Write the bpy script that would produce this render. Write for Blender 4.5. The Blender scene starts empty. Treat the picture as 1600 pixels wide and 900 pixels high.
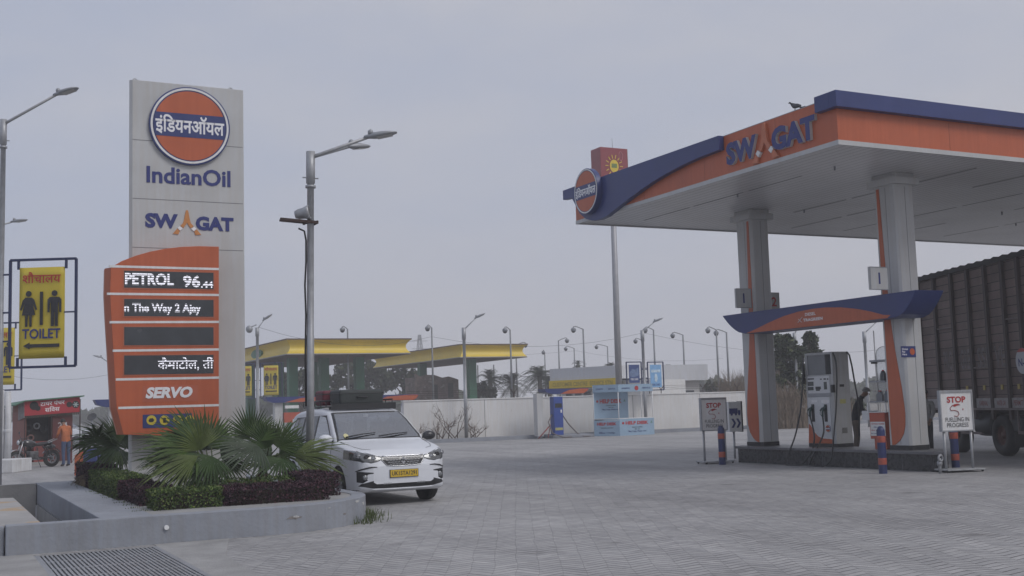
import bpy, bmesh, math, random
import numpy as np
from math import sin, cos, pi, radians, atan2, sqrt
from mathutils import Vector, Matrix

# ------------------------------------------------------------------ camera, sky, sun, exposure
SC = bpy.context.scene
COL = SC.collection
FPX, PITCH, ROLL, YAW, CZ = 1802.1, 0.10071, 0.03067, 0.47104, 1.6
_f = Vector((0, cos(PITCH), sin(PITCH)))
_u0 = Vector((0, -sin(PITCH), cos(PITCH)))
_r0 = Vector((1, 0, 0))
_r = cos(ROLL) * _r0 - sin(ROLL) * _u0
_u = cos(ROLL) * _u0 + sin(ROLL) * _r0
_q = Matrix.Rotation(-YAW, 3, 'Z')          # the world axes follow the station's own grid
CF, CU, CR = _q @ _f, _q @ _u, _q @ _r
CAMP = Vector((0, 0, CZ))
cam = bpy.data.cameras.new('camera')
cam_o = bpy.data.objects.new('camera', cam)
COL.objects.link(cam_o)
cam_o.matrix_world = Matrix(((CR.x, CU.x, -CF.x, 0), (CR.y, CU.y, -CF.y, 0), (CR.z, CU.z, -CF.z, CZ), (0, 0, 0, 1)))
cam.sensor_width = 36
cam.lens = FPX / 1600 * 36
cam.clip_end = 4000
SC.camera = cam_o

SUN_EL, SUN_AZ = radians(48), radians(150)   # azimuth clockwise from +Y
W = bpy.data.worlds.new("World")
SC.world = W
W.use_nodes = True
nt = W.node_tree
bg = nt.nodes['Background']
sky = nt.nodes.new('ShaderNodeTexSky')
sky.sky_type = 'NISHITA'
sky.sun_disc = False
sky.sun_elevation = SUN_EL
sky.sun_rotation = SUN_AZ
sky.dust_density = 4
tc = nt.nodes.new('ShaderNodeTexCoord')
mp = nt.nodes.new('ShaderNodeMapping')
mp.inputs['Scale'].default_value = (1.2, 1.2, 3.2)
ns = nt.nodes.new('ShaderNodeTexNoise')
ns.inputs['Scale'].default_value = 2.1
ns.inputs['Detail'].default_value = 5
ns.inputs['Roughness'].default_value = .55
cr = nt.nodes.new('ShaderNodeValToRGB')
cr.color_ramp.elements[0].position = .22
cr.color_ramp.elements[0].color = (3.0, 3.42, 4.5, 1)
cr.color_ramp.elements[1].position = .72
cr.color_ramp.elements[1].color = (4.15, 4.2, 4.62, 1)
mx = nt.nodes.new('ShaderNodeMix')
mx.data_type = 'RGBA'
mx.inputs['Factor'].default_value = .93
nt.links.new(tc.outputs['Generated'], mp.inputs['Vector'])
nt.links.new(mp.outputs['Vector'], ns.inputs['Vector'])
dt = nt.nodes.new('ShaderNodeVectorMath'); dt.operation = 'DOT_PRODUCT'     # thinner cloud to the west
dt.inputs[1].default_value = (cos(YAW), -sin(YAW), 0)
nt.links.new(tc.outputs['Generated'], dt.inputs[0])
d1 = nt.nodes.new('ShaderNodeMath'); d1.operation = 'MULTIPLY_ADD'; d1.inputs[1].default_value = 1.1; d1.inputs[2].default_value = .52; d1.use_clamp = True
nt.links.new(dt.outputs['Value'], d1.inputs[0])
d2 = nt.nodes.new('ShaderNodeMath'); d2.operation = 'MULTIPLY_ADD'; d2.inputs[1].default_value = .55; nt.links.new(d1.outputs[0], d2.inputs[0])
d3 = nt.nodes.new('ShaderNodeMath'); d3.operation = 'MULTIPLY_ADD'; d3.inputs[1].default_value = 1.25; d3.inputs[2].default_value = -.37; nt.links.new(ns.outputs['Fac'], d3.inputs[0])
nt.links.new(d3.outputs[0], d2.inputs[2])
nt.links.new(d2.outputs[0], cr.inputs['Fac'])
nt.links.new(sky.outputs['Color'], mx.inputs['A'])
nt.links.new(cr.outputs['Color'], mx.inputs['B'])
nt.links.new(mx.outputs['Result'], bg.inputs['Color'])
bg.inputs['Strength'].default_value = 0.1

sl = bpy.data.lights.new('sun', 'SUN')
sl.energy = 1.1
sl.angle = radians(25)
sl.color = (1, .98, .97)
so = bpy.data.objects.new('sun', sl)
COL.objects.link(so)
so.rotation_euler = Vector((-sin(SUN_AZ) * cos(SUN_EL), -cos(SUN_AZ) * cos(SUN_EL), -sin(SUN_EL))).to_track_quat('-Z', 'Y').to_euler()

SC.view_settings.view_transform = 'Standard'
SC.view_settings.look = 'None'
SC.view_settings.gamma = 1
SC.view_settings.exposure = 0.36
HAZE = 0.0018
SC.cycles.volume_bounces = 3

# ------------------------------------------------------------------ measuring helpers (photo sight-lines to real places)
def ray(px, py):
    return CF + (px - 800) / FPX * CR + (450 - py) / FPX * CU
def gp(px, py, z=0):
    d = ray(px, py); return CAMP + d * ((z - CZ) / d.z)
def vp(px, py, v):
    d = ray(px, py); return CAMP + d * (v / d.y)
def up(px, py, u):
    d = ray(px, py); return CAMP + d * (u / d.x)
_fw = Vector((CF.x, CF.y, 0)).normalized()
def dp(px, py, depth):
    d = ray(px, py); return CAMP + d * (depth / d.dot(_fw))

# ------------------------------------------------------------------ mesh builder
class MB:
    def __init__(s):
        s.v, s.f, s.m, s.sm = [], [], [], []
    def add(s, vs, fs, m=0, sm=False):
        o = len(s.v)
        s.v.extend([tuple(p) for p in vs])
        for f in fs:
            s.f.append(tuple(i + o for i in f)); s.m.append(m); s.sm.append(sm)
        return s
    def box(s, x0, x1, y0, y1, z0, z1, m=0, M=None):
        vs = [Vector(p) for p in ((x0,y0,z0),(x1,y0,z0),(x1,y1,z0),(x0,y1,z0),(x0,y0,z1),(x1,y0,z1),(x1,y1,z1),(x0,y1,z1))]
        if M: vs = [M @ p for p in vs]
        return s.add(vs, [(0,3,2,1),(4,5,6,7),(0,1,5,4),(1,2,6,5),(2,3,7,6),(3,0,4,7)], m)
    def bar(s, p0, p1, w, h=None, m=0, upv=(0,0,1)):
        p0, p1 = Vector(p0), Vector(p1); h = h or w
        d = (p1 - p0).normalized(); a = d.cross(Vector(upv))
        if a.length < 1e-4: a = d.cross(Vector((1,0,0)))
        a.normalize(); b = a.cross(d)
        a *= w / 2; b *= h / 2
        vs = [p + sa * a + sb * b for p in (p0, p1) for sa, sb in ((-1,-1),(1,-1),(1,1),(-1,1))]
        return s.add(vs, [(0,3,2,1),(4,5,6,7),(0,1,5,4),(1,2,6,5),(2,3,7,6),(3,0,4,7)], m)
    def tube(s, pts, r, n=10, m=0, cap=True):
        pts = [Vector(p) for p in pts]; N = len(pts)
        rs = r if isinstance(r, (list, tuple)) else [r] * N
        d0 = (pts[1] - pts[0]).normalized()
        a = d0.cross(Vector((0,0,1)))
        if a.length < 1e-3: a = d0.cross(Vector((1,0,0)))
        a.normalize(); vs = []
        for i, p in enumerate(pts):
            d = (pts[min(i+1,N-1)] - pts[max(i-1,0)]).normalized()
            a = (a - d * a.dot(d)).normalized(); b = d.cross(a)
            for k in range(n):
                t = 2*pi*k/n
                vs.append(p + rs[i]*(cos(t)*a + sin(t)*b))
        fs = [(i*n+k, i*n+(k+1)%n, (i+1)*n+(k+1)%n, (i+1)*n+k) for i in range(N-1) for k in range(n)]
        s.add(vs, fs, m, True)
        if cap:
            o = len(s.v) - N*n
            s.f.append(tuple(o+k for k in reversed(range(n)))); s.m.append(m); s.sm.append(False)
            s.f.append(tuple(o+(N-1)*n+k for k in range(n))); s.m.append(m); s.sm.append(False)
        return s
    def cyl(s, p0, p1, r0, r1=None, n=16, m=0, cap=True):
        return s.tube([p0, p1], [r0, r0 if r1 is None else r1], n, m, cap)
    def lathe(s, prof, n=20, M=None, m=0, sm=True):
        vs = []
        for r, z in prof:
            for k in range(n):
                t = 2*pi*k/n; p = Vector((r*cos(t), r*sin(t), z)); vs.append(M @ p if M else p)
        fs = [(i*n+k, i*n+(k+1)%n, (i+1)*n+(k+1)%n, (i+1)*n+k) for i in range(len(prof)-1) for k in range(n)]
        return s.add(vs, fs, m, sm)
    def ell(s, c, rx, ry=None, rz=None, n=12, m=0, M=None):
        ry = ry or rx; rz = rz or rx; c = Vector(c); vs = []; h = n//2
        for i in range(h+1):
            ph = pi*i/h
            for k in range(n):
                t = 2*pi*k/n
                p = Vector((rx*sin(ph)*cos(t), ry*sin(ph)*sin(t), rz*cos(ph)))
                vs.append(c + (M @ p if M else p))
        fs = [(i*n+k, (i+1)*n+k, (i+1)*n+(k+1)%n, i*n+(k+1)%n) for i in range(h) for k in range(n)]
        return s.add(vs, fs, m, True)
    def prism(s, poly, fn, t0, t1, m=0, mside=None):
        n = len(poly)
        vs = [fn(a, b, t0) for a, b in poly] + [fn(a, b, t1) for a, b in poly]
        s.add(vs, [tuple(range(n)), tuple(reversed(range(n, 2*n)))], m)
        o = len(s.v) - 2*n
        for k in range(n):
            s.f.append((o+k, o+(k+1)%n, o+n+(k+1)%n, o+n+k)); s.m.append(m if mside is None else mside); s.sm.append(False)
        return s
    def build(s, name, mats, parent=None, bevel=0, loc=None, rot=None, merge=False, seg=2):
        me = bpy.data.meshes.new(name)
        me.from_pydata(s.v, [], s.f)
        if not isinstance(mats, (list, tuple)): mats = [mats]
        for mm in mats: me.materials.append(mm)
        me.polygons.foreach_set('material_index', s.m)
        me.polygons.foreach_set('use_smooth', s.sm)
        bm = bmesh.new(); bm.from_mesh(me)
        if merge: bmesh.ops.remove_doubles(bm, verts=bm.verts, dist=1e-5)
        bmesh.ops.recalc_face_normals(bm, faces=bm.faces)
        bm.to_mesh(me); bm.free()
        o = bpy.data.objects.new(name, me)
        COL.objects.link(o)
        if parent: o.parent = parent
        if loc is not None: o.location = loc
        if rot is not None: o.rotation_euler = rot
        if bevel:
            b = o.modifiers.new('bevel', 'BEVEL'); b.width = bevel; b.segments = seg; b.limit_method = 'ANGLE'; b.angle_limit = radians(35)
            b.harden_normals = False
        return o
PU = lambda a, b, t: Vector((t, a, b))      # polygon given as (v, z), thickness along u
PV = lambda a, b, t: Vector((a, t, b))      # polygon given as (u, z), thickness along v
PZ = lambda a, b, t: Vector((a, b, t))      # polygon given as (u, v), thickness along z

def tag(o, label, cat, group=None, kind=None):
    if label: o['label'] = label
    if cat: o['category'] = cat
    if group: o['group'] = group
    if kind: o['kind'] = kind
    return o
def thing(name, label, cat, loc=(0,0,0), rz=0, group=None):
    o = bpy.data.objects.new(name, None); COL.objects.link(o)
    o.empty_display_size = .1
    o.location = loc; o.rotation_euler = (0, 0, rz)
    return tag(o, label, cat, group)
def struct(o):
    o['kind'] = 'structure'; return o
def kids(o): return list(o.children)
def copy_tree(o, parent=None):
    c = o.copy(); COL.objects.link(c)
    if parent: c.parent = parent
    for ch in kids(o): copy_tree(ch, c)
    return c
def dup(root, loc, rz=0, label=None, group=None, scale=None):
    c = copy_tree(root)
    c.location = loc; c.rotation_euler = (0, 0, rz)
    if label: c['label'] = label
    if group: c['group'] = group
    if scale: c.scale = (scale,)*3
    return c

# ------------------------------------------------------------------ materials
_M = {}
def mat(name, col, rough=.6, metal=0, var=.10, scale=4, streak=0, bump=0, bscale=None, emit=0, spec=.5, spots=None, trans=0, coat=0):
    if name in _M: return _M[name]
    m = bpy.data.materials.new(name); m.use_nodes = True
    t = m.node_tree; N = t.nodes.new; L = t.links.new
    p = t.nodes['Principled BSDF']
    p.inputs['Roughness'].default_value = rough
    p.inputs['Metallic'].default_value = metal
    p.inputs['Specular IOR Level'].default_value = spec
    if coat: p.inputs['Coat Weight'].default_value = coat; p.inputs['Coat Roughness'].default_value = .08
    if trans:
        p.inputs['Transmission Weight'].default_value = trans
    p.inputs['Base Color'].default_value = (*col, 1)
    if emit:
        p.inputs['Emission Color'].default_value = (*col, 1); p.inputs['Emission Strength'].default_value = emit
    out = None
    if var or bump or spots or streak:
        c = N('ShaderNodeTexCoord')
        n1 = N('ShaderNodeTexNoise'); n1.inputs['Scale'].default_value = scale; n1.inputs['Detail'].default_value = 7; n1.inputs['Roughness'].default_value = .62
        L(c.outputs['Object'], n1.inputs['Vector'])
        r = N('ShaderNodeValToRGB')
        r.color_ramp.elements[0].position = .3; r.color_ramp.elements[1].position = .72
        a = [max(0, x*(1-var*1.5)) for x in col]; b = [min(1, x*(1+var)) for x in col]
        r.color_ramp.elements[0].color = (*a, 1); r.color_ramp.elements[1].color = (*b, 1)
        L(n1.outputs['Fac'], r.inputs['Fac'])
        out = r.outputs['Color']
        if streak:
            mpn = N('ShaderNodeMapping'); mpn.inputs['Scale'].default_value = (9, 9, .5)
            L(c.outputs['Object'], mpn.inputs['Vector'])
            n2 = N('ShaderNodeTexNoise'); n2.inputs['Scale'].default_value = 1.6; n2.inputs['Detail'].default_value = 5
            L(mpn.outputs['Vector'], n2.inputs['Vector'])
            rr = N('ShaderNodeValToRGB'); rr.color_ramp.elements[0].position = .35; rr.color_ramp.elements[1].position = .65
            g = 1 - streak; rr.color_ramp.elements[0].color = (g, g*.97, g*.93, 1); rr.color_ramp.elements[1].color = (1, 1, 1, 1)
            L(n2.outputs['Fac'], rr.inputs['Fac'])
            mm = N('ShaderNodeMix'); mm.data_type = 'RGBA'; mm.blend_type = 'MULTIPLY'; mm.inputs['Factor'].default_value = 1
            L(out, mm.inputs['A']); L(rr.outputs['Color'], mm.inputs['B']); out = mm.outputs['Result']
        if spots:
            sc, th, scol = spots
            n3 = N('ShaderNodeTexNoise'); n3.inputs['Scale'].default_value = sc; n3.inputs['Detail'].default_value = 4
            L(c.outputs['Object'], n3.inputs['Vector'])
            r3 = N('ShaderNodeValToRGB'); r3.color_ramp.elements[0].position = th; r3.color_ramp.elements[1].position = min(1, th+.03)
            r3.color_ramp.elements[0].color = (0,0,0,1); r3.color_ramp.elements[1].color = (1,1,1,1)
            L(n3.outputs['Fac'], r3.inputs['Fac'])
            mm = N('ShaderNodeMix'); mm.data_type = 'RGBA'
            L(r3.outputs['Color'], mm.inputs['Factor']); L(out, mm.inputs['A']); mm.inputs['B'].default_value = (*scol, 1); out = mm.outputs['Result']
        L(out, p.inputs['Base Color'])
        rv = N('ShaderNodeMath'); rv.operation = 'MULTIPLY_ADD'; rv.inputs[1].default_value = .25; rv.inputs[2].default_value = rough - .125
        rv.use_clamp = True
        L(n1.outputs['Fac'], rv.inputs[0])
        if not trans: L(rv.outputs[0], p.inputs['Roughness'])
        if bump:
            n4 = N('ShaderNodeTexNoise'); n4.inputs['Scale'].default_value = bscale or scale*6; n4.inputs['Detail'].default_value = 6
            L(c.outputs['Object'], n4.inputs['Vector'])
            bp = N('ShaderNodeBump'); bp.inputs['Strength'].default_value = bump; bp.inputs['Distance'].default_value = .02
            L(n4.outputs['Fac'], bp.inputs['Height']); L(bp.outputs['Normal'], p.inputs['Normal'])
    _M[name] = m
    return m

WHITE_PANEL = mat('aluminium_white', (.48,.49,.50), .42, 0, .06, 1.2, streak=.035, spots=(2.6,.735,(.40,.40,.40)))
WHITE = mat('white_paint', (.72,.73,.74), .5, 0, .05, 3, streak=.06)
ORANGE = mat('orange_panel', (.47,.112,.045), .4, 0, .06, 1.5, streak=.08)
ORANGE_DULL = mat('orange_dull', (.42,.12,.06), .5, 0, .10, 2)
NAVY = mat('navy_panel', (.030,.045,.16), .4, 0, .08, 1.5)
NAVY_INK = mat('navy_letter', (.025,.035,.17), .45, 0, .03)
STEEL = mat('galvanised_steel', (.37,.385,.41), .45, .35, .12, 9, streak=.10)
CHROME = mat('bright_chrome', (.62,.63,.65), .22, .95, .03)
GREYMETAL = mat('grey_metal', (.30,.31,.33), .5, .3, .08)
DARK = mat('dark_plastic', (.022,.023,.026), .5, 0, .15)
BLACK = mat('black_rubber', (.016,.016,.017), .7, 0, .2, 8)
RUST = mat('rusty_dark_steel', (.05,.028,.025), .7, .2, .25, 9)
CONCRETE = mat('painted_grey_concrete', (.265,.285,.325), .8, 0, .12, 1.6, streak=.06, bump=.35, bscale=18, spots=(3.4,.735,(.40,.39,.37)))
CEMENT = mat('bare_cement', (.31,.305,.30), .85, 0, .16, 1.8, bump=.5, bscale=30, spots=(2.2,.70,(.20,.195,.19)))
WHITEWASH = mat('whitewashed_wall', (.66,.665,.67), .85, 0, .07, .5, streak=.05, bump=.3, bscale=6, spots=(1.3,.73,(.50,.49,.48)))
RED_INK = mat('red_letter', (.42,.03,.03), .5, 0, .05)
WHITE_INK = mat('white_letter', (.78,.78,.80), .45, 0, .03)
BLACK_INK = mat('black_letter', (.025,.025,.03), .5, 0, .05)
YELLOW = mat('yellow_sheet', (.56,.44,.045), .5, 0, .06, 2)
GREEN = mat('green_paint', (.03,.17,.085), .5, 0, .12, .6, streak=.15)

# ------------------------------------------------------------------ lettering
def text_mesh(s, bold=0, ext=.004):
    c = bpy.data.curves.new('lettering', 'FONT'); c.body = s; c.size = 1; c.offset = bold; c.extrude = 0; c.resolution_u = 3
    o = bpy.data.objects.new('lettering', c); COL.objects.link(o)
    dg = bpy.context.evaluated_depsgraph_get()
    me = bpy.data.meshes.new_from_object(o.evaluated_get(dg))
    bpy.data.objects.remove(o); bpy.data.curves.remove(c)
    n = len(me.vertices); a = np.empty(n*3, np.float32); me.vertices.foreach_get('co', a); a = a.reshape(-1,3)
    fs = [tuple(p.vertices) for p in me.polygons]
    bpy.data.meshes.remove(me)
    return a, fs
def lettering(s, mt, parent, c, w, h, ax=(1,0,0), az=(0,0,1), bold=.0, ext=.006, shear=0, name='lettering', extra=None):
    """words fitted in a w x h box centred on c, lying in the plane of ax (reading direction) and az (up), raised by ext"""
    a, fs = text_mesh(s, bold)
    lo, hi = a.min(0), a.max(0)
    x = (a[:,0]-lo[0])/(hi[0]-lo[0]) - .5; y = (a[:,1]-lo[1])/(hi[1]-lo[1]) - .5
    X = x*w + y*h*shear; Y = y*h
    ax, az, c = Vector(ax), Vector(az), Vector(c); nn = ax.cross(az).normalized()   # faces the reader when nn points to them
    n = len(a); vs = [c + ax*float(X[i]) + az*float(Y[i]) + nn*ext for i in range(n)]
    b = MB(); b.add(vs, fs)
    if ext > .003:
        from collections import Counter
        cnt = Counter(); 
        for f in fs:
            for k in range(len(f)): cnt[tuple(sorted((f[k], f[(k+1)%len(f)])))] += 1
        back = [c + ax*float(X[i]) + az*float(Y[i]) for i in range(n)]
        o = len(b.v); b.v.extend([tuple(p) for p in back])
        for (i, j), q in cnt.items():
            if q == 1: b.f.append((i, j, o+j, o+i)); b.m.append(1 if extra else 0); b.sm.append(False)
    me = bpy.data.meshes.new(name); me.from_pydata(b.v, [], b.f); me.materials.append(mt)
    if extra: me.materials.append(extra); me.polygons.foreach_set('material_index', b.m)
    me.validate(); me.update()
    ob = bpy.data.objects.new(name, me); COL.objects.link(ob); ob.parent = parent
    return ob
# ------------------------------------------------------------------ ground and paving
def sheet(name, xs, ys, z, skip, m):
    b = MB()
    for i in range(len(xs)-1):
        for j in range(len(ys)-1):
            if (i, j) in skip: continue
            b.add([(xs[i],ys[j],z),(xs[i+1],ys[j],z),(xs[i+1],ys[j+1],z),(xs[i],ys[j+1],z)], [(0,1,2,3)])
    return struct(b.build(name, m))
SOIL = mat('dusty_soil', (.20,.185,.165), .95, 0, .22, .3, bump=.4, bscale=3)
PIT = (.92, 1.95, 15.32, 24.5)
GR = (1.22, 2.50, 11.0, 14.82)
def paver_material():
    m = bpy.data.materials.new('interlocking_pavers'); m.use_nodes = True
    t = m.node_tree; N = t.nodes.new; L = t.links.new; p = t.nodes['Principled BSDF']
    c = N('ShaderNodeTexCoord'); mpn = N('ShaderNodeMapping'); mpn.inputs['Rotation'].default_value = (0, 0, radians(27))
    L(c.outputs['Object'], mpn.inputs['Vector'])
    sp = N('ShaderNodeSeparateXYZ'); L(mpn.outputs['Vector'], sp.inputs[0])
    def mth(op, a, b=None, c=None):
        n = N('ShaderNodeMath'); n.operation = op
        for k, v in enumerate((a, b, c)):
            if v is None: continue
            if isinstance(v, (int, float)): n.inputs[k].default_value = v
            else: L(v, n.inputs[k])
        return n.outputs[0]
    X, Y = sp.outputs['X'], sp.outputs['Y']
    nw = N('ShaderNodeTexNoise'); nw.inputs['Scale'].default_value = .8; nw.inputs['Detail'].default_value = 3; L(c.outputs['Object'], nw.inputs['Vector'])
    Xw = mth('MULTIPLY_ADD', nw.outputs['Fac'], .10, X)
    zig = mth('PINGPONG', Xw, .225)
    Y2 = mth('ADD', mth('MULTIPLY_ADD', zig, .85, Y), mth('MULTIPLY', nw.outputs['Fac'], .22))      # zigzag courses, laid by hand
    row = mth('PINGPONG', Y2, .075); colj = mth('PINGPONG', Xw, .1125)
    nd = N('ShaderNodeTexNoise'); nd.inputs['Scale'].default_value = 1.7; nd.inputs['Detail'].default_value = 4; L(c.outputs['Object'], nd.inputs['Vector'])
    wid = mth('MULTIPLY_ADD', nd.outputs['Fac'], .034, -.006)
    j1 = mth('SUBTRACT', 1, mth('SMOOTHSTEP' if False else 'DIVIDE', row, wid)); 
    jr = N('ShaderNodeMath'); jr.operation = 'MULTIPLY'; jr.use_clamp = True; L(j1, jr.inputs[0]); jr.inputs[1].default_value = 1.8
    j2 = mth('LESS_THAN', colj, .0035)
    jj = mth('MAXIMUM', jr.outputs[0], mth('MULTIPLY', j2, .30))
    cb = N('ShaderNodeCombineXYZ'); L(mth('SNAP', Xw, .225), cb.inputs['X']); L(mth('SNAP', Y2, .15), cb.inputs['Y'])
    wn = N('ShaderNodeTexWhiteNoise'); L(cb.outputs[0], wn.inputs['Vector'])
    rb = N('ShaderNodeValToRGB'); rb.color_ramp.elements[0].color = (.345,.345,.350,1); rb.color_ramp.elements[1].color = (.42,.417,.417,1); L(wn.outputs['Value'], rb.inputs['Fac'])
    mj = N('ShaderNodeMix'); mj.data_type = 'RGBA'; L(jj, mj.inputs['Factor']); L(rb.outputs['Color'], mj.inputs['A']); mj.inputs['B'].default_value = (.085,.082,.085,1)
    # worn, stained areas with their own shapes
    n1 = N('ShaderNodeTexNoise'); n1.inputs['Scale'].default_value = .22; n1.inputs['Detail'].default_value = 8; n1.inputs['Roughness'].default_value = .62
    L(c.outputs['Object'], n1.inputs['Vector'])
    r1 = N('ShaderNodeValToRGB'); r1.color_ramp.elements[0].position = .32; r1.color_ramp.elements[1].position = .68
    r1.color_ramp.elements[0].color = (.74,.735,.735,1); r1.color_ramp.elements[1].color = (1.06,1.055,1.05,1)
    L(n1.outputs['Fac'], r1.inputs['Fac'])
    m1 = N('ShaderNodeMix'); m1.data_type = 'RGBA'; m1.blend_type = 'MULTIPLY'; m1.inputs['Factor'].default_value = 1
    L(mj.outputs['Result'], m1.inputs['A']); L(r1.outputs['Color'], m1.inputs['B'])
    n2 = N('ShaderNodeTexNoise'); n2.inputs['Scale'].default_value = 7; n2.inputs['Detail'].default_value = 6; n2.inputs['Roughness'].default_value = .7
    L(c.outputs['Object'], n2.inputs['Vector'])
    r2 = N('ShaderNodeValToRGB'); r2.color_ramp.elements[0].position = .28; r2.color_ramp.elements[1].position = .72
    r2.color_ramp.elements[0].color = (.78,.78,.78,1); r2.color_ramp.elements[1].color = (1.15,1.14,1.13,1)
    L(n2.outputs['Fac'], r2.inputs['Fac'])
    m2 = N('ShaderNodeMix'); m2.data_type = 'RGBA'; m2.blend_type = 'MULTIPLY'; m2.inputs['Factor'].default_value = 1
    L(m1.outputs['Result'], m2.inputs['A']); L(r2.outputs['Color'], m2.inputs['B'])
    # oil drips
    n3 = N('ShaderNodeTexNoise'); n3.inputs['Scale'].default_value = 1.1; n3.inputs['Detail'].default_value = 4
    L(c.outputs['Object'], n3.inputs['Vector'])
    r3 = N('ShaderNodeValToRGB'); r3.color_ramp.elements[0].position = .64; r3.color_ramp.elements[1].position = .76
    r3.color_ramp.elements[0].color = (1,1,1,1); r3.color_ramp.elements[1].color = (.58,.57,.565,1)
    L(n3.outputs['Fac'], r3.inputs['Fac'])
    m3 = N('ShaderNodeMix'); m3.data_type = 'RGBA'; m3.blend_type = 'MULTIPLY'; m3.inputs['Factor'].default_value = 1
    L(m2.outputs['Result'], m3.inputs['A']); L(r3.outputs['Color'], m3.inputs['B'])
    # wheel tracks worn along the driving direction
    mt_ = N('ShaderNodeMapping'); mt_.inputs['Scale'].default_value = (1.1, .05, 1); mt_.inputs['Rotation'].default_value = (0, 0, radians(-6)); L(c.outputs['Object'], mt_.inputs['Vector'])
    n5 = N('ShaderNodeTexNoise'); n5.inputs['Scale'].default_value = 1.0; n5.inputs['Detail'].default_value = 4; L(mt_.outputs['Vector'], n5.inputs['Vector'])
    r5 = N('ShaderNodeValToRGB'); r5.color_ramp.elements[0].position = .36; r5.color_ramp.elements[1].position = .60
    r5.color_ramp.elements[0].color = (.86,.855,.855,1); r5.color_ramp.elements[1].color = (1.04,1.035,1.03,1); L(n5.outputs['Fac'], r5.inputs['Fac'])
    m5 = N('ShaderNodeMix'); m5.data_type = 'RGBA'; m5.blend_type = 'MULTIPLY'; m5.inputs['Factor'].default_value = 1
    L(m3.outputs['Result'], m5.inputs['A']); L(r5.outputs['Color'], m5.inputs['B'])
    L(m5.outputs['Result'], p.inputs['Base Color'])
    rg = N('ShaderNodeMath'); rg.operation = 'MULTIPLY_ADD'; rg.inputs[1].default_value = .3; rg.inputs[2].default_value = .55
    L(n2.outputs['Fac'], rg.inputs[0]); L(rg.outputs[0], p.inputs['Roughness'])
    bp = N('ShaderNodeBump'); bp.inputs['Strength'].default_value = .8; bp.inputs['Distance'].default_value = .012
    iv = N('ShaderNodeMath'); iv.operation = 'MULTIPLY_ADD'; iv.inputs[1].default_value = -1; iv.inputs[2].default_value = 1
    L(jj, iv.inputs[0])
    ad = N('ShaderNodeMath'); ad.operation = 'MULTIPLY_ADD'; ad.inputs[1].default_value = .35; L(n2.outputs['Fac'], ad.inputs[0]); L(iv.outputs[0], ad.inputs[2])
    L(ad.outputs[0], bp.inputs['Height']); L(bp.outputs['Normal'], p.inputs['Normal'])
    return m
PAVER = paver_material()
sheet('ground', [-600, PIT[0], PIT[1], 700], [-500, PIT[2], PIT[3], 700], -.06, {(1,1)}, SOIL)
sheet('yard_paving', [-60, PIT[0], GR[0], PIT[1], GR[1], 19.1, 80], [-30, GR[2], GR[3], PIT[2], PIT[3], 48.9, 82], 0,
      {(2,1),(3,1),(1,3),(2,3),(5,5)}, PAVER)
# smooth cement aprons either side of the drain, a few mm above the pavers
b = MB()
b.prism([(.2,11.0),(GR[0]-.06,11.0),(GR[0]-.06,15.08),(.2,15.08)], PZ, .001, .006)
b.prism([(GR[1]+.06,11.0),(2.95,11.0),(3.05,13.3),(3.5,15.08),(GR[1]+.06,15.08)], PZ, .001, .006)
struct(b.build('cement_apron', CEMENT))

# ------------------------------------------------------------------ planter with drain chamber
def arc(cx, cy, r, a0, a1, n=8):
    return [(cx + r*cos(radians(a0+(a1-a0)*i/n)), cy + r*sin(radians(a0+(a1-a0)*i/n))) for i in range(n+1)]
pl = thing('planter', 'low grey concrete planter wall with rounded corner around the price sign', 'planter', (3.5,18,0))
def pz(poly, z0, z1, m, name, o=(3.5,18,0), bevel=.012, parent=None):
    bb = MB(); bb.prism([(x-o[0], y-o[1]) for x, y in poly], PZ, z0, z1); return bb.build(name, m, parent, bevel)
outer = [(.87,15.1),(4.05,15.1)] + arc(4.05,16.95,1.85,-90,0,14)[1:] + [(5.9,24.9),(1.95,24.9),(1.95,15.3),(.87,15.3)]
inner = [(2.6,15.32),(4.05,15.32)] + arc(4.05,16.95,1.62,-90,0,14)[1:] + [(5.67,24.6),(2.6,24.6)]
# front wall + curved end + far side as one kerb, then the broad wall top along the chamber
pz([(.87,15.1),(4.05,15.1)] + arc(4.05,16.95,1.85,-90,0,14)[1:] + [(5.9,24.9),(2.6,24.9),(2.6,24.66),(5.69,24.66)] + list(reversed([(4.05,15.3)] + arc(4.05,16.95,1.64,-90,0,14)[1:])) + [(.87,15.3)], -.05, .355, CONCRETE, 'kerb_wall', parent=pl)
pz([(1.96,15.303),(2.6,15.303),(2.6,24.9),(1.96,24.9)], -.04, .35, CONCRETE, 'coping', parent=pl)
b = MB()
b.box(PIT[0]-.25, PIT[1]-.003, PIT[3], PIT[3]+.25, -1, .352); b.box(-2.4, PIT[0]-.25, PIT[3]+.02, PIT[3]+.25, -.05, .352)
b.box(PIT[0]-.2, PIT[0], PIT[2], PIT[3], -1, -.005); b.box(PIT[1], PIT[1]+.2, PIT[2], PIT[3], -1, -.045)
b.box(PIT[0], PIT[1], PIT[2]-.2, PIT[2]-.02, -1, -.055)
b.box(PIT[0]-.2, PIT[1]+.2, PIT[2]-.2, PIT[3]+.2, -1.1, -1.0)
for i in range(len(b.v)): b.v[i] = (b.v[i][0]-3.5, b.v[i][1]-18, b.v[i][2])
b.build('drain_chamber', CEMENT, pl)
SLAB = mat('stained_slab', (.36,.35,.34), .85, 0, .12, 1.5, bump=.4, bscale=25, spots=(1.1,.62,(.40,.30,.20)))
pz([(-2.4,15.32),(1.28,15.32),(1.30,20.6),(.9,20.75),(-2.4,20.75)], .21, .345, SLAB, 'cover_slab', parent=pl)
b = MB(); b.box(-2.4-3.5, .86-3.5, 15.18-18, 15.3-18, -.05, .34); b.build('kerb_wall', CONCRETE, pl, .012)
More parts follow.
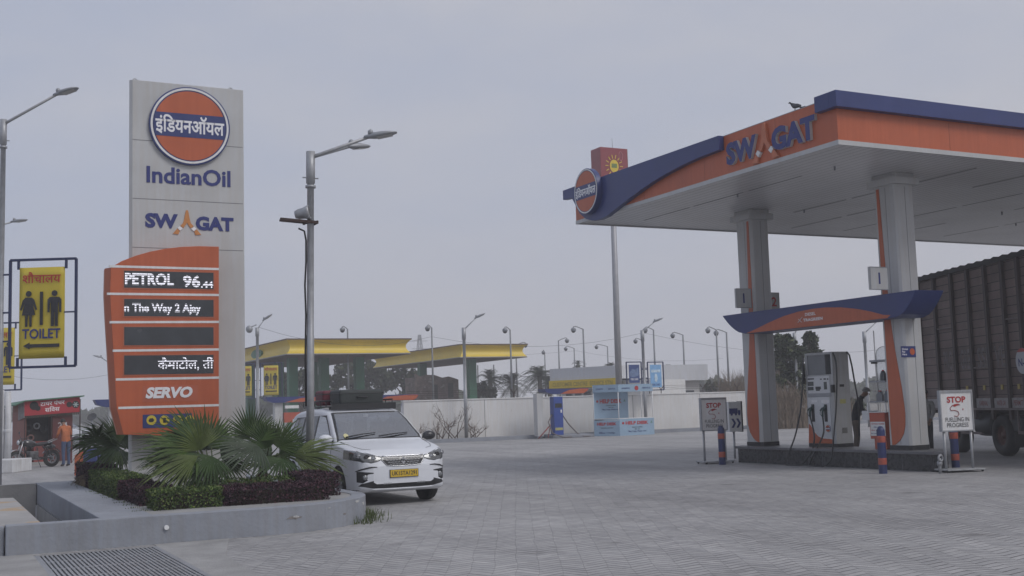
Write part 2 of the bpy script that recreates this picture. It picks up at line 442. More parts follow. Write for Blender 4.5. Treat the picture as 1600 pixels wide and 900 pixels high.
pz([(2.6,15.302),(4.05,15.302)] + arc(4.05,16.95,1.637,-90,0,14)[1:] + [(5.687,18.4),(2.6,18.4)], .302, .345, CEMENT, 'margin', bevel=0, parent=pl)
pz(inner, .0, .30, mat('planter_soil', (.09,.07,.055), .95, 0, .3, 5, bump=.8), 'soil', bevel=0, parent=pl)
b = MB()   # broken plaster and a pipe stub on the front face
b.cyl((2.72-3.5, 15.1-18, .20), (2.72-3.5, 15.07-18, .20), .03, n=10); b.build('pipe_stub', WHITE, pl)

rgp = random.Random(11)
def chip(th0, zc, w, h, m, name='plaster_chip', seed=1):
    rg_ = random.Random(seed); pts = []
    for k in range(14):
        a_ = 2*pi*k/14; r_ = rg_.uniform(.55,1.1); pts.append((th0 + w*cos(a_)*r_, zc + h*sin(a_)*r_))
    fn = (lambda a_, z_, t_: Vector((4.05-3.5 + (1.85+t_)*cos(a_), 16.95-18 + (1.85+t_)*sin(a_), z_)))
    bb = MB(); bb.prism(pts, fn, -.003, .0025); return bb.build(name, m, pl)
CHIPW = mat('white_plaster_chip', (.50,.50,.50), .9, 0, .25, 20, bump=.6); CHIPD = mat('broken_plaster', (.26,.24,.23), .95, 0, .3, 14, bump=1)
for k, (dg_, zc, w, h, m_) in enumerate(((-80,.20,.07,.022,CHIPD),(-79,.215,.03,.012,CHIPW),(-30,.25,.05,.03,CHIPW),(-18,.20,.03,.05,CHIPW),(-40,.31,.06,.02,CHIPW),(-10,.27,.03,.03,CHIPW),(-52,.17,.02,.015,CHIPD),(-24,.12,.03,.02,CHIPD),(-62,.28,.015,.01,CHIPW))): chip(radians(dg_), zc, w, h, m_, 'plaster_chip', 40+k)
# ------------------------------------------------------------------ drain grating
g = thing('drain_grating', 'steel bar drain grating let into the paving before the planter', 'grating', ((GR[0]+GR[1])/2, 13, 0))
b = MB(); n = 27
for i in range(n):
    x = GR[0] + .03 + (GR[1]-GR[0]-.06)*i/(n-1) - g.location.x
    b.box(x-.0125, x+.0125, GR[2]-13, GR[3]-13, -.045, .004)
b.build('bar', STEEL, g).name = 'bar_grid'
for y in (12.0, 12.72, 13.44, 14.16):
    b = MB(); b.box(GR[0]-g.location.x+.005, GR[1]-g.location.x-.005, y-13-.012, y-13+.012, -.04, .001); b.build('cross_bar', STEEL, g)
b = MB()
b.box(GR[0]-.06-g.location.x, GR[0]-g.location.x, GR[2]-13, GR[3]-13, -.3, .006); b.box(GR[1]-g.location.x, GR[1]+.06-g.location.x, GR[2]-13, GR[3]-13, -.3, .006)
b.build('edge_frame', GREYMETAL, g)
b = MB(); b.box(GR[0]-.1-g.location.x, GR[1]+.1-g.location.x, GR[2]-13, GR[3]-12.95, -.4, -.3); b.build('channel', BLACK, g)

# ------------------------------------------------------------------ pylon price sign
PV0 = 21.0
py_o = thing('price_pylon', 'tall white pylon sign with round orange emblem and lit fuel price panel', 'pylon sign', (4.17, PV0, .25))
O = Vector((4.17, PV0, .25))
x0, x1, zt = 3.15-O.x, 5.19-O.x, 7.6-O.z
b = MB()
b.prism([(x0,.05),(x0+.05,0),(x1-.02,0),(x1,.02),(x1,.16),(x1-.35,.42),(x0+.35,.42),(x0+.01,.12)], PZ, 0, zt)
b.build('cladding', WHITE_PANEL, py_o, .006)
for yy in (218, 308, 383):
    zz = vp(292, yy+6, PV0).z - O.z
    b = MB(); b.box(x0+.052, x1-.025, -.0025, .001, zz-.006, zz+.006); b.build('panel_joint', mat('joint_grey', (.20,.20,.21), .7, 0, 0), py_o)
b = MB()
for xx in (x0+.12, x1-.2):
    M = Matrix.Translation((xx, .2, zt+.04)) @ Matrix.Rotation(pi/2, 4, 'X')
    b.lathe([(.028,-.008),(.044,-.008),(.044,.008),(.028,.008),(.028,-.008)], 14, M)
b.build('lifting_eye', STEEL, py_o)
def emblem(parent, c, r, ax, nn, hindi=True, thick=.06, name='emblem'):
    """round badge: pale rim, navy ring, orange disc, navy band with the name in Hindi"""
    c, ax, nn = Vector(c), Vector(ax), Vector(nn); az = Vector((0,0,1))
    M = Matrix(((ax.x, az.x, nn.x, c.x),(ax.y, az.y, nn.y, c.y),(ax.z, az.z, nn.z, c.z),(0,0,0,1)))
    b = MB(); b.lathe([(0,-.01),(r,-.01),(r,thick),(r*.965,thick+.004),(r*.965,thick),(0,thick)], 56, M, 0, False); e = b.build(name, NAVY, parent)
    b = MB(); b.lathe([(r*.965,thick+.001),(r*.965,thick+.01),(r*.915,thick+.01),(r*.915,thick+.001)], 56, M, 0, False); b.build('pale_ring', WHITE, e)
    b = MB(); b.lathe([(r*.885,thick),(r*.885,thick+.006),(0,thick+.006)], 56, M, 0, False); b.build('orange_disc', ORANGE, e)
    k = .30*r; w = sqrt((r*.89)**2-k*k)
    pts = [(r*.89*cos(t), r*.89*sin(t)) for t in np.linspace(-math.asin(k/(r*.89)), math.asin(k/(r*.89)), 9)]
    pts += [(-x, -y) for x, y in pts]
    b = MB(); b.prism(pts, lambda a, bb, t: M @ Vector((a, bb, t)), thick+.004, thick+.011); b.build('navy_band', NAVY, e)
    lettering("इंिडयनऑयल", WHITE_INK, e, M @ Vector((0, -.0*r, thick+.0115)), r*1.70, r*.50, ax, az, .022, .004)
    return e
pc = vp(296, 198, PV0); rr = (vp(359,198,PV0).x - vp(233,198,PV0).x)/2
emblem(py_o, pc-O, rr, (1,0,0), (0,-1,0))
def px_text(s, mt, parent, l, t, r_, bo, v, bold, ext=.01, shear=0, o=O, cy=None):
    """words whose photo box is known, laid on the plane v"""
    cx, cyy = (l+r_)/2, (t+bo)/2
    c = vp(cx, cyy, v); w = (vp(r_, cyy, v)-vp(l, cyy, v)).x; h = (vp(cx, t, v)-vp(cx, bo, v)).z
    return lettering(s, mt, parent, c-o, w, h, bold=bold, ext=ext, shear=shear)
px_text("IndianOil", NAVY_INK, py_o, 230, 263, 361, 289, PV0, .024)
px_text("SW", NAVY_INK, py_o, 227, 333.5, 278, 356.5, PV0, .05)
px_text("GAT", NAVY_INK, py_o, 306, 339, 365, 361, PV0, .05)
SKIN_ORANGE = mat('welcome_hands_orange', (.52,.22,.07), .5, 0, .08, 10)
def hands(parent, fn, k=1.0, mh=SKIN_ORANGE, mc=WHITE_INK, t0=0, t1=.015):
    """joined palms standing in for the letter A: two hands, cuffs, forearms. fn maps (a,b,t), unit box +-.5"""
    L_ = [(0,.5),(-.035,.49),(-.06,.38),(-.10,.12),(-.14,-.02),(-.24,-.14),(-.13,-.22),(-.03,-.06),(0,0)]
    for s in (1,-1):
        P = lambda q: [(s*x, y) for x, y in q]
        bb = MB(); bb.prism(P(L_), fn, t0, t1); h_ = bb.build('palm', mh, parent)
        bb = MB(); bb.prism(P([(-.255,-.155),(-.335,-.235),(-.245,-.335),(-.145,-.235)]), fn, t0, t1+.004); bb.build('cuff', mc, h_)
        bb = MB(); bb.prism(P([(-.345,-.25),(-.5,-.46),(-.30,-.48),(-.255,-.345)]), fn, t0, t1); bb.build('sleeve', mh, h_)
hc = vp(292, 348, PV0)-O; hw = (vp(314,348,PV0)-vp(270,348,PV0)).x; hh = (vp(292,329,PV0)-vp(292,368,PV0)).z
hands(py_o, lambda a, b_, t: Vector((hc.x+a*hw, hc.y-t, hc.z+b_*hh)))
# orange price panel standing proud of the pylon
PV1 = 20.6
P1 = lambda x, y, v=PV1: (vp(x,y,v).x-O.x, vp(x,y,v).z-O.z)
front = [P1(*q) for q in ((173,418),(190,408),(212,399.5),(235,393),(258,388.5),(285,385.5),(312,384.5),(342,385.3),(342,683),(193,679),(182,637),(177,548),(174,500),(172,460))]
b = MB()
b.prism(front, lambda a, c, t: Vector((a, t, c)), PV1-PV0, .0-.003)
b.build('price_panel', ORANGE, py_o, .004)
pp = [o for o in py_o.children if o.name.startswith('price_panel')][0]
left = [P1(*q) for q in ((173,418),(172,460),(174,500),(177,548),(182,637),(193,679))]
b = MB(); vs = []
for a, c in left: vs += [(a-.002, PV1-PV0+.003, c), (a-.075, PV1-PV0+.16, c-.0), (a-.06, -.003, c)]
b.add(vs, [(i*3+k, i*3+k+1, i*3+4+k, i*3+3+k) for i in range(len(left)-1) for k in range(2)] + [(0,1,2), (15,17,16)])
b.build('side_return', mat('orange_side', (.40,.105,.045), .45, 0, .06), pp)
b = MB()
for l, r_ in (((170,416),(342,420.5)),((167,459),(342,461)),((171,503.5),(342,503)),((176,548),(342,546)),((180,593),(342,590)),((184,637.5),(342,633))):
    a = P1(*l); c = P1(*r_)
    b.add([(x, y, z+dz) for x, z, y in ((a[0]+.012,a[1],-.404),(c[0],c[1],-.404)) for dz in (-.02,.02)] + [(x, -.39, z+dz) for x, z in (a, c) for dz in (-.02,.02)], [(0,1,3,2),(4,6,7,5),(1,5,7,3),(0,2,6,4),(0,4,5,1),(2,3,7,6)])
b.build('white_strip', WHITE, pp)
def led_mat():
    m = bpy.data.materials.new('led_rows'); m.use_nodes = True
    t = m.node_tree; N = t.nodes.new; L = t.links.new; p = t.nodes['Principled BSDF']
    c = N('ShaderNodeTexCoord'); s_ = N('ShaderNodeSeparateXYZ'); L(c.outputs['Object'], s_.inputs[0])
    out = []
    for ch, per in (('Z', .042), ('X', .024)):
        d = N('ShaderNodeMath'); d.operation = 'PINGPONG'; d.inputs[1].default_value = per/2; L(s_.outputs[ch], d.inputs[0])
        g_ = N('ShaderNodeMath'); g_.operation = 'GREATER_THAN'; g_.inputs[1].default_value = per*(.16 if ch == 'Z' else .08); L(d.outputs[0], g_.inputs[0]); out.append(g_)
    mu = N('ShaderNodeMath'); mu.operation = 'MULTIPLY'; L(out[0].outputs[0], mu.inputs[0]); L(out[1].outputs[0], mu.inputs[1])
    st = N('ShaderNodeMath'); st.operation = 'MULTIPLY'; st.inputs[1].default_value = .95; L(mu.outputs[0], st.inputs[0])
    p.inputs['Base Color'].default_value = (.03,.03,.035,1)
    p.inputs['Emission Color'].default_value = (.88,.88,1,1); L(st.outputs[0], p.inputs['Emission Strength'])
    return m
LED = led_mat()
SCREEN = mat('led_screen', (.050,.055,.062), .22, 0, .2, 2)
for (t, bo) in ((423,452),(467,495),(511,539),(555.5,583.5)):
    a = P1(194, t); c = P1(333.5, bo); 
    b = MB(); b.box(a[0]-.02, c[0]+.02, -.406, -.395, c[1]-.02, a[1]+.02, 0); sc_ = b.build('screen_frame', ORANGE_DULL, pp)
    b = MB(); b.box(a[0], c[0], -.409, -.398, c[1], a[1], 0); b.build('led_screen', SCREEN, sc_)
def led(s, l, t, r_, bo, bold=.02):
    px_text(s, LED, pp, l, t, r_, bo, PV1-.0095, bold, .002)
led("PETROL", 195.5, 427, 272, 446, .035); led("96", 286, 430, 313, 449, .03); led(".44", 314, 439, 333, 450, .03)
led("n The Way 2 Ajay", 195, 474, 315, 492, .03)
led("कैमाटोल, तीं", 247, 558, 334, 579, .012)
px_text("SERVO", WHITE_INK, pp, 229, 604.5, 301, 622, PV1-.003, .05, .012, .22)
b = MB(); a = P1(223,603); c = P1(309,626); b.box(a[0], c[0], -.4035, -.398, c[1], a[1]); b.build('name_plate', mat('orange_patch', (.44,.115,.06), .5, 0, .05), pp)
a = P1(223,648); c = P1(300,666.5)
b = MB(); b.box(a[0], c[0], -.407, -.398, c[1], a[1]); pic = b.build('symbol_board', NAVY, pp)
for i, xx in enumerate((236.5, 257, 277.5, 296)):
    q = P1(xx, 656.5 - .02*i); r0 = .083
    b = MB(); M = Matrix.Translation((q[0], -.407, q[1])) @ Matrix.Rotation(pi/2, 4, 'X')
    b.lathe([(0,.004),(r0,.004),(r0,-.004)], 24, M, 0, False); d = b.build('symbol_disc', YELLOW, pic)
    b = MB()
    if i == 0: b.prism([(-.05,-.01),(-.03,.03),(.02,.035),(.05,.0),(.02,-.035),(-.03,-.035)], lambda x, z, t: Vector((q[0]+x, t, q[1]+z)), -.4115, -.413)
    elif i == 1: b.box(q[0]-.025, q[0]+.025, -.413, -.4115, q[1]-.045, q[1]+.04); b.bar((q[0]-.06,-.4145,q[1]+.05),(q[0]+.06,-.4145,q[1]-.05),.012)
    else: b.bar((q[0]-.05,-.413,q[1]+.03),(q[0]+.05,-.413,q[1]-.03),.016); b.bar((q[0]-.05,-.4145,q[1]-.03),(q[0]+.05,-.4145,q[1]+.03),.016)
    b.build('symbol', DARK, d)
b = MB(); a = P1(188,690,PV0-.05); b.box(a[0], x0+.5, -.05, .3, 0, .40); b.build('base_cladding', WHITE_PANEL, py_o, .005)

# ------------------------------------------------------------------ fuelling canopy
U0, U1, V0, V1, ZB, ZT = 15.1, 37.0, 16.05, 25.83, 6.30, 7.16
OC = Vector((20, 20.9, 0))
cn = thing('fuel_canopy', 'large flat fuel canopy with orange and navy fascia on white columns', 'canopy', OC)
def shift(b, o):
    b.v = [(x-o[0], y-o[1], z-o[2]) for x, y, z in b.v]; return b
b = MB(); b.box(U0+.03, U1-.03, V0+.03, V1-.03, ZB+.05, ZT-.06); shift(b, OC).build('roof_deck', GREYMETAL, cn)
def soffit_mat():
    m = bpy.data.materials.new('ribbed_soffit'); m.use_nodes = True
    t = m.node_tree; N = t.nodes.new; L = t.links.new; p = t.nodes['Principled BSDF']
    c = N('ShaderNodeTexCoord'); s_ = N('ShaderNodeSeparateXYZ'); L(c.outputs['Object'], s_.inputs[0])
    d = N('ShaderNodeMath'); d.operation = 'PINGPONG'; d.inputs[1].default_value = .10; L(s_.outputs['X'], d.inputs[0])
    r = N('ShaderNodeValToRGB'); r.color_ramp.elements[0].position = .004; r.color_ramp.elements[1].position = .016
    r.color_ramp.elements[0].color = (.20,.20,.21,1); r.color_ramp.elements[1].color = (.60,.60,.61,1); L(d.outputs[0], r.inputs['Fac'])
    n = N('ShaderNodeTexNoise'); n.inputs['Scale'].default_value = .8; n.inputs['Detail'].default_value = 6; L(c.outputs['Object'], n.inputs['Vector'])
    r2 = N('ShaderNodeValToRGB'); r2.color_ramp.elements[0].position = .3; r2.color_ramp.elements[1].position = .7
    r2.color_ramp.elements[0].color = (.86,.85,.84,1); r2.color_ramp.elements[1].color = (1,1,1,1); L(n.outputs['Fac'], r2.inputs['Fac'])
    m1 = N('ShaderNodeMix'); m1.data_type = 'RGBA'; m1.blend_type = 'MULTIPLY'; m1.inputs['Factor'].default_value = 1
    L(r.outputs['Color'], m1.inputs['A']); L(r2.outputs['Color'], m1.inputs['B']); L(m1.outputs['Result'], p.inputs['Base Color'])
    p.inputs['Roughness'].default_value = .32
    bp = N('ShaderNodeBump'); bp.inputs['Strength'].default_value = .35; bp.inputs['Distance'].default_value = .01
    L(r.outputs['Color'], bp.inputs['Height']); L(bp.outputs['Normal'], p.inputs['Normal'])
    return m
b = MB(); b.box(U0+.005, U1-.005, V0+.005, V1-.005, ZB-.03, ZB+.04); sf = shift(b, OC).build('soffit', soffit_mat(), cn)
for k, uu in enumerate((16.6, 19.7, 21.5, 23.4, 25.3, 27.4, 29.6, 31.8)):
    for (va, vb) in ((16.9,18.6),(18.8,20.6),(20.8,22.7),(22.9,24.9)):
        if (k*7+int(va*3)) % 5 == 0: continue
        b = MB(); b.box(uu-.018, uu+.018, va, vb, ZB-.034, ZB-.029); shift(b, OC).build('service_slot', mat('slot_dark', (.10,.10,.11), .6, 0, 0), sf)
    for vv in (17.8+(k%3)*1.7, 21.0+(k%2)*1.3):
        b = MB(); b.cyl((uu, vv, ZB-.03), (uu, vv, ZB-.11), .02, n=8); shift(b, OC).build('sprinkler', GREYMETAL, sf)
b = MB()
b.box(U0-.012, U0+.03, V0-.012, V1+.012, ZB-.06, ZB+.03); b.box(U0+.03, U1, V0-.012, V0+.03, ZB-.06, ZB+.03)
b.box(U0+.03, U1, V1-.03, V1+.012, ZB-.06, ZB+.03)
shift(b, OC).build('edge_trim', WHITE_PANEL, cn)
for nm, bx in (('fascia', (U0, U0+.03, V0, V1, ZB+.032, ZT)), ('fascia', (U0+.032, U1, V0, V0+.03, ZB+.032, ZT)), ('fascia', (U0+.032, U1, V1-.03, V1, ZB+.032, ZT)), ('fascia', (U1-.03, U1-.001, V0+.032, V1-.032, ZB+.032, ZT))):
    b = MB(); b.box(*bx); shift(b, OC).build(nm, ORANGE, cn)
b = MB()   # seams of the orange cladding
for k in range(1, 8):
    b.box(U0+2.9*k-.003, U0+2.9*k+.003, V0-.002, V0+.002, ZB+.04, 6.9)
for vv in (17.8, 20.2, 22.6): b.box(U0-.002, U0+.002, vv-.003, vv+.003, ZB+.04, ZT-.01)
shift(b, OC).build('cladding_seam', mat('seam_brown', (.16,.05,.03), .7, 0, 0), cn)
b = MB(); b.box(U0-.13, U1, V0-.14, V0+.05, 6.93, 7.24); b.box(U0-.13, U0+.05, V0+.052, 16.5, 6.93, 7.24)
shift(b, OC).build('navy_band', NAVY, cn, .006)
b = MB(); b.box(U0-.002, U0+.1, 16.5, 25.7, ZT-.002, ZT+.012); shift(b, OC).build('parapet_cap', GREYMETAL, cn)
sw = [(26.24,7.20),(24.5,7.20),(22.5,7.19),(19.47,7.17),(19.47,6.86),(20.2,6.84),(20.8,6.80),(21.43,6.73),(22.0,6.65),(22.5,6.55),(22.95,6.45),(23.35,6.36),(23.7,6.27),(24.1,6.17),(24.45,6.14),(24.8,6.17),(25.1,6.26),(25.4,6.45),(25.6,6.70),(25.78,6.92),(26.24,6.95)]
b = MB(); b.prism(sw, PU, U0-.14, U0-.004); shift(b, OC).build('swoosh', NAVY, cn, .005)
em = emblem(cn, Vector((U0-.15, 24.82, 6.92))-OC, .58, (0,-1,0), (-1,0,0), thick=.13)
def px_text_u(s, mt, parent, quad, bold, u, ext, o, extra=None):
    """letters on the plane u whose box is given by v0 (far), v1 (near), z0, z1"""
    v0, v1, z0, z1 = quad
    return lettering(s, mt, parent, Vector((u, (v0+v1)/2, (z0+z1)/2))-o, v0-v1, z1-z0, (0,-1,0), (0,0,1), bold, ext, extra=extra)
SIDE_WHITE = WHITE_PANEL
px_text_u("SW", NAVY_INK, cn, (19.33,18.33,6.48,6.96), .05, U0, .07, OC, SIDE_WHITE)
px_text_u("GAT", NAVY_INK, cn, (17.86,16.58,6.47,6.95), .05, U0, .07, OC, SIDE_WHITE)
hands(cn, lambda a, b_, t: Vector((U0-t, 18.10-a*.82, 6.73+b_*.80))-OC, t1=.06, mh=mat('hands_brown_orange', (.50,.16,.08), .5, 0, .06), mc=WHITE)
# ------------------------------------------------------------------ canopy columns, spreader beam, island
def col_profile(cu0, cu1, cv0, cv1, ch=.045):
    return [(cu0+ch,cv0),(cu1-ch,cv0),(cu1,cv0+ch),(cu1,cv1-ch),(cu1-ch,cv1),(cu0+ch,cv1),(cu0,cv1-ch),(cu0,cv0+ch)]
def canopy_column(cv, mirror, z0=.40, cu=18.27, du=.55, dv=.62):
    v0, v1 = cv-dv/2, cv+dv/2
    b = MB(); b.prism(col_profile(cu,cu+du,v0,v1), PZ, z0+.06, ZB-.2)
    c = shift(b, OC).build('column', WHITE_PANEL, cn, .004)
    b = MB(); b.prism(col_profile(cu-.04,cu+du+.04,v0-.04,v1+.04,.06), PZ, ZB-.13, ZB-.034); b.prism(col_profile(cu-.11,cu+du+.11,v0-.11,v1+.11,.04), PZ, ZB-.28, ZB-.13); shift(b, OC).build('capital', WHITE_PANEL, c, .006)
    b = MB(); b.prism(col_profile(cu-.01,cu+du+.01,v0-.01,v1+.01), PZ, z0+.002, z0+.1); shift(b, OC).build('plinth', DARK, c)
    b = MB()
    b.box(cu+du*.52-.006, cu+du*.52+.006, v0-.003, v0+.003, z0+.12, ZB-.32); b.box(cu-.003, cu+.003, cv-.04, cv-.03, z0+.12, ZB-.32)
    shift(b, OC).build('joint', mat('joint_grey', (0,0,0)), c)
    # orange leaf-shaped inlay on the face towards the lane, swelling low on the column
    A, B_ = (v1-.10, v0+.10) if not mirror else (v0+.10, v1-.10)
    f_ = lambda w: A + (B_-A)*w
    pr = [(.0,ZB-.32),(.17,ZB-.32),(.24,5.0),(.32,4.0),(.40,3.2),(.56,2.6),(.74,2.1),(.88,1.7),(.97,1.35),(1.0,1.15),(.96,.92),(.82,.74),(.55,.60),(.22,.51),(.02,.50),(-.02,1.0),(-.01,3.0)]
    b = MB(); b.prism([(f_(w), z) for w, z in pr], PU, cu-.012, cu-.001); shift(b, OC).build('orange_inlay', ORANGE, c)
    return c
cR = canopy_column(18.15, False); cL = canopy_column(22.95, True)
canopy_column(18.15, False, 0.05, 29.4); canopy_column(22.95, True, 0.05, 29.4)
# sticker on the near column
b = MB(); a = vp(1407,541,17.84); c = vp(1431,558,17.84); b.box(a.x, c.x, 17.832, 17.837, c.z, a.z); st = shift(b, OC).build('sticker', NAVY, cR)
b = MB(); mid = Vector((c.x-.10, 17.831, (a.z+c.z)/2)); M = Matrix.Translation(mid) @ Matrix.Rotation(pi/2, 4, 'X'); b.lathe([(0,.002),(.07,.002),(.07,-.002)], 18, M, 0, False); shift(b, OC).build('orange_dot', ORANGE, st)
lettering("Digital\nPay\nHere", WHITE_INK, st, Vector((a.x+.11, 17.8315, (a.z+c.z)/2))-OC, .16, .15, bold=.02, ext=.001)
# numbered lane boards clamped on the columns
def uu_(px, v): return vp(px, 440, v).x
for cvv, nums in ((22.62, (('1', uu_(1149,22.62), uu_(1172.5,22.62), 22.62), ('2', uu_(1190,23.34), uu_(1216,23.34), 23.34))), (17.80, (('1', uu_(1360,17.8), uu_(1388.5,17.8), 17.80), ('2', uu_(1407,18.54), uu_(1434,18.54), 18.54)))):
    zc = 4.03 if cvv > 20 else 3.98
    for s, ua, ub, cvv_ in nums:
        red = (s == '2' and cvv > 20)
        nb = MB(); nb.box(ua, ub, cvv_, cvv_+.06, zc-.24, zc+.24); par = cL if cvv > 20 else cR
        o = shift(nb, OC).build('number_board', WHITE_PANEL, par, .006)
        lettering(s, RED_INK if red else NAVY_INK, o, Vector(((ua+ub)/2+(.0 if s=='1' else .10), cvv_-.001, zc))-OC, .045 if s=='1' else .16, .24, bold=.0 if s == '1' else .02, ext=.004)
        fb = MB(); fb.box(ua, ub, cvv_-.008, cvv_, zc+.225, zc+.24); fb.box(ua, ub, cvv_-.008, cvv_, zc-.24, zc-.225); fb.box(ua, ua+.015, cvv_-.008, cvv_, zc-.225, zc+.225); fb.box(ub-.015, ub, cvv_-.008, cvv_, zc-.225, zc+.225)
        shift(fb, OC).build('board_edge', GREYMETAL, o)
# hull-shaped beam joining the two columns: navy shell with an orange lens
BU0, BU1 = 17.84, 18.62
bz0, bz1 = 3.15, 3.66
def ycurve(e):   # end profile of the hull, e from 0 (bottom) to 1 (top)
    return e**1.6
prof = []
n = 10
far_b, far_t, near_b, near_t = 22.55, 23.42, 17.62, 17.02
poly = [(near_t,bz1)] + [(far_t,bz1)] + [(far_b+(far_t-far_b)*(1-(i/n))**.55, bz0+(bz1-bz0)*(1-i/n)) for i in range(1,n+1)] + [(near_b+(near_t-near_b)*(i/n)**.55, bz0+(bz1-bz0)*(i/n)) for i in range(0,n)]
b = MB(); b.prism(poly, PU, BU0, BU1); bm_ = shift(b, OC).build('spreader_beam', NAVY, cn, .008)
lens = [(22.5,bz0+.004),(22.1,3.24),(21.6,3.36),(21.1,3.46),(20.6,3.52),(20.1,3.545),(19.7,3.54),(19.2,3.50),(18.7,3.42),(18.3,3.33),(17.95,3.23),(17.75,bz0+.06),(17.85,bz0+.004)]
b = MB(); b.prism(lens, PU, BU0-.008, BU0-.0005); ln = shift(b, OC).build('orange_lens', ORANGE, bm_)
px_text_u("DIESEL", WHITE_INK, ln, (20.35,20.0,3.40,3.47), .02, BU0-.008, .003, OC)
px_text_u("TRAGREEN", WHITE_INK, ln, (20.42,19.78,3.275,3.345), .03, BU0-.008, .003, OC)
b = MB()
for p, q in (((20.60,3.27),(20.44,3.39)),((20.58,3.35),(20.47,3.27))): b.bar((BU0-.011, p[0], p[1]), (BU0-.011, q[0], q[1]), .022, .006)
shift(b, OC).build('lettering', WHITE_INK, ln)

# island under the columns
GRANITE = mat('black_granite', (.030,.032,.036), .28, 0, .25, 14, spots=(60,.70,(.09,.09,.10)))
isl = thing('pump_island', 'raised black granite island carrying the columns and the fuel dispenser', 'pump island', (18.6,20.2,0))
OI = Vector((18.6,20.2,0))
ip = [(18.0,17.0),(18.14,16.86),(18.36,16.96),(18.8,17.45),(19.1,17.8),(19.1,23.4),(18.9,23.62),(18.3,23.62),(18.0,23.4)]
def inset(p, d, c=(18.55,20.3)): return [(x+(d if x < c[0] else -d), y+(d if y < c[1] else -d)) for x, y in p]
b = MB(); b.prism(inset(ip,.06), PZ, 0, .34); shift(b, OI).build('base', GRANITE, isl, .004)
b = MB(); b.prism(ip, PZ, .34, .40); shift(b, OI).build('top_slab', mat('granite_top', (.13,.13,.14), .4, 0, .15, 10), isl, .008)
b = MB()
for vv in (17.9, 19.1, 20.3, 21.5, 22.6): b.box(18.056, 18.061, vv-.004, vv+.004, .01, .335)
shift(b, OI).build('tile_joint', mat('joint_grey', (0,0,0)), isl)
# ------------------------------------------------------------------ street lamps
EX = Vector((_fw.y, -_fw.x, 0))          # across the view
def lamp_head(parent, p, d, s=1.0, steel=None):
    """cobra head: flat tapering housing on the arm end, glass below, photocell on top"""
    d = Vector(d).normalized(); h = Vector((d.x, d.y, d.z*.6)).normalized(); sd = h.cross(Vector((0,0,1))).normalized(); u_ = sd.cross(h)
    p = Vector(p)
    sec = [(-.10,.035,.03),(0,.05,.045),(.08,.10,.06),(.22,.13,.055),(.36,.12,.035),(.46,.05,.012)]
    vs = []
    for a, w, t in sec:
        c = p + h*a*s
        for x, z in ((-1,-.4),(-.8,.5),(-.3,1),(.3,1),(.8,.5),(1,-.4),(.5,-.7),(-.5,-.7)): vs.append(c + sd*w*x*s + u_*t*z*s)
    n = 8; fs = [(i*n+k, i*n+(k+1)%n, (i+1)*n+(k+1)%n, (i+1)*n+k) for i in range(len(sec)-1) for k in range(n)]
    fs += [tuple(range(n)), tuple(reversed(range((len(sec)-1)*n, len(sec)*n)))]
    b = MB(); b.add(vs, fs, 0, True); b.ell(p + h*.02*s + u_*.07*s, .05*s, .05*s, .055*s, 10)
    hd = b.build('lamp_head', GREYMETAL, parent)
    b = MB(); b.bar(p + h*.12*s - u_*.043*s, p + h*.38*s - u_*.03*s, .17*s, .012*s); b.build('diffuser', mat('lamp_glass', (.35,.35,.34), .3, 0, .05), hd)
    return hd
def street_lamp(name, label, base, H, arms, r=.065, group=None, head=1.0, wash=False, collar=True):
    t = thing(name, label, 'street lamp', base, 0, group)
    b = MB()
    b.tube([(0,0,0),(0,0,H*.45),(0,0,H*.45+.01),(0,0,H-.55),(0,0,H-.54),(0,0,H)], [r,r*.95,r*.86,r*.84,r*1.12,r*1.12], 12)
    if collar: b.cyl((0,0,H-.62),(0,0,H-.58), r*1.3, n=12); b.cyl((-r*2,0,H-.45),(r*2,0,H-.45), .012, n=6)
    b.build('pole', STEEL, t)
    if wash:
        b = MB(); b.cyl((0,0,.02),(0,0,.9), r*1.06, n=12); b.build('whitewashed_foot', WHITE, t)
    for d, L_, rise in arms:
        d = Vector((d[0], d[1], 0)).normalized(); e = d*L_ + Vector((0,0,H+rise))
        b = MB(); b.tube([Vector((0,0,H-.10)), d*.15+Vector((0,0,H-.10+(rise+.10)*.15/L_)), e], [.034,.030,.026], 10); b.build('arm', STEEL, t)
        lamp_head(t, e, d*L_+Vector((0,0,rise)), head)
    return t
pb = vp(484.5, 752, 18.5); lz = vp(485.5, 237, 18.5).z
pole1 = street_lamp('street_lamp', 'galvanised steel street lamp with two arms rising from the planter hedge', (pb.x, 18.5, .3), lz-.3, [(EX, 1.0, .24), (EX*.75+_fw*1.0, .95, .26)], .068)
pole1.rotation_euler = (0, .0145, 0)
tgt = vp(472, 334, 18.5); zb = tgt.z-.3
b = MB(); b.bar((-.54,-.10,zb-.13),(.10,-.10,zb-.15), .05, .045, upv=(0,0,1)); b.bar((-.50,.09,zb-.12),(.10,.09,zb-.14), .04, .035); b.box(.07,.1,-.12,.12,zb-.17,zb-.12); b.box(-.1,-.07,-.12,.12,zb-.17,zb-.12)
br_ = b.build('bracket', RUST, pole1)
b = MB(); M = Matrix.Translation((-.13,-.06,zb)) @ Matrix.Rotation(radians(62),4,'Z') @ Matrix.Rotation(radians(80),4,'X')
b.lathe([(0,-.16),(.06,-.15),(.085,-.09),(.095,0),(.115,.05),(.12,.09),(.10,.095),(.085,.06),(0,.05)], 20, M); fl = b.build('flood_light', STEEL, pole1)
b = MB(); b.lathe([(.0,.075),(.085,.075)], 20, M); b.build('lens', mat('lamp_glass', (0,0,0)), fl)
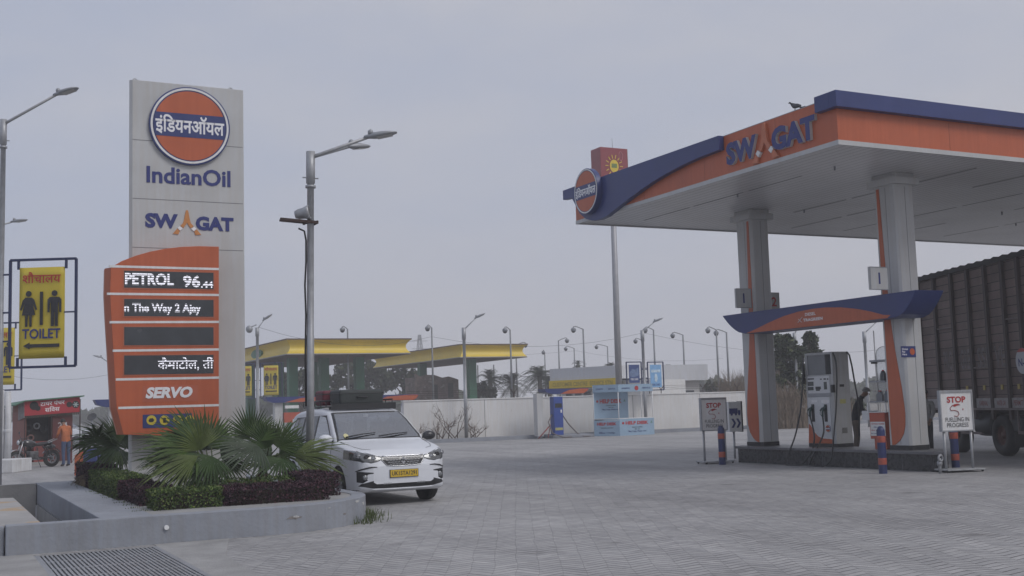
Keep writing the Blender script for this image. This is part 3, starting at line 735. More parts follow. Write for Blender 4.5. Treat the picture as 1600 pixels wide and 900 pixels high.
b = MB(); b.tube([(-.22,-.05,zb-.26),(-.12,-.05,zb-.30),(-.085,-.03,zb-.45),(-.075,0,zb-.8),(-.10,-.02,zb-1.2),(-.075,0,zb-1.7),(-.085,0,zb-2.4),(-.07,0,zb-3.2)], .016, 7); b.build('cable', BLACK, pole1)

LA = dp(-1, 656, 24); LB = dp(-41, 657, 38.6)
street_lamp('street_lamp', 'tall street lamp with single arm carrying the big toilet banner at the photo edge', (LA.x, LA.y, 0), dp(1,187,24).z, [(EX*.97-_fw*.12, 1.22, .48)], .062)
street_lamp('street_lamp', 'second street lamp, farther off, its head reaching in above the toilet banners', (LB.x, LB.y, 0), dp(-41,358,38.6).z, [(EX, 1.25, .22)], .07)
for px_, r0, h_, lb_ in ((11.5, .10, 2.2, 'thicker whitewashed post on the white plinth near the red kiosk'), (2.5, .07, 2.25, 'thinner whitewashed post on the white plinth at the photo edge')):
    q = dp(px_, 730, 36.6)
    b = MB(); b.tube([(0,0,0),(.01,0,1.2),(-.01,0,h_)], [r0,r0*.95,r0*.9], 10); b.lathe([(r0*1.0,.9),(r0*1.12,.92),(r0*1.12,1.0),(r0*1.0,1.02)], 10)
    tag(b.build('whitewashed_post', mat('whitewash_post', (.60,.61,.63), .8, 0, .1, 3, streak=.15), None, 0, (q.x, q.y, .3)), lb_, 'post')
q = dp(8, 735, 35.6)
b = MB(); b.box(-.9,.36,-.3,1.1,0,.40); 
tag(b.build('plinth', mat('whitewash_post', (0,0,0)), None, .02, (q.x, q.y, 0), (0,0,-YAW)), 'low whitewashed concrete plinth under the two pale posts', 'plinth')

# ------------------------------------------------------------------ toilet banners
def toilet_sign(label, base, mir=1, s=1.0, rz=-YAW, zb_=2.68, group='toilet banners'):
    t = thing('toilet_banner', label, 'banner', base, rz, group)
    X = lambda x: x*mir
    def rect(b, x0, x1, z0, z1, w): 
        for p_, q_ in (((x0,z0),(x1,z0)),((x0,z1),(x1,z1)),((x0,z0),(x0,z1)),((x1,z0),(x1,z1))): b.bar((X(p_[0])*s,0,p_[1]*s),(X(q_[0])*s,0,q_[1]*s), w*s, w*s, upv=(0,1,0))
    b = MB(); rect(b, .19, 1.57, zb_, zb_+2.25, .05)
    for zz in (zb_+.55, zb_+1.15, zb_+1.95): b.bar((X(.0)*s,0,zz*s),(X(.19)*s,0,zz*s), .035*s)
    b.bar((X(1.33)*s,0,(zb_+1.13)*s),(X(1.57)*s,0,(zb_+1.13)*s), .03*s)
    for xx in (.36,1.36):
        for zz, z2 in ((zb_,zb_+.20),(zb_+2.25,zb_+2.05)): b.bar((X(xx)*s,0,zz*s),(X(xx)*s,0,z2*s), .045*s, .045*s, upv=(0,1,0))
    b.build('frame', mat('navy_frame', (.03,.04,.10), .5, .1, .1), t)
    xc = X(.86)*s; w, h = .95*s, 1.91*s; zc = (zb_+1.13)*s
    b = MB(); nx, nz = 8, 12; vs = []
    for j in range(nz+1):
        for i in range(nx+1): vs.append((xc-w/2+w*i/nx, -.012*s*sin(3.1*i/nx)*sin(j*.7)-.004, zc-h/2+h*j/nz))
    fs = [(j*(nx+1)+i, j*(nx+1)+i+1, (j+1)*(nx+1)+i+1, (j+1)*(nx+1)+i) for j in range(nz) for i in range(nx)]
    b.add(vs, fs, 0, True); bn = b.build('cloth', YELLOW, t)
    so_ = bn.modifiers.new('solid', 'SOLIDIFY'); so_.thickness = .006*s
    Y = -.028*s
    lettering("शौचालय", RED_INK, bn, (xc, Y, zc+.74*s), .80*s, .24*s, bold=.012, ext=.003)
    lettering("TOILET", NAVY_INK, bn, (xc, Y, zc-.44*s), .80*s, .21*s, bold=.02, ext=.003)
    pf = lambda a, c, tt: Vector((xc+a*s, tt, zc+c*s))
    b = MB()   # symbols: woman, divider, man
    b.box(xc-.035*s, xc+.03*s, Y-.002, Y+.004, zc-.26*s, zc+.44*s); b.build('divider', BLACK_INK, bn)
    def disc(bb, x, z, r): bb.prism([(x+r*cos(k*pi/8), z+r*sin(k*pi/8)) for k in range(16)], pf, Y, Y-.003)
    b = MB(); disc(b, -.27, .40, .062); b.prism([(-.34,.32),(-.20,.32),(-.15,.27),(-.09,.07),(-.125,.05),(-.185,.20),(-.13,-.05),(-.20,-.05),(-.20,-.29),(-.25,-.29),(-.255,-.05),(-.285,-.05),(-.29,-.29),(-.34,-.29),(-.34,-.05),(-.41,-.05),(-.355,.20),(-.415,.05),(-.45,.07),(-.39,.27)], pf, Y, Y-.003); b.build('symbol', BLACK_INK, bn)
    b = MB(); disc(b, .27, .40, .062); b.prism([(.17,.32),(.37,.32),(.415,.27),(.415,.0),(.37,.0),(.365,.2),(.345,.2),(.345,-.29),(.28,-.29),(.275,.0),(.265,.0),(.26,-.29),(.195,-.29),(.195,.2),(.175,.2),(.17,.0),(.125,.0),(.125,.27)], pf, Y, Y-.003); b.build('symbol', BLACK_INK, bn)
    b = MB(); b.prism([(-.38,-.69),(-.24,-.76),(-.24,-.725),(.38,-.725),(.38,-.655),(-.24,-.655),(-.24,-.62)], pf, Y, Y-.003); b.build('arrow', BLACK_INK, bn)
    return t
toilet_sign('largest yellow toilet banner in a navy frame, left of the price sign', (LA.x, LA.y, 0))
toilet_sign('yellow toilet banner half hidden behind the largest toilet banner', (LB.x, LB.y, 0), zb_=dp(28,609,38.6).z)
q = dp(403, 644, 72)
far_pole = street_lamp('street_lamp', 'distant lamp post carrying two toilet banners beside the yellow canopy', (q.x, q.y, 0), dp(401,512,72).z, [(EX, .45, .5)], .11, head=1.3, collar=False)
zf = dp(424,616,72).z - .16
sc_ = 1.0
toilet_sign('small distant toilet banner to the right of its lamp post', (q.x, q.y, 0), 1, .97, zb_=zf)
toilet_sign('small distant toilet banner cut off by the price sign', (q.x, q.y, 0), -1, .97, zb_=zf)
b = MB(); b.ell((0,0,0), .22, .22, .24, 12); b.cyl((0,0,.1),(.45,0,.28), .04, n=8)
tag(b.build('camera_dome', GREYMETAL, far_pole, 0, (-.5,0,dp(401,512,72).z-.1)), None, None)

# ------------------------------------------------------------------ bollards
def bollard(label, p, h=.94):
    t = thing('bollard', label, 'bollard', (p[0], p[1], 0), 0, 'navy bollards with orange bands')
    r = .082
    b = MB(); b.lathe([(r,0),(r,h-.09),(r*.97,h-.07),(r*.45,h),(0,h+.004)], 18); b.build('post', mat('navy_bollard', (.025,.04,.14), .45, .1, .2, 8, streak=.2), t)
    for z0 in (.18, .62):
        b = MB(); b.lathe([(r+.001,z0),(r+.003,z0+.005),(r+.003,z0+.125),(r+.001,z0+.13)], 18); b.build('band', mat('faded_orange_band', (.40,.085,.05), .5, 0, .2, 10), t)
    return t
bollard('navy bollard with orange bands before the far stop sign', gp(1129,726))
bollard('navy bollard with orange bands beside the orange oil stand', gp(1380,740))
bollard('navy bollard with orange bands behind the nearest stop sign', (18.98,17.35))

# ------------------------------------------------------------------ stop signs
def hose_symbol(b, c, k, ex=(1,0,0)):
    pts = [(.10,.10),(.04,.13),(-.05,.12),(-.13,.09),(-.19,.03),(-.17,-.03),(-.06,-.03),(.03,-.06),(.06,-.13),(.0,-.19),(-.08,-.17)]
    b.tube([(c[0]+x*k, c[1], c[2]+z*k) for x, z in pts], .009*k, 6)
def stop_sign(label, base, rz, w=.72):
    t = thing('stop_sign', label, 'sign stand', base, rz, 'fuelling stop signs')
    z0, z1 = .80, 1.62
    b = MB(); b.box(-w/2+.02, w/2-.02, -.03, .03, z0+.02, z1-.02); bd = b.build('board', WHITE, t, .004)
    b = MB()
    for a in ((-w/2, -w/2+.025, z0, z1), (w/2-.025, w/2, z0, z1), (-w/2+.025, w/2-.025, z0, z0+.025), (-w/2+.025, w/2-.025, z1-.05, z1)): b.box(a[0], a[1], -.045, .045, a[2], a[3])
    b.build('frame', STEEL, bd)
    for xx in (-w/2+.07, w/2-.07):
        b = MB(); b.cyl((xx,0,.05),(xx,0,z0), .028, n=10); b.build('leg', STEEL, t)
    b = MB(); b.box(-w/2-.05, w/2+.05, -.24, .24, .035, .065); b.build('base_plate', mat('worn_plate', (.34,.35,.36), .6, .2, .25, 8), t, .008)
    for xx in (-w/2, w/2):
        for yy in (-.2,.2):
            b = MB(); b.cyl((xx,yy-.015,.022),(xx,yy+.015,.022), .02, n=10); b.build('castor', BLACK, t)
    lettering("STOP", RED_INK, bd, (0,-.033,z1-.19), .42, .125, bold=.035, ext=.003)
    lettering("FUELLING IN", BLACK_INK, bd, (0,-.033,z0+.235), .53, .085, bold=.0, ext=.003)
    lettering("PROGRESS", BLACK_INK, bd, (.0,-.033,z0+.125), .48, .085, bold=.0, ext=.003)
    b = MB(); hose_symbol(b, (.0,-.036,z0+.44), .78); b.build('hose_symbol', mat('dark_red_line', (.28,.03,.03), .5, 0, 0), bd)
    b = MB(); b.prism([(-.08,.08),(-.03,.125),(.03,.13),(.05,.095),(.0,.085),(-.04,.06)], lambda x, z, tt: Vector((x, tt, z0+.44+z*.78)), -.034, -.038); b.ell((.14,-.036,z0+.43), .012, .004, .02, 8); b.build('nozzle_symbol', RED_INK, bd)
    return t
p = gp(1120, 724); stop_sign('grey stop sign stand beyond the far end of the pump island', (p.x, p.y+.05, 0), radians(-6), .74)
p = gp(1500, 737); stop_sign('brightest stop sign stand in front of the lorry', (p.x, p.y, 0), radians(-14), .74)
# lorry arrow sign
v_ = 24.75; a = vp(1138,628,v_); c = vp(1160,674,v_); o = Vector(((a.x+c.x)/2, v_, 0))
t = thing('arrow_sign', 'white sign box showing a lorry and arrows behind the far stop sign', 'sign', o)
w = c.x-a.x
b = MB(); b.box(-w/2, w/2, 0, .20, c.z, a.z); bx = b.build('sign_box', WHITE, t, .008)
b = MB(); b.box(w/2, w/2+.035, -.005, .2, c.z-.01, a.z+.01); b.build('side_frame', DARK, bx)
b = MB(); b.cyl((0,.1,0),(0,.1,c.z), .03, n=10); b.build('post', STEEL, t)
zc = (a.z+c.z)/2
b = MB(); b.box(-.19,.08,-.004,0,zc+.08,zc+.22); b.box(.09,.17,-.004,0,zc+.08,zc+.17); 
for xx in (-.12,.02,.13): b.prism([(xx+.035*cos(k*pi/6), zc+.065+.035*sin(k*pi/6)) for k in range(12)], PV, -.006, 0)
b.build('lorry_symbol', NAVY_INK, bx)
for xx in (-.14,.02):
    b = MB(); b.prism([(xx,zc-.05),(xx+.07,zc-.05),(xx+.15,zc-.17),(xx+.07,zc-.29),(xx,zc-.29),(xx+.08,zc-.17)], PV, -.004, 0); b.build('chevron', NAVY_INK, bx)

# ------------------------------------------------------------------ fuel dispenser
DU = 18.6
def Z7(X, Y): return (1230+X/4.285, 530+Y/4.285)
OD = Vector((18.85, 20.87, .40))
dsp = thing('fuel_dispenser', 'tall grey fuel dispenser with two nozzles on the pump island', 'fuel pump', OD)
def F(X, Y, u=DU): q = up(*Z7(X, Y), u); return q.y-OD.y, q.z-OD.z
vL, vR = .46, -.47
uf, ub = DU-OD.x, .24
D_GREY = mat('dispenser_grey', (.40,.41,.42), .4, .1, .06, 3, streak=.06)
D_LIGHT = mat('dispenser_light', (.58,.59,.60), .42, 0, .05, 3)
b = MB()
zo0, zo1 = F(130,243)[1], F(130,112)[1]
b.box(uf, ub, vR, vL, .08, zo0); 
b.box(uf, ub, vL-.07, vL, zo0, zo1); b.box(uf, ub, vR, vR+.06, zo0, zo1); b.box(uf, ub, vR, vL, zo1, 2.19)
body = b.build('cabinet', D_GREY, dsp, .006, merge=False)
b = MB(); b.box(uf+.02, ub-.03, vR+.26, vL-.072, zo0+.002, zo1-.002); b.build('display_head', mat('display_grey', (.17,.18,.19), .35, 0, .05), dsp)
b = MB(); b.box(uf-.006, ub+.01, vR-.006, vL+.006, .0, .08); b.build('plinth', DARK, dsp)
def panel(name, X0, Y0, X1, Y1, m, par, d=.012, bev=.003):
    a = F(X0, Y0); c = F(X1, Y1)
    bb = MB(); bb.box(uf-d, uf-.001, c[0], a[0], c[1], a[1]); return bb.build(name, m, par, bev)
kp = panel('control_panel', 138, 252, 290, 360, D_LIGHT, dsp)
for r_ in ((141,286,180,312),(141,320,180,342),(247,286,270,336)): panel('display', *r_, mat('lcd_dark', (.05,.06,.06), .2, 0, .05), kp, .016, 0)
for r_ in ((192,318,228,335),(195,337,222,345),(140,263,182,270),(222,264,234,271),(246,262,262,271),(268,262,278,271)): panel('key_row', *r_, DARK, kp, .015, 0)
panel('dark_band', 140, 363, 296, 384, GREYMETAL, dsp)
lp = panel('lower_panel', 138, 390, 303, 672, D_LIGHT, dsp)
for X0 in (164, 249):
    hp = panel('nozzle_holster', X0, 436, X0+26, 552, DARK, lp, .02)
for r_ in ((165,408,203,422),(230,406,284,426)): panel('label_plate', *r_, WHITE, lp, .015, 0)
b = MB()
pts = [F(*q) for q in ((150,560),(165,575),(185,615),(215,648),(250,662),(305,667))]
poly = [(q[0], q[1]) for q in pts] + [(F(305,702)[0], .085), (F(148,702)[0], .085)]
b.prism(poly, PU, uf-.013, uf-.0135-.003); b.build('orange_skirt', ORANGE, lp)
b = MB(); b.tube([(uf-.017, q[0], q[1]) for q in pts], .012, 6); b.build('white_line', WHITE, lp)
e = F(278, 598); emblem(lp, (uf-.013, e[0], e[1]), .085, (0,-1,0), (-1,0,0), thick=.008)
HOSE = mat('hose_rubber', (.018,.019,.02), .45, 0, .1)
NOZ = mat('nozzle_green', (.02,.055,.05), .4, 0, .1)
def nozzle(px0, par):
    a = F(px0, 470); 
    b = MB()
    y0, z0 = a; uu = uf-.06
    b.tube([(uu-.03,y0+.09,z0-.03),(uu,y0+.05,z0+.02),(uu,y0-.02,z0+.03),(uu,y0-.06,z0+.10)], [.018,.026,.03,.02], 8)     # spout and body
    b.tube([(uu,y0-.0,z0+.03),(uu-.01,y0+.03,z0-.06),(uu-.02,y0+.02,z0-.17)], [.03,.024,.022], 8)                         # grip
    b.tube([(uu-.04,y0+.06,z0-.02),(uu-.05,y0+.07,z0-.10),(uu-.03,y0+.03,z0-.16)], [.008,.008,.008], 6)                   # guard
    return b.build('nozzle', NOZ, par), (uu-.02,y0+.02,z0-.17)
def hose(pts, par, start=None):
    P = []
    N_ = len(pts)
    for X, Y, u in pts:
        q = up(*Z7(X, Y), u); P.append(Vector((q.x-OD.x, q.y-OD.y, max(q.z-OD.z, -.385))))
    if start is not None: P.append(Vector(start))
    Q = []          # Catmull-Rom
    for i in range(len(P)-1):
        p0, p1, p2, p3 = P[max(i-1,0)], P[i], P[i+1], P[min(i+2,len(P)-1)]
        for k in range(6):
            s_ = k/6; Q.append(.5*((2*p1)+(p2-p0)*s_+(2*p0-5*p1+4*p2-p3)*s_*s_+(3*p1-p0-3*p2+p3)*s_**3))
    Q.append(P[-1])
    bb = MB(); bb.tube(Q, .019, 8); return bb.build('hose', HOSE, par)
n1, e1 = nozzle(172, dsp); n2, e2 = nozzle(257, dsp)
hose([(106,110,18.62),(106,190,18.55),(103,300,18.5),(88,480,18.4),(55,640,18.1),(15,750,17.92),(-12,820,17.9),(0,852,17.88),(40,858,17.88),(100,835,17.9),(160,760,18.0),(180,690,18.2),(178,620,18.4)], dsp, e1)
hose([(306,92,18.6),(325,150,18.56),(332,250,18.54),(331,350,18.54),(326,480,18.45),(312,640,18.2),(303,740,18.0),(285,820,17.9),(235,858,17.88),(165,860,17.88),(148,835,17.9),(175,775,17.95),(215,700,18.2),(245,620,18.4)], dsp, e2)
b = MB(); b.cyl((uf-.03, .49, F(105,180)[1]),(uf-.03, .49, F(105,300)[1]), .03, n=10); b.build('hose_spring', DARK, dsp)
b = MB(); a = F(331, 330); b.box(uf-.10, uf-.02, vR-.07, vR-.01, a[1]-.09, a[1]+.09); b.build('hose_clip', DARK, dsp)
b = MB()
P = [vp(*Z7(X,Y), 20.36) for X, Y in ((385,85),(402,105),(420,180),(440,300),(458,390),(470,520),(468,650))]
b.tube([(q.x-OD.x+.06, q.y-OD.y, max(q.z-OD.z, .0)) for q in P], .019, 8); b.build('hose', HOSE, dsp)
b = MB()
def sidep(X0, Y0, X1, Y1, m, nm):
    a = vp(*Z7(X0,Y0), 20.4); c = vp(*Z7(X1,Y1), 20.4); bb = MB(); bb.box(a.x-OD.x, c.x-OD.x, vR-.006, vR-.001, c.z-OD.z, a.z-OD.z); bb.build(nm, m, body)
sidep(368,592,404,628, mat('steel_plate', (.22,.22,.21), .4, .5, .1), 'data_plate')
sidep(352,402,392,430, mat('faded_yellow', (.42,.40,.16), .6, 0, .15, 20), 'warning_label')
sidep(350,302,380,318, DARK, 'latch')

# ------------------------------------------------------------------ engine-oil stand
ou = 18.42
oc = up(*Z7(590,690), ou); OO = Vector((ou, oc.y, .40))
oil = thing('oil_stand', 'orange oil display stand with clear arched shelves on the pump island', 'display stand', OO, -pi/2)
def S(X, Y): q = up(*Z7(X, Y), ou); return OO.y-q.y, q.z-OO.z
def sbox(nm, X0, Y0, X1, Y1, y0, y1, m, par=oil, bev=.004):
    a = S(X0,Y0); c = S(X1,Y1); bb = MB(); bb.box(a[0], c[0], y0, y1, c[1], a[1]); return bb.build(nm, m, par, bev)
SHELL = mat('stand_orange', (.42,.085,.045), .45, 0, .08, 3)
a = S(548,490); c = S(662,690)
b = MB(); b.box(a[0], c[0], 0, .4, .22, a[1]); b.box(a[0]+.06, c[0]-.03, .05, .38, 0, .22); b.build('pedestal', SHELL, oil, .008)
nt_ = sbox('notice', 557, 553, 661, 648, -.006, -.001, WHITE)
for i, s in enumerate(("Lubricants Available", "Ask us for", "the right oil", "for your vehicle")):
    q = S(608, 566+i*22); lettering(s, NAVY_INK if i % 2 else RED_INK, nt_, (q[0], -.007, q[1]), (S(655,0)[0]-S(562,0)[0])*(.95 if i != 1 else .6), .03, bold=.03, ext=.001)
a = S(541,488); c = S(658,422)
b = MB()
for x, y in ((a[0],0),(c[0],0),(a[0],.38),(c[0],.38)): b.box(x-.012, x+.012, y-.012, y+.012, a[1], c[1])
b.box(a[0]-.02, c[0]+.02, -.02, .4, a[1]-.012, a[1]); b.build('tray', WHITE, oil)
sbox('drawer', 494, 480, 546, 542, .02, .36, D_LIGHT)
sp_ = sbox('side_board', 632, 118, 660, 470, .37, .41, SHELL)
sh_ = MB()
GL = mat('clear_acrylic', (.80,.82,.84), .05, 0, 0, trans=.9)
pts = []
la, lb = S(527,420), S(628,420); ztop = S(577,48)[1]; zs = S(577,100)[1]
cx_, rx_ = (la[0]+lb[0])/2, (lb[0]-la[0])/2
poly = [(la[0],la[1]),(lb[0],lb[1])] + [(cx_+rx_*cos(k*pi/14), zs+(ztop-zs)*sin(k*pi/14)) for k in range(15)]
b = MB(); b.prism(poly, PV, .385, .391); b.build('acrylic_back', GL, oil)
b = MB(); b.tube([(la[0],.38,la[1])] + [(cx_-rx_*cos(k*pi/14), .38, zs+(ztop-zs)*sin(k*pi/14)) for k in range(15)] + [(lb[0],.38,lb[1])], .007, 6); b.build('arch_frame', STEEL, oil)
for Y in (145, 284, 420): sbox('shelf', 526, Y-3, 632, Y+3, .1, .38, GREYMETAL, oil, 0)
def bottle(label, X, Y0, Y1, w, col, cat='oil bottle'):
    a = S(X, Y0); h = a[1]-S(X,Y1)[1]
    t = thing('oil_bottle', label, cat, Vector((.22, -a[0], S(X,Y1)[1]))+OO, -pi/2)
    b = MB(); b.prism([(-w/2,0),(w/2,0),(w/2,h*.62),(w*.22,h*.82),(w*.2,h*.9),(-w*.2,h*.9),(-w*.22,h*.82),(-w/2,h*.62)], PV, -.04, .04); b.build('can', mat('oil_can_'+str(col[0]), col, .35, 0, .05), t, .008)
    b = MB(); b.cyl((0,0,h*.9),(0,0,h), w*.2, n=10); b.build('cap', RED_INK, t)
bottle('dark oil bottle alone on the middle clear shelf', 590, 207, 281, .12, (.05,.06,.07))
bottle('broad grey oil can on the lowest clear shelf', 571, 345, 417, .17, (.16,.17,.19))
bottle('smaller grey oil can against the side board on the lowest shelf', 618, 340, 417, .10, (.12,.14,.17))
b = MB(); b.box(-.02,.02,-.06,.1,-.02,.02); b.build('arm', DARK, oil, 0, (S(510,160)[0], .3, S(510,160)[1]))
b = MB(); b.cyl((la[0]-.03,.38,la[1]-.5),(la[0]-.03,.38,S(527,-60)[1]), .012, n=8); b.build('upright', WHITE, oil)
# air valve at the island end
p = vp(1463, 720, 16.7)
t = thing('air_valve', 'small grey valve wheel at the near end of the pump island', 'valve', (p.x, 16.62, 0))
b = MB(); b.cyl((0,0,0),(0,0,.3), .03, n=8); b.build('pipe', STEEL, t)
b = MB(); b.lathe([(.05,-.03),(.085,0),(.05,.03),(.03,0),(.05,-.03)], 14, Matrix.Translation((0,-.03,.3)) @ Matrix.Rotation(pi/2,4,'X')); b.ell((0,0,.2), .06, .05, .07, 10); b.build('hand_wheel', GREYMETAL, t)
# ------------------------------------------------------------------ white people carrier
from mathutils.bvhtree import BVHTree
def smooth_fn(xs, ys, sig=.03, lo=-.3, hi=5.0):
    g = np.arange(lo, hi, .01); v = np.interp(g, xs, ys)
    k = np.exp(-.5*(np.arange(-20,21)*.01/sig)**2); k /= k.sum()
    vv = np.convolve(np.pad(v, 20, 'edge'), k, 'valid')
    return lambda x: float(np.interp(x, g, vv))
LEN = 4.395
TOP = smooth_fn([0,.015,.04,.08,.14,.22,.6,1.0,1.10,1.35,1.60,1.85,2.05,2.5,3.2,3.8,4.15,4.28,4.36,4.395],
                [.60,.72,.79,.84,.885,.915,.985,1.045,1.075,1.255,1.425,1.555,1.60,1.635,1.63,1.59,1.53,1.40,1.10,.80], .022)
BOT = smooth_fn([0,.02,.06,.15,.4,1,3.4,4.1,4.35,4.395],[.40,.31,.26,.225,.20,.19,.19,.22,.30,.42], .03)
WID = smooth_fn([0,.012,.03,.06,.12,.22,.36,.6,1,2.5,3.6,4.0,4.25,4.36,4.395],[.50,.58,.645,.70,.755,.80,.832,.855,.865,.865,.855,.835,.79,.72,.60], .015)
def ring(y):
    T, B_, Wd = TOP(y), BOT(y), WID(y)
    pts = []
    belt = min(T, 1.02)
    # bottom centre outwards
    for k in range(6): pts.append((Wd*.90*k/5, B_))
    zs = np.linspace(B_+.03, max(belt-.06, B_+.06), 64)
    for z in zs:
        f = 1 - .10*max(0, (.42-z)/.42)**2 - .03*max(0,(z-.75)/.3)**2 + .006*math.exp(-((z-.80)/.05)**2)
        pts.append((Wd*f, z))
    w1 = pts[-1][0]
    if T > 1.13:      # greenhouse
        gh = T - 1.02
        wt = w1 - .012 - .26*gh - .02
        r = min(.11, gh*.45)
        zz = np.linspace(belt-.02, T-r, 16)
        for z in zz: pts.append((w1-.012 - .26*(z-belt+.02), z))
        we = pts[-1][0]
        for k in range(1, 9):
            t = k/8*pi/2*.93; pts.append((we - r*1.25*(1-cos(t)), T-r+r*sin(t)*.97))
        xe, ze = pts[-1]
    else:
        z0 = pts[-1][1]; r = max(T - z0, .01)
        n1 = 24
        for k in range(1, n1+1):
            t = k/n1*pi/2*.93; pts.append((w1 - min(.16, w1*.4)*(1-cos(t)), z0+r*sin(t)*.96))
        xe, ze = pts[-1]
    for k in range(1, 31):
        q = k/30; pts.append((xe*(1-q), ze + (T-ze)*(1-(1-q)**2)))
    return pts
ys = np.concatenate([np.array([0,.004,.01,.018,.027,.038,.05]), np.arange(.058,.44,.008), np.arange(.44,.6,.016), np.arange(.6,1.0,.03), np.arange(1.0,2.1,.02), np.arange(2.1,3.9,.03), np.arange(3.9,4.36,.02), np.array([4.365,4.375,4.385,4.393])])
rings = [ring(float(y)) for y in ys]
NR = len(rings[0])
CV = []
for y, rg in zip(ys, rings):
    CV += [(-x, float(y), z) for x, z in reversed(rg[1:])] + [(x, float(y), z) for x, z in rg[:-1]]
NF = 2*(NR-1)
CFACES = [(i*NF+k, (i+1)*NF+k, (i+1)*NF+(k+1)%NF, i*NF+(k+1)%NF) for i in range(len(ys)-1) for k in range(NF)]
CFACES += [tuple(range(NF)), tuple(reversed(range((len(ys)-1)*NF, len(ys)*NF)))]
def inpoly(x, y, P):
    c = False; n = len(P); j = n-1
    for i in range(n):
        if (P[i][1] > y) != (P[j][1] > y) and x < (P[j][0]-P[i][0])*(y-P[i][1])/(P[j][1]-P[i][1])+P[i][0]: c = not c
        j = i
    return c
WIN = {'side_window_front': [(1.36,1.07),(1.93,1.47),(2.30,1.50),(2.30,1.05)], 'side_window_rear': [(2.40,1.05),(2.40,1.50),(3.10,1.49),(3.18,1.07)], 'quarter_window': [(3.28,1.08),(3.22,1.48),(3.75,1.43),(3.95,1.16)]}
HL = [(.36,.785),(.44,.81),(.60,.86),(.78,.915),(.90,.93),(.90,.78),(.70,.725),(.55,.71),(.44,.735),(.36,.765)]
GRL = [(-.385,.80),(-.36,.815),(.36,.815),(.385,.80),(.385,.74),(.31,.655),(.27,.645),(-.27,.645),(-.31,.655),(-.385,.74)]
INT = [(-.42,.445),(.42,.445),(.72,.375),(.76,.335),(.52,.29),(.36,.285),(-.36,.285),(-.52,.29),(-.76,.335),(-.72,.375)]
FOG = [(.47,.545),(.60,.560),(.775,.575),(.775,.40),(.70,.385),(.625,.43),(.66,.48),(.62,.525)]
def classify(c, n):
    x, y, z = c; ax = abs(x)
    if y < .6:
        if inpoly(ax, z, HL): return 'headlight'
        if y < .3 and inpoly(x, z, GRL): return 'grille'
        if y < .3 and inpoly(x, z, INT): return 'intake'
        if y < .3 and inpoly(ax, z, FOG): return 'fog_recess'
    if 1.05 < y < 1.92 and z > 1.04 and n.z > .12:
        if inpoly(x, y, WS): return 'windshield'
        if inpoly(x, y, WR) and y > 1.09: return 'window_rubber'
    if abs(n.x) > .5:
        for k, P in WIN.items():
            if inpoly(y, z, P): return k
        if 1.25 < y < 4.0 and inpoly(y, z, RUB): return 'window_rubber'
        if z < .27: return 'sill'
    if y > 4.15 and n.y > .3 and 1.05 < z < 1.47 and ax < .6: return 'rear_window'
    if y > 4.0 and n.y > .2 and ax > .5 and .80 < z < 1.05: return 'tail_lamp'
    return 'body'
# cut the shell along every outline so that each part ends in a clean edge
_bm = bmesh.new()
_vv = [_bm.verts.new(v) for v in CV]
for f in CFACES:
    try: _bm.faces.new([_vv[i] for i in f])
    except ValueError: pass
def cut(poly, ax, keep):
    n = len(poly); third = 3 - ax[0] - ax[1]
    for i in range(n):
        p, q = poly[i], poly[(i+1) % n]; dx, dz = q[0]-p[0], q[1]-p[1]; l = sqrt(dx*dx+dz*dz)
        if l < 1e-6: continue
        no = Vector((0,0,0)); no[ax[0]] = -dz/l; no[ax[1]] = dx/l
        co = Vector((0,0,0)); co[ax[0]] = p[0]; co[ax[1]] = p[1]
        fs = []
        for f in _bm.faces:
            if len(f.verts) > 6: continue
            c = f.calc_center_median()
            if not keep(c): continue
            s_ = ((c[ax[0]]-p[0])*dx + (c[ax[1]]-p[1])*dz)/(l*l); s_ = min(1, max(0, s_))
            if sqrt((c[ax[0]]-p[0]-s_*dx)**2 + (c[ax[1]]-p[1]-s_*dz)**2) < .035: fs.append(f)
        if not fs: continue
        ed = {e_ for f in fs for e_ in f.edges}; vt = {v for f in fs for v in f.verts}
        bmesh.ops.bisect_plane(_bm, geom=list(vt)+list(ed)+fs, dist=1e-5, plane_co=co, plane_no=no)
mir = lambda P: [(-x, z) for x, z in P]
for P in (HL, mir(HL)): cut(P, (0,2), lambda c: c.y < .62)
cut(GRL, (0,2), lambda c: c.y < .3); cut(INT, (0,2), lambda c: c.y < .3)
for P in (FOG, mir(FOG)): cut(P, (0,2), lambda c: c.y < .3)
RUB = [(1.27,1.04),(1.90,1.51),(3.80,1.47),(4.02,1.12),(3.9,1.03)]
for P in list(WIN.values()) + [RUB]: cut(P, (1,2), lambda c: abs(c.x) > .5)
WS = [(-.745,1.13),(.745,1.13),(.605,1.84),(-.605,1.84)]; WR = [(-.79,1.10),(.79,1.10),(.65,1.87),(-.65,1.87)]
for P in (WS, WR): cut(P, (0,1), lambda c: c.z > 1.04)
ARCH = {yw: [(yw+.345*cos(2*pi*k/28), .32+.345*sin(2*pi*k/28)) for k in range(28)] for yw in (.85, 3.59)}
for P in ARCH.values(): cut(P, (1,2), lambda c: abs(c.x) > .45)
_bm.verts.index_update(); CV = [tuple(v.co) for v in _bm.verts]
CARP = {}
for f in _bm.faces:
    c = f.calc_center_median(); n = f.normal.copy() if f.normal.length else Vector((0,0,1)); f.normal_update(); n = f.normal.copy()
    if (Vector((c.x, 0, c.z-.8)).dot(Vector((n.x,0,n.z)))) < 0: n = -n
    if abs(c.x) > .45 and any(inpoly(c.y, c.z, P) for P in ARCH.values()): continue
    CARP.setdefault(classify(c, n), []).append(tuple(v.index for v in f.verts))
_bm.free()
CBVH = BVHTree.FromPolygons(CV, CFACES)
def fy(x, z, d=0):
    h = CBVH.ray_cast(Vector((x,-1,z)), Vector((0,1,0)))
    return (h[0].y if h[0] else .1) - d
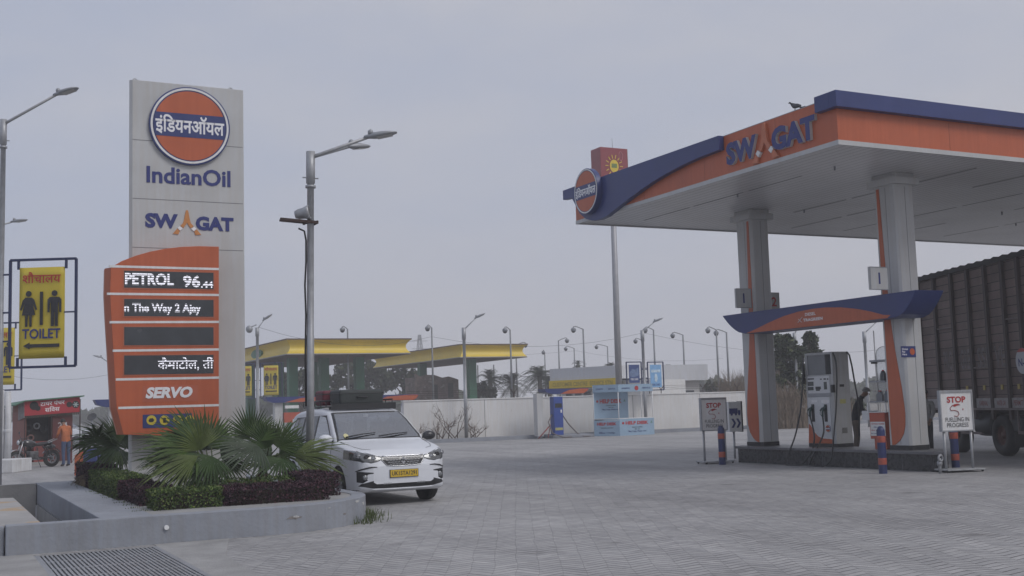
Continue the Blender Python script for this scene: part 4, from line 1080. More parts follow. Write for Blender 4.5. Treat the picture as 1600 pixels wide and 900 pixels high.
CARPAINT = mat('white_car_paint', (.66,.68,.72), .42, 0, .02, 1.2, coat=.25)
def two_sided(m, inner=(.03,.03,.032)):
    t = m.node_tree; p = t.nodes['Principled BSDF']; L = t.links.new
    g_ = t.nodes.new('ShaderNodeNewGeometry'); mxx = t.nodes.new('ShaderNodeMix'); mxx.data_type = 'RGBA'
    s = p.inputs['Base Color'].links[0].from_socket
    L(g_.outputs['Backfacing'], mxx.inputs['Factor']); L(s, mxx.inputs['A']); mxx.inputs['B'].default_value = (*inner, 1); L(mxx.outputs['Result'], p.inputs['Base Color'])
    return m
two_sided(CARPAINT)
def glass_mat(name, tint, base=.12):
    m = bpy.data.materials.new(name); m.use_nodes = True; t = m.node_tree; N = t.nodes.new; L = t.links.new
    t.nodes.remove(t.nodes['Principled BSDF'])
    tr = N('ShaderNodeBsdfTransparent'); tr.inputs['Color'].default_value = (*tint, 1)
    gl = N('ShaderNodeBsdfGlossy'); gl.inputs['Roughness'].default_value = .03; gl.inputs['Color'].default_value = (.9,.92,.95,1)
    fr = N('ShaderNodeFresnel'); fr.inputs['IOR'].default_value = 1.5
    ad = N('ShaderNodeMath'); ad.operation = 'ADD'; ad.inputs[1].default_value = base; ad.use_clamp = True; L(fr.outputs[0], ad.inputs[0])
    ms = N('ShaderNodeMixShader'); L(ad.outputs[0], ms.inputs[0]); L(tr.outputs[0], ms.inputs[1]); L(gl.outputs[0], ms.inputs[2])
    L(ms.outputs[0], t.nodes['Material Output'].inputs['Surface'])
    return m
WGLASS = glass_mat('window_glass', (.66,.70,.72), .30)
DGLASS = glass_mat('tinted_glass', (.22,.24,.25), .06)
LAMPG = mat('headlight_glass', (.11,.115,.12), .12, .2, .3, 26, coat=1)
GLOSSB = mat('gloss_black', (.012,.012,.014), .12, 0, 0, coat=.5)
def sub(name, faces, m, parent, off=0, smooth=True):
    idx = sorted({i for f in faces for i in f}); mp_ = {j: k for k, j in enumerate(idx)}
    b = MB(); b.add([CV[i] for i in idx], [tuple(mp_[i] for i in f) for f in faces], 0, smooth)
    return b.build(name, m, parent)
def sides(faces): return [f for f in faces if CV[f[0]][0] < 0], [f for f in faces if CV[f[0]][0] >= 0]
def wheel_parts(parent, c, side):
    R_, wd = .315, .19
    x = c[0]; M = Matrix.Translation((x, c[1], R_)) @ Matrix.Rotation(side*pi/2, 4, 'Y')
    b = MB(); b.lathe([(.20,-wd/2),(.28,-wd/2),(.305,-wd/2+.02),(R_,-wd/2+.05),(R_,wd/2-.05),(.305,wd/2-.02),(.28,wd/2),(.205,wd/2),(.20,wd/2-.03),(.20,-wd/2)], 36, M)
    w = b.build('wheel', BLACK, parent)
    b = MB(); b.lathe([(.0,wd/2-.035),(.05,wd/2-.02),(.055,wd/2-.04),(.05,.0),(.19,.0),(.20,wd/2-.02),(.208,wd/2-.005)], 36, M)
    for k in range(10):
        a = 2*pi*k/10
        p0 = M @ Vector((.045*cos(a), .045*sin(a), wd/2-.03)); p1 = M @ Vector((.195*cos(a+.18), .195*sin(a+.18), wd/2-.028)); b.bar(p0, p1, .028, .02, upv=(1,0,0))
    b.build('rim', mat('alloy_grey', (.42,.43,.45), .35, .7, .08), w)
    b = MB(); b.lathe([(.0,.0),(.33,.0),(.37,.06)], 24, Matrix.Translation((x-side*.11, c[1], R_)) @ Matrix.Rotation(side*pi/2,4,'Y')); b.build('arch_liner', BLACK, w)
def make_car(label, loc, rz=0, rack=True, tint=WGLASS, group=None):
    t = thing('people_carrier', label, 'car', loc, rz, group)
    body_ = sub('body', CARP['body'], CARPAINT, t)
    sub('windshield', CARP['windshield'], tint, t); sub('window_rubber', CARP['window_rubber'], DARK, body_)
    sub('rear_window', CARP['rear_window'], DGLASS, t); sub('sill', CARP['sill'], DARK, body_)
    for k in WIN:
        for s in sides(CARP[k]): sub('side_window', s, DGLASS if k != 'side_window_front' else tint, t)
    for s in sides(CARP['tail_lamp']): sub('tail_lamp', s, mat('tail_red', (.35,.02,.02), .15, 0, .1, coat=1), t)
    sub('grille', CARP['grille'], GLOSSB, t); sub('bumper_intake', CARP['intake'], DARK, t)
    for sg, s in zip((-1,1), sides(CARP['headlight'])):
        h = sub('headlight', s, LAMPG, t)
        for (lx, lz, r_) in ((.52,.775,.038),(.63,.80,.040),(.74,.83,.034)):
            y_ = fy(sg*lx, lz, -.002); b = MB(); b.lathe([(0,.012),(r_*.6,.006),(r_,.0),(r_*1.15,.008),(r_*1.15,-.02)], 16, Matrix.Translation((sg*lx, y_-.004, lz)) @ Matrix.Rotation(pi/2,4,'X')); b.build('reflector', mat('lamp_reflector', (.35,.36,.38), .2, .9, 0) if lx != .63 else GLOSSB, h)
        b = MB(); b.tube([(sg*x, fy(sg*x, z, .006), z) for x, z in ((.38,.80),(.46,.822),(.60,.868),(.74,.908))], .008, 6); b.build('chrome_edge', CHROME, h)
        b = MB(); b.tube([(sg*x, fy(sg*x, z, .004), z) for x, z in ((.38,.762),(.46,.73),(.56,.712),(.70,.728),(.80,.76))], .006, 6); b.build('lower_edge', GLOSSB, h)
    for sg, s in zip((-1,1), sides(CARP['fog_recess'])):
        h = sub('fog_lamp_recess', s, DARK, t)
        y_ = fy(sg*.665, .475); b = MB(); M = Matrix.Translation((sg*.665, y_-.012, .475)) @ Matrix.Rotation(pi/2,4,'X')
        b.lathe([(0,.012),(.03,.008),(.042,0),(.046,-.02)], 18, M); b.build('fog_lamp', mat('fog_glass', (.25,.26,.27), .1, .5, .05), h)
        b = MB(); b.tube([(sg*x, fy(sg*x, z, .006), z) for x, z in ((.47,.640),(.56,.642),(.66,.625),(.74,.60),(.79,.575))], [.006,.012,.014,.014,.006], 6); b.build('bumper_guard', GLOSSB, t)
    gr_ = [o for o in t.children if o.name.startswith('grille')][0]
    b = MB()
    for r_i, z in enumerate((.675,.708,.741,.774,.803)):
        lim = .25 + (z-.645)*1.0 if z < .75 else .365
        n_ = 7
        for k in range(-n_, n_+1):
            xc = (k + (.5 if r_i % 2 else 0))*.056
            if abs(xc) > lim - .01 or (abs(xc) < .055 and .68 < z < .79): continue
            b.bar((xc-.024, fy(xc-.024, z, .006), z), (xc+.022, fy(xc+.022, z, .006), z), .010, .012)
    b.tube([(x, fy(x, .812, .006), .812) for x in np.linspace(-.365,.365,13)], .009, 6)
    b.tube([(x, fy(x, z, .006), z) for x, z in [(-.375,.79),(-.37,.745),(-.30,.658),(-.2,.648),(0,.646),(.2,.648),(.30,.658),(.37,.745),(.375,.79)]], .006, 6)
    b.build('chrome_bars', CHROME, gr_)
    yy = fy(0,.735,.022)
    b = MB(); S_ = [(-.048,.018),(0,.058),(.048,.020),(.024,.002),(.0,.022),(-.012,.012),(.036,-.024),(.048,-.018),(0,-.058),(-.048,-.020),(-.024,-.002),(0,-.022),(.012,-.012),(-.036,.024)]
    b.prism(S_, lambda a, c, tt: Vector((a, tt, .735+c)), yy, yy+.012); b.build('badge', CHROME, gr_)
    yp = fy(0,.52,.0)-.018
    b = MB(); b.box(-.255,.255,yp,yp+.03,.455,.59); npl = b.build('number_plate', GLOSSB, t, .004)
    b = MB(); b.box(-.245,.245,yp-.004,yp,.465,.58); b.build('plate_sheet', mat('plate_yellow', (.60,.40,.03), .4, 0, .04), npl)
    if rack: lettering("UK15TA1291", BLACK_INK, npl, (0, yp-.0045, .523), .44, .072, bold=.02, ext=.001)
    # lower lip, intake bars
    b = MB()
    for k in range(5): b.bar((-.36+.03*k, fy(-.36,.36,.004), .345+.002*k), (-.345+.03*k, fy(-.36,.36,.004), .375), .01); b.bar((.24+.03*k, fy(.3,.36,.004), .345), (.255+.03*k, fy(.3,.36,.004), .375), .01)
    b.build('intake_fins', GREYMETAL, t)
    b = MB(); b.tube([(x, fy(x, z, .004), z) for x, z in ((-.74,.305),(-.5,.275),(-.2,.268),(0,.268),(.2,.268),(.5,.275),(.74,.305))], .014, 8); b.build('bumper_lip', CARPAINT, t)
    # shut lines
    b = MB()
    def sidex(y, z):
        h = CBVH.ray_cast(Vector((2,y,z)), Vector((-1,0,0))); return h[0].x if h[0] else .86
    for y0 in (1.24, 2.35, 3.24):
        for s in (1,-1): b.tube([(s*(sidex(y0,z)+.001), y0+(.0 if y0 != 3.24 else (z-.4)*-.1), z) for z in np.linspace(.30,1.03,9)], .0045, 5)
    def topz(x, y):
        h = CBVH.ray_cast(Vector((x,y,3)), Vector((0,0,-1))); return h[0].z if h[0] else 1
    for s in (1,-1): b.tube([(s*x, y, topz(s*x,y)+.0005) for x, y in ((.50,.24),(.62,.32),(.69,.5),(.735,.8),(.76,1.06))], .005, 5)
    b.build('shut_line', mat('shut_dark', (.05,.05,.055), .6, 0, 0), body_)
    for s in (1,-1):
        b = MB(); b.bar((s*.80,2.18,.90),(s*.875,2.18,.90), .03); b.bar((s*.885,2.06,.91),(s*.885,2.28,.91), .03,.022); b.bar((s*.885,3.0,.91),(s*.885,3.2,.91), .03,.022); b.build('door_handle', CARPAINT, t)
        b = MB(); b.ell((s*.965,1.20,1.10), .125, .085, .082, 18); b.v = [(x, min(y,1.235), z) for x, y, z in b.v]; mr = b.build('mirror', CARPAINT if s < 0 else mat('mirror_dark', (.03,.03,.035), .3, 0, 0), t)
        b = MB(); b.bar((s*.80,1.24,1.06),(s*.90,1.22,1.07), .05,.03); b.build('mirror_arm', DARK, mr)
        for yw in (.85, 3.59): wheel_parts(t, (s*.77, yw), s)
    b = MB()
    for xa, ya, xb, yb in ((-.62,1.13,-.05,1.22),(-.02,1.12,.55,1.20)): b.tube([(xa,ya,topz(xa,ya)+.03),((xa+xb)/2,(ya+yb)/2,topz((xa+xb)/2,(ya+yb)/2)+.035),(xb,yb,topz(xb,yb)+.02)], [.014,.012,.008], 6)
    b.build('wiper', DARK, t)
    # cabin
    cab = MB(); cab.box(-.78,.78,.7,4.0,.30,.36); cab.box(-.70,.70,.95,1.35,.80,1.04); cab.build('dashboard', DARK, t, .03)
    for (sx, sy) in ((-.36,2.0),(.36,2.0),(-.36,2.95),(.36,2.95)):
        b = MB(); b.box(sx-.25,sx+.25,sy-.25,sy+.25,.45,.62); b.box(sx-.24,sx+.24,sy+.18,sy+.32,.60,1.16); b.box(sx-.13,sx+.13,sy+.20,sy+.30,1.18,1.38); b.build('seat', mat('seat_grey', (.10,.10,.105), .8, 0, .1), t, .05)
    b = MB(); M = Matrix.Translation((-.36,1.45,.98)) @ Matrix.Rotation(radians(-62),4,'X'); b.lathe([(.175,-.012),(.188,0),(.175,.012),(.165,0),(.175,-.012)], 22, M); b.build('steering_wheel', DARK, t)
    b = MB(); b.box(-.04,.04,1.82,1.85,1.46,1.515); b.build('toll_tag', WHITE, t); b = MB(); b.prism([(-.60+.045*cos(k*pi/6),1.145+.04*sin(k*pi/6)) for k in range(12)], lambda a, c, tt: Vector((a, 1.20+(c-1.145)*1.35+tt, c)), -.02, -.016); b.build('sticker', mat('sticker_cream', (.60,.56,.30), .5, 0, 0), t)
    if rack:
        b = MB(); yb0, yb1, xr, z0 = 2.0, 3.75, .58, 1.66
        for xx in (-xr, xr):
            for zz in (z0, z0+.11): b.tube([(xx,yb0,zz),(xx,yb1,zz)], .014, 8)
            for yy_ in np.linspace(yb0, yb1, 6): b.cyl((xx,yy_,z0-.0),(xx,yy_,z0+.11), .009, n=6)
            for yy_ in (2.15, 2.85, 3.55): b.bar((xx*.98,yy_,z0),(xx*.98,yy_,topz(xx*.95,yy_)-.01), .04)
        for yy_ in np.linspace(yb0, yb1, 7): b.cyl((-xr,yy_,z0),(xr,yy_,z0), .011, n=6)
        b.tube([(-xr,yb1,z0+.11),(xr,yb1,z0+.11)], .014, 8)
        rk = b.build('roof_rack', DARK, t)
        b = MB(); b.bar((-xr-.02,yb0-.03,z0-.005),(xr+.05,yb0-.03,z0-.005), .05, .115); b.build('wind_deflector', DARK, rk)
        b = MB(); b.tube([(.09,1.98,1.59),(.09,1.99,1.68)], .007, 6); b.build('aerial', DARK, t)
    return t
CARL = Vector((7.14, 18.20, 0))
car = make_car('white people carrier with yellow number plate and luggage on its roof rack', CARL)
# luggage tied on the rack: things of their own
def suitcase(label, x0, x1, y0, y1, z0, z1, m, cat='suitcase', bev=.05):
    c = Vector(((x0+x1)/2, (y0+y1)/2, z0)) + CARL
    t = thing('suitcase', label, cat, c)
    hx, hy, h = (x1-x0)/2, (y1-y0)/2, z1-z0
    b = MB(); b.box(-hx,hx,-hy,hy,0,h); b.build('shell', m, t, bev, seg=4)
    b = MB(); b.box(-hx-.004,hx+.004,-hy-.004,hy+.004,h*.72,h*.72+.02); b.build('zip', DARK, t, .006)
    b = MB(); b.tube([(-.10,-hy,h*.5),(-.09,-hy-.03,h*.5),(.09,-hy-.03,h*.5),(.10,-hy,h*.5)], .012, 8); b.build('handle', DARK, t)
    return t
suitcase('dark grey green suitcase lying on the roof rack of the white car', -.40, .45, 2.10, 2.72, 1.685, 1.965, mat('suitcase_green_grey', (.035,.042,.042), .65, 0, .15, 9, bump=.3))
suitcase('maroon suitcase behind the dark suitcase on the car roof', -.50, .30, 2.80, 3.30, 1.685, 1.97, mat('suitcase_maroon', (.12,.015,.03), .6, 0, .15, 9, bump=.3))
# ------------------------------------------------------------------ planting in the planter
R_ = random.Random(7)
def leafmat(name, col, var=.35, rough=.55):
    return mat(name, col, rough, 0, var, 2.5, spec=.22)
PALM_M = [leafmat('palm_leaf_dark', (.031,.060,.015)), leafmat('palm_leaf_mid', (.052,.088,.020)), leafmat('palm_leaf_pale', (.078,.106,.028)), leafmat('palm_leaf_grey', (.048,.066,.040))]
def fan_leaf(hub, axis, nrm, L_, parent, base, m, nseg=32, spread=150, droop=.18, seed=0):
    rr_ = random.Random(seed)
    A = Vector(axis).normalized(); Nn = Vector(nrm); Nn = (Nn - A*Nn.dot(A)).normalized(); B_ = Nn.cross(A)
    hub = Vector(hub); vs, fs = [], []
    d = radians(2*spread/(nseg-1))
    rows = (0.03,.2,.40,.55,.70,.86,1.0)
    for k in range(nseg):
        th = radians(-spread) + d*k
        l = L_*(1 - .22*abs(th)/radians(spread))*rr_.uniform(.90,1.06)
        dv = A*cos(th) + B_*sin(th); sd = -A*sin(th) + B_*cos(th)
        o = len(vs); tipdroop = droop*rr_.uniform(.5,1.8)
        for r in rows:
            half = l*r*math.tan(d/2)*.98 if r <= .55 else l*.55*math.tan(d/2)*(1-((r-.55)/.45))*.95 + .0012
            c = hub + dv*l*r + Nn*(.16*l*r*(1-abs(th)/radians(spread)*.2) - tipdroop*l*r**2.6*1.1) + Vector((0,0,-1))*tipdroop*.7*l*r**3
            vs += [c - sd*half, c + Nn*min(half*.55, .02), c + sd*half]
        for i in range(len(rows)-1):
            a = o+i*3; fs += [(a,a+1,a+4,a+3),(a+1,a+2,a+5,a+4)]
    b = MB(); b.add(vs, fs, 0, False)
    lf = b.build('leaf', m, parent)
    P0 = Vector(base); mid = P0*.45 + hub*.55 + Vector((0,0,.10))
    b = MB(); b.tube([P0, P0*.7+mid*.3+Vector((0,0,.03)), mid, hub*.8+mid*.2+Vector((0,0,.01)), hub + A*.04], [.016,.013,.011,.009,.006], 6); b.build('stalk', leafmat('palm_stalk', (.10,.13,.05)), lf)
    return lf
def fan_palm(label, base, leaves, extra, seed):
    rg = random.Random(seed); base = Vector(base)
    t = thing('fan_palm', label, 'palm', base, 0, None)
    b = MB(); b.lathe([(.0,0),(.13,0),(.15,.08),(.12,.20),(.09,.30),(.0,.33)], 12, None, 0, False)
    b.build('trunk', mat('palm_fibre', (.07,.05,.03), .9, 0, .35, 12, bump=.8), t)
    for i, (hx, hy, hv, tx, ty, tv, mi, sp_) in enumerate(leaves):
        hub = vp(hx, hy, hv) - base; tip = vp(tx, ty, tv) - base
        ax = tip - hub
        nrm = (CAMP - base).normalized()*.75 + Vector((0,0,.9)) + Vector((rg.uniform(-.25,.25), rg.uniform(-.2,.2), 0))
        fan_leaf(hub, ax, nrm, ax.length*1.10, t, (rg.uniform(-.05,.05), rg.uniform(-.05,.05), .28), PALM_M[mi], max(18, int(sp_*.36)), sp_, rg.uniform(.06,.16), seed*50+i)
    for i in range(extra):
        az = rg.uniform(0, 2*pi); el = rg.uniform(.25,1.1); l = rg.uniform(.55,.8)
        d_ = Vector((cos(az)*cos(el), sin(az)*cos(el), sin(el)))
        hub = d_*rg.uniform(.5,.8) + Vector((0,0,.2))
        fan_leaf(hub, d_ - Vector((0,0,.35)), Vector((0,0,1)) + d_*.3, l, t, (0,0,.28), PALM_M[rg.randrange(3)], 28, 130, rg.uniform(.12,.28), seed*70+i)
    return t
fan_palm('dark fan palm spreading left below the price panel', (2.95,23.3,.3), [
    (183,697,22.9,112,690,22.5,0,105),(186,694,23.2,146,660,23.0,1,95),(190,690,23.6,176,652,23.8,0,90),(186,704,22.7,128,716,22.3,1,60),(198,702,23.5,206,668,23.6,0,80),(196,712,23.2,170,728,22.8,0,70)], 2, 3)
fan_palm('widest fan palm in the middle of the planter', (3.9,18.0,.3), [
    (306,706,17.5,214,694,17.1,1,62),(312,704,17.4,300,646,17.3,2,72),(306,694,17.9,272,636,18.0,0,60),(312,700,17.7,236,664,17.5,0,55),
    (310,712,17.1,226,752,16.75,2,32),(404,696,17.5,338,728,17.1,3,62),(330,712,17.2,300,756,16.8,0,70),(330,700,18.2,352,650,18.3,1,75),(322,704,18.3,322,640,18.5,0,80),(345,716,17.6,392,690,17.5,0,70),(296,712,18.0,236,706,18.0,0,60),(300,716,18.2,212,724,18.0,0,70),(318,722,17.4,258,762,17.0,0,55),(306,702,18.3,252,676,18.4,0,80),(352,720,17.8,372,756,17.3,1,60)], 2, 5)
fan_palm('fan palm at the planter corner with fronds behind the lamp post', (4.95,18.9,.3), [
    (392,684,18.7,380,634,18.7,0,85),(404,690,18.4,420,646,18.5,1,70),(434,700,18.3,462,654,18.2,1,80),
    (458,712,18.15,540,696,17.9,2,42),(460,716,18.1,534,738,17.8,2,50),(440,716,18.0,402,748,17.6,0,70),(446,706,18.7,486,676,18.7,0,75),(436,712,18.4,470,684,18.2,1,70),(420,700,18.4,398,652,18.4,0,70),(426,706,18.8,372,690,18.8,0,75)], 2, 9)

DRY = leafmat('palm_leaf_dry', (.13,.095,.05))
for t_, hub, ax, l in (('fan_palm.001',(-.25,-.25,.28),(-.5,-.6,-.55),.55),('fan_palm.001',(.35,-.2,.25),(.7,-.5,-.6),.5),('fan_palm.002',(-.2,-.3,.25),(-.3,-.8,-.6),.5),('fan_palm',(-.2,-.2,.25),(-.5,-.5,-.6),.5)):
    fan_leaf(hub, ax, (ax[0]*.4, ax[1]*.4, .9), l, bpy.data.objects[t_], (0,0,.25), DRY, 22, 70, .3, int(l*100))
def leaf_cloud(b, n, fn, sz, mi, rg, asp=.55, up=0):
    for _ in range(n):
        p, m_ = fn()
        a = Vector((rg.gauss(0,1), rg.gauss(0,1), rg.gauss(0,1)+up)).normalized(); c = a.cross(Vector((rg.gauss(0,1), rg.gauss(0,1), rg.gauss(0,1)))).normalized()
        s = sz*rg.uniform(.6,1.4); a *= s; c *= s*asp*.5
        p = Vector(p)
        b.add([p-a*.5, p-a*.05+c, p+a*.5, p-a*.05-c], [(0,1,2,3)], mi if m_ is None else m_)
def hedge(label, x0, x1, y0, y1, h, cols, seed, density=3200, sz=.034):
    rg = random.Random(seed); c = Vector(((x0+x1)/2, (y0+y1)/2, .30))
    t = thing('hedge', label, 'hedge', c)
    hx, hy = (x1-x0)/2, (y1-y0)/2
    ph = [rg.uniform(0,6) for _ in range(4)]
    top = lambda x, y: h*(1 + .07*sin(7*x+ph[0])*sin(6*y+ph[1]) + .04*sin(17*x+ph[2]+y*11))
    b = MB(); b.box(-hx+.07, hx-.07, -hy+.07, hy-.07, -.02, h*.80)
    b.build('branches', mat('hedge_twigs', (.030,.024,.016), .95, 0, .4, 20), t)
    ar = 4*hx*hy + 2*h*(2*hx+2*hy)
    b = MB()
    def pos():
        k = rg.random()*ar
        x = rg.uniform(-hx,hx); y = rg.uniform(-hy,hy); z = rg.uniform(0,1)*top(x,y)
        if k < 4*hx*hy: z = top(x,y) - abs(rg.gauss(0,.03)) + .015
        elif k < 4*hx*hy + 4*h*hx: y = (hy - abs(rg.gauss(0,.03)))*rg.choice((1,-1))
        else: x = (hx - abs(rg.gauss(0,.03)))*rg.choice((1,-1))
        return (x + rg.gauss(0,.012), y + rg.gauss(0,.012), z), rg.choice((0,0,1,1,2))
    leaf_cloud(b, int(ar*density), pos, sz, 0, rg, .6, .3)
    b.build('foliage', cols, t)
    return t
HG = [leafmat('hedge_green_dark', (.045,.080,.020)), leafmat('hedge_green_mid', (.080,.125,.030)), leafmat('hedge_green_light', (.14,.18,.05))]
HP = [leafmat('hedge_purple_dark', (.030,.014,.022)), leafmat('hedge_purple_mid', (.062,.026,.040)), leafmat('hedge_purple_light', (.11,.048,.062))]
zh = vp(450, 748, 16.4).z - .30
hedge('clipped green hedge at the near left corner of the planter', 2.72, 3.62, 15.95, 16.55, zh*.86, HG, 1)
hedge('long dark purple hedge along the planter front below the lamp post', 3.66, 5.12, 15.92, 16.5, zh*.84, HP, 2)
hedge('dark purple hedge between two green hedges beside the broad wall top', 2.68, 3.15, 16.9, 19.0, .30, HP, 3, 2600)
hedge('longest green hedge along the broad wall top below the price sign', 2.68, 3.2, 19.05, 22.6, .34, HG, 4, 2200)
hedge('small purple hedge at the far left end of the planter', 2.66, 3.2, 22.65, 24.55, .40, HP, 5, 2000)
hedge('purple hedge behind the lamp post at the rounded planter end', 5.0, 5.5, 16.6, 18.2, .36, HP, 6, 2600)
hedge('dark green hedge in the shade under the widest fan palm', 3.4, 4.9, 16.9, 17.4, .32, HG, 8, 1800)
# grass growing from the foot of the rounded wall end
def grass(name, label, pts, n, h, seed, col=(.09,.12,.04), spread=.12):
    rg = random.Random(seed); b = MB(); o = Vector(pts[0])
    for _ in range(n):
        p = Vector(rg.choice(pts)) - o + Vector((rg.gauss(0,spread), rg.gauss(0,spread*.6), 0)); hh = h*rg.uniform(.4,1.2)
        l = Vector((rg.gauss(0,.35), rg.gauss(0,.35), 0))*hh; w = Vector((rg.uniform(-1,1), rg.uniform(-1,1), 0)).normalized()*.005
        b.add([p-w, p+w, p+l*.4+Vector((0,0,hh*.6))+w*.6, p+l*.4+Vector((0,0,hh*.6))-w*.6, p+l+Vector((0,0,hh))], [(0,1,2,3),(3,2,4)])
    return tag(b.build(name, leafmat('weed_green', col), None, 0, o), label, 'grass', None, 'stuff')
grass('weeds', 'grass tufts growing at the foot of the rounded planter end', [(5.85,16.3,0),(5.93,16.6,0),(5.97,16.9,0),(5.7,15.95,0),(5.5,15.65,0),(5.98,17.2,0)], 420, .13, 4)
grass('leaf_litter', 'dry leaf litter along the broad planter wall top', [(2.58,16+.6*k,.352) for k in range(14)], 260, .03, 6, (.05,.05,.03), .07)
# ------------------------------------------------------------------ far boundary wall, verge and what stands along it
wl = thing('boundary_wall', 'long whitewashed boundary wall across the back of the yard', 'wall', (29, 48.95, 0))
b = MB(); zw = 1.87
we_ = vp(1182,640,48.95).x
b.box(19.25-29, we_-29, 0, .22, 0, zw); b.box(19.22-29, we_+.03-29, -.03, .25, zw, zw+.06)
b.build('wall_face', WHITEWASH, wl, .01)
b = MB()
for uu in (23.3, 27.4, 31.5, 35.6): b.box(uu-29-.012, uu-29+.012, -.006, -.001, .02, zw)
b.build('wall_joint', mat('joint_grey', (0,0,0)), wl)
for uu in (24.9, 26.6, 29.6, 32.6, 33.3, 35.9, 38.1):
    b = MB(); b.cyl((uu-29,.11,zw+.05),(uu-29,.11,zw+.25), .02, n=6); b.cyl((uu-29,.11,zw+.25),(uu-29-.18,.11,zw+.48), .018, n=6); b.cyl((uu-29,.11,zw+.25),(uu-29+.2,.11,zw+.5), .018, n=6); b.build('wire_bracket', RUST, wl)
b = MB()
for k in range(3): b.tube([(19.5-29+i*1.5, .11 + (.0), zw+.28+.09*k-.02*((i)%2)) for i in range(13)], .006, 4)
b.build('barbed_wire', RUST, wl)
b = MB(); b.prism([(19.2,47.75),(60,47.75),(60,48.94),(19.2,48.94)], PZ, -.02, .14); kb = b.build('verge', SOIL, None, 0); struct(kb)
b = MB(); b.prism([(19.0,47.55),(60,47.55),(60,47.748),(19.0,47.748)], PZ, -.02, .17); struct(b.build('kerb', CONCRETE, None, .01))
def twig_bush(label, p, h, seed, col=(.16,.12,.10), n=26, r=.006):
    rg = random.Random(seed); b = MB()
    def grow(p0, d, l, rad, lev):
        p1 = p0 + d*l*.5 + Vector((rg.gauss(0,.05), rg.gauss(0,.05), 0))*l; p2 = p1 + (d + Vector((rg.gauss(0,.25), rg.gauss(0,.25), rg.gauss(.05,.2)))).normalized()*l*.5
        b.tube([p0, p1, p2], [rad, rad*.8, rad*.5], 4)
        if lev:
            for _ in range(rg.choice((2,3))): grow(rg.choice((p1, p2)), (d + Vector((rg.gauss(0,.55), rg.gauss(0,.55), rg.gauss(.1,.3)))).normalized(), l*rg.uniform(.5,.75), rad*.6, lev-1)
    for _ in range(n//5):
        d = Vector((rg.gauss(0,.45), rg.gauss(0,.45), 1)).normalized(); grow(Vector((rg.gauss(0,.15), rg.gauss(0,.1), 0)), d, h*rg.uniform(.35,.6), r*2, 3)
    return tag(b.build('dry_bush', mat('dry_twig_'+str(seed % 3), col, .9, 0, .3), None, 0, p), label, 'bush', None)
for i, (px, h, lab) in enumerate(((664,.9,'dry leafless bush just right of the white car'),(688,1.0,'low dry bush between the white car and the wall lamp post'),(712,1.75,'tallest dry twiggy bush against the white boundary wall'),(742,.8,'dry bush at the foot of the wall lamp post'))):
    q = vp(px, 680, 48.4); twig_bush(lab, (q.x, 48.4, .13), h, 20+i, n=34, r=.012)
# lamp posts standing this side of the wall
q = vp(729, 686, 48.2); zt_ = vp(727, 512, 48.2).z
street_lamp('street_lamp', 'grey street lamp standing against the white wall beside the dry bushes', (q.x, 48.2, .1), zt_-.1, [(EX, .6, .45)], .085, head=1.0, collar=False)
q = vp(1009, 650, 48.3); zt_ = vp(1005, 516, 48.3).z
lampB = street_lamp('street_lamp', 'street lamp behind the help desk carrying two blue banners', (q.x, 48.3, .1), zt_-.1, [(EX, .65, .42)], .085, head=1.0, collar=False)
def blue_banner(label, l, t_, r_, bo, v, dark):
    a = vp(l, t_, v); c = vp(r_, bo, v); w, h = c.x-a.x, a.z-c.z
    t = thing('blue_banner', label, 'banner', ((a.x+c.x)/2, v, c.z))
    b = MB(); e = .13
    for p_, q_ in (((-w/2-e,-e),(w/2+e,-e)),((-w/2-e,h+e),(w/2+e,h+e)),((-w/2-e,-e),(-w/2-e,h+e)),((w/2+e,-e),(w/2+e,h+e))): b.bar((p_[0],0,p_[1]),(q_[0],0,q_[1]), .05, .05, upv=(0,1,0))
    s = 1 if dark else -1
    for zz in (h*.25, h*.8): b.bar((s*(w/2+e),0,zz),(s*(w/2+e+.35),0,zz), .04)
    b.build('frame', mat('navy_frame', (0,0,0)), t)
    b = MB(); b.box(-w/2, w/2, -.02, -.008, 0, h); cl = b.build('cloth', mat('banner_deep_blue' if dark else 'banner_sky_blue', (.05,.08,.22) if dark else (.22,.42,.68), .5, 0, .1), t)
    b = MB()
    if dark: b.prism([(-w*.45,h*.55),(-w*.2,h*.78),(w*.1,h*.72),(w*.4,h*.85),(w*.42,h*.4),(-.1*w,h*.3),(-w*.4,h*.35)], PV, -.024, -.021)
    else: b.box(-w*.4, w*.4, -.024, -.021, h*.66, h*.78); b.ell((.0,-.022,h*.42), .1,.004,.22, 10)
    b.build('picture', mat('banner_picture' + str(dark), (.16,.22,.36) if dark else (.55,.68,.82), .5, 0, .3, 6), cl)
    lettering("PRAGATI" if False else "FUEL CARD", WHITE_INK if dark else NAVY_INK, cl, (0,-.022,h*.20 if dark else h*.12), w*.7, .10, bold=.02, ext=.002)
blue_banner('deep blue banner left of the lamp post behind the help desk', 982, 570, 999.5, 598, 48.3, True)
blue_banner('pale blue banner right of the lamp post behind the help desk', 1015, 570, 1034, 605, 48.3, False)

# ------------------------------------------------------------------ help desk booth
HV, HU0, HU1, HD = 46.08, 28.03, 30.80, 1.55
HB = mat('booth_pale_blue', (.29,.41,.53), .5, 0, .05, 2)
t = thing('help_desk', 'pale blue help desk booth standing before the white wall', 'booth', (29.4, HV, 0))
X0 = HU0+.03-29.4; X1 = HU1-29.4; XM = 28.88-29.4
def hface(nm, x0, x1, z0, z1, y=0, d=.03, m=HB, par=None): b = MB(); b.box(x0, x1, y, y+d, z0, z1); return b.build(nm, m, par or t)
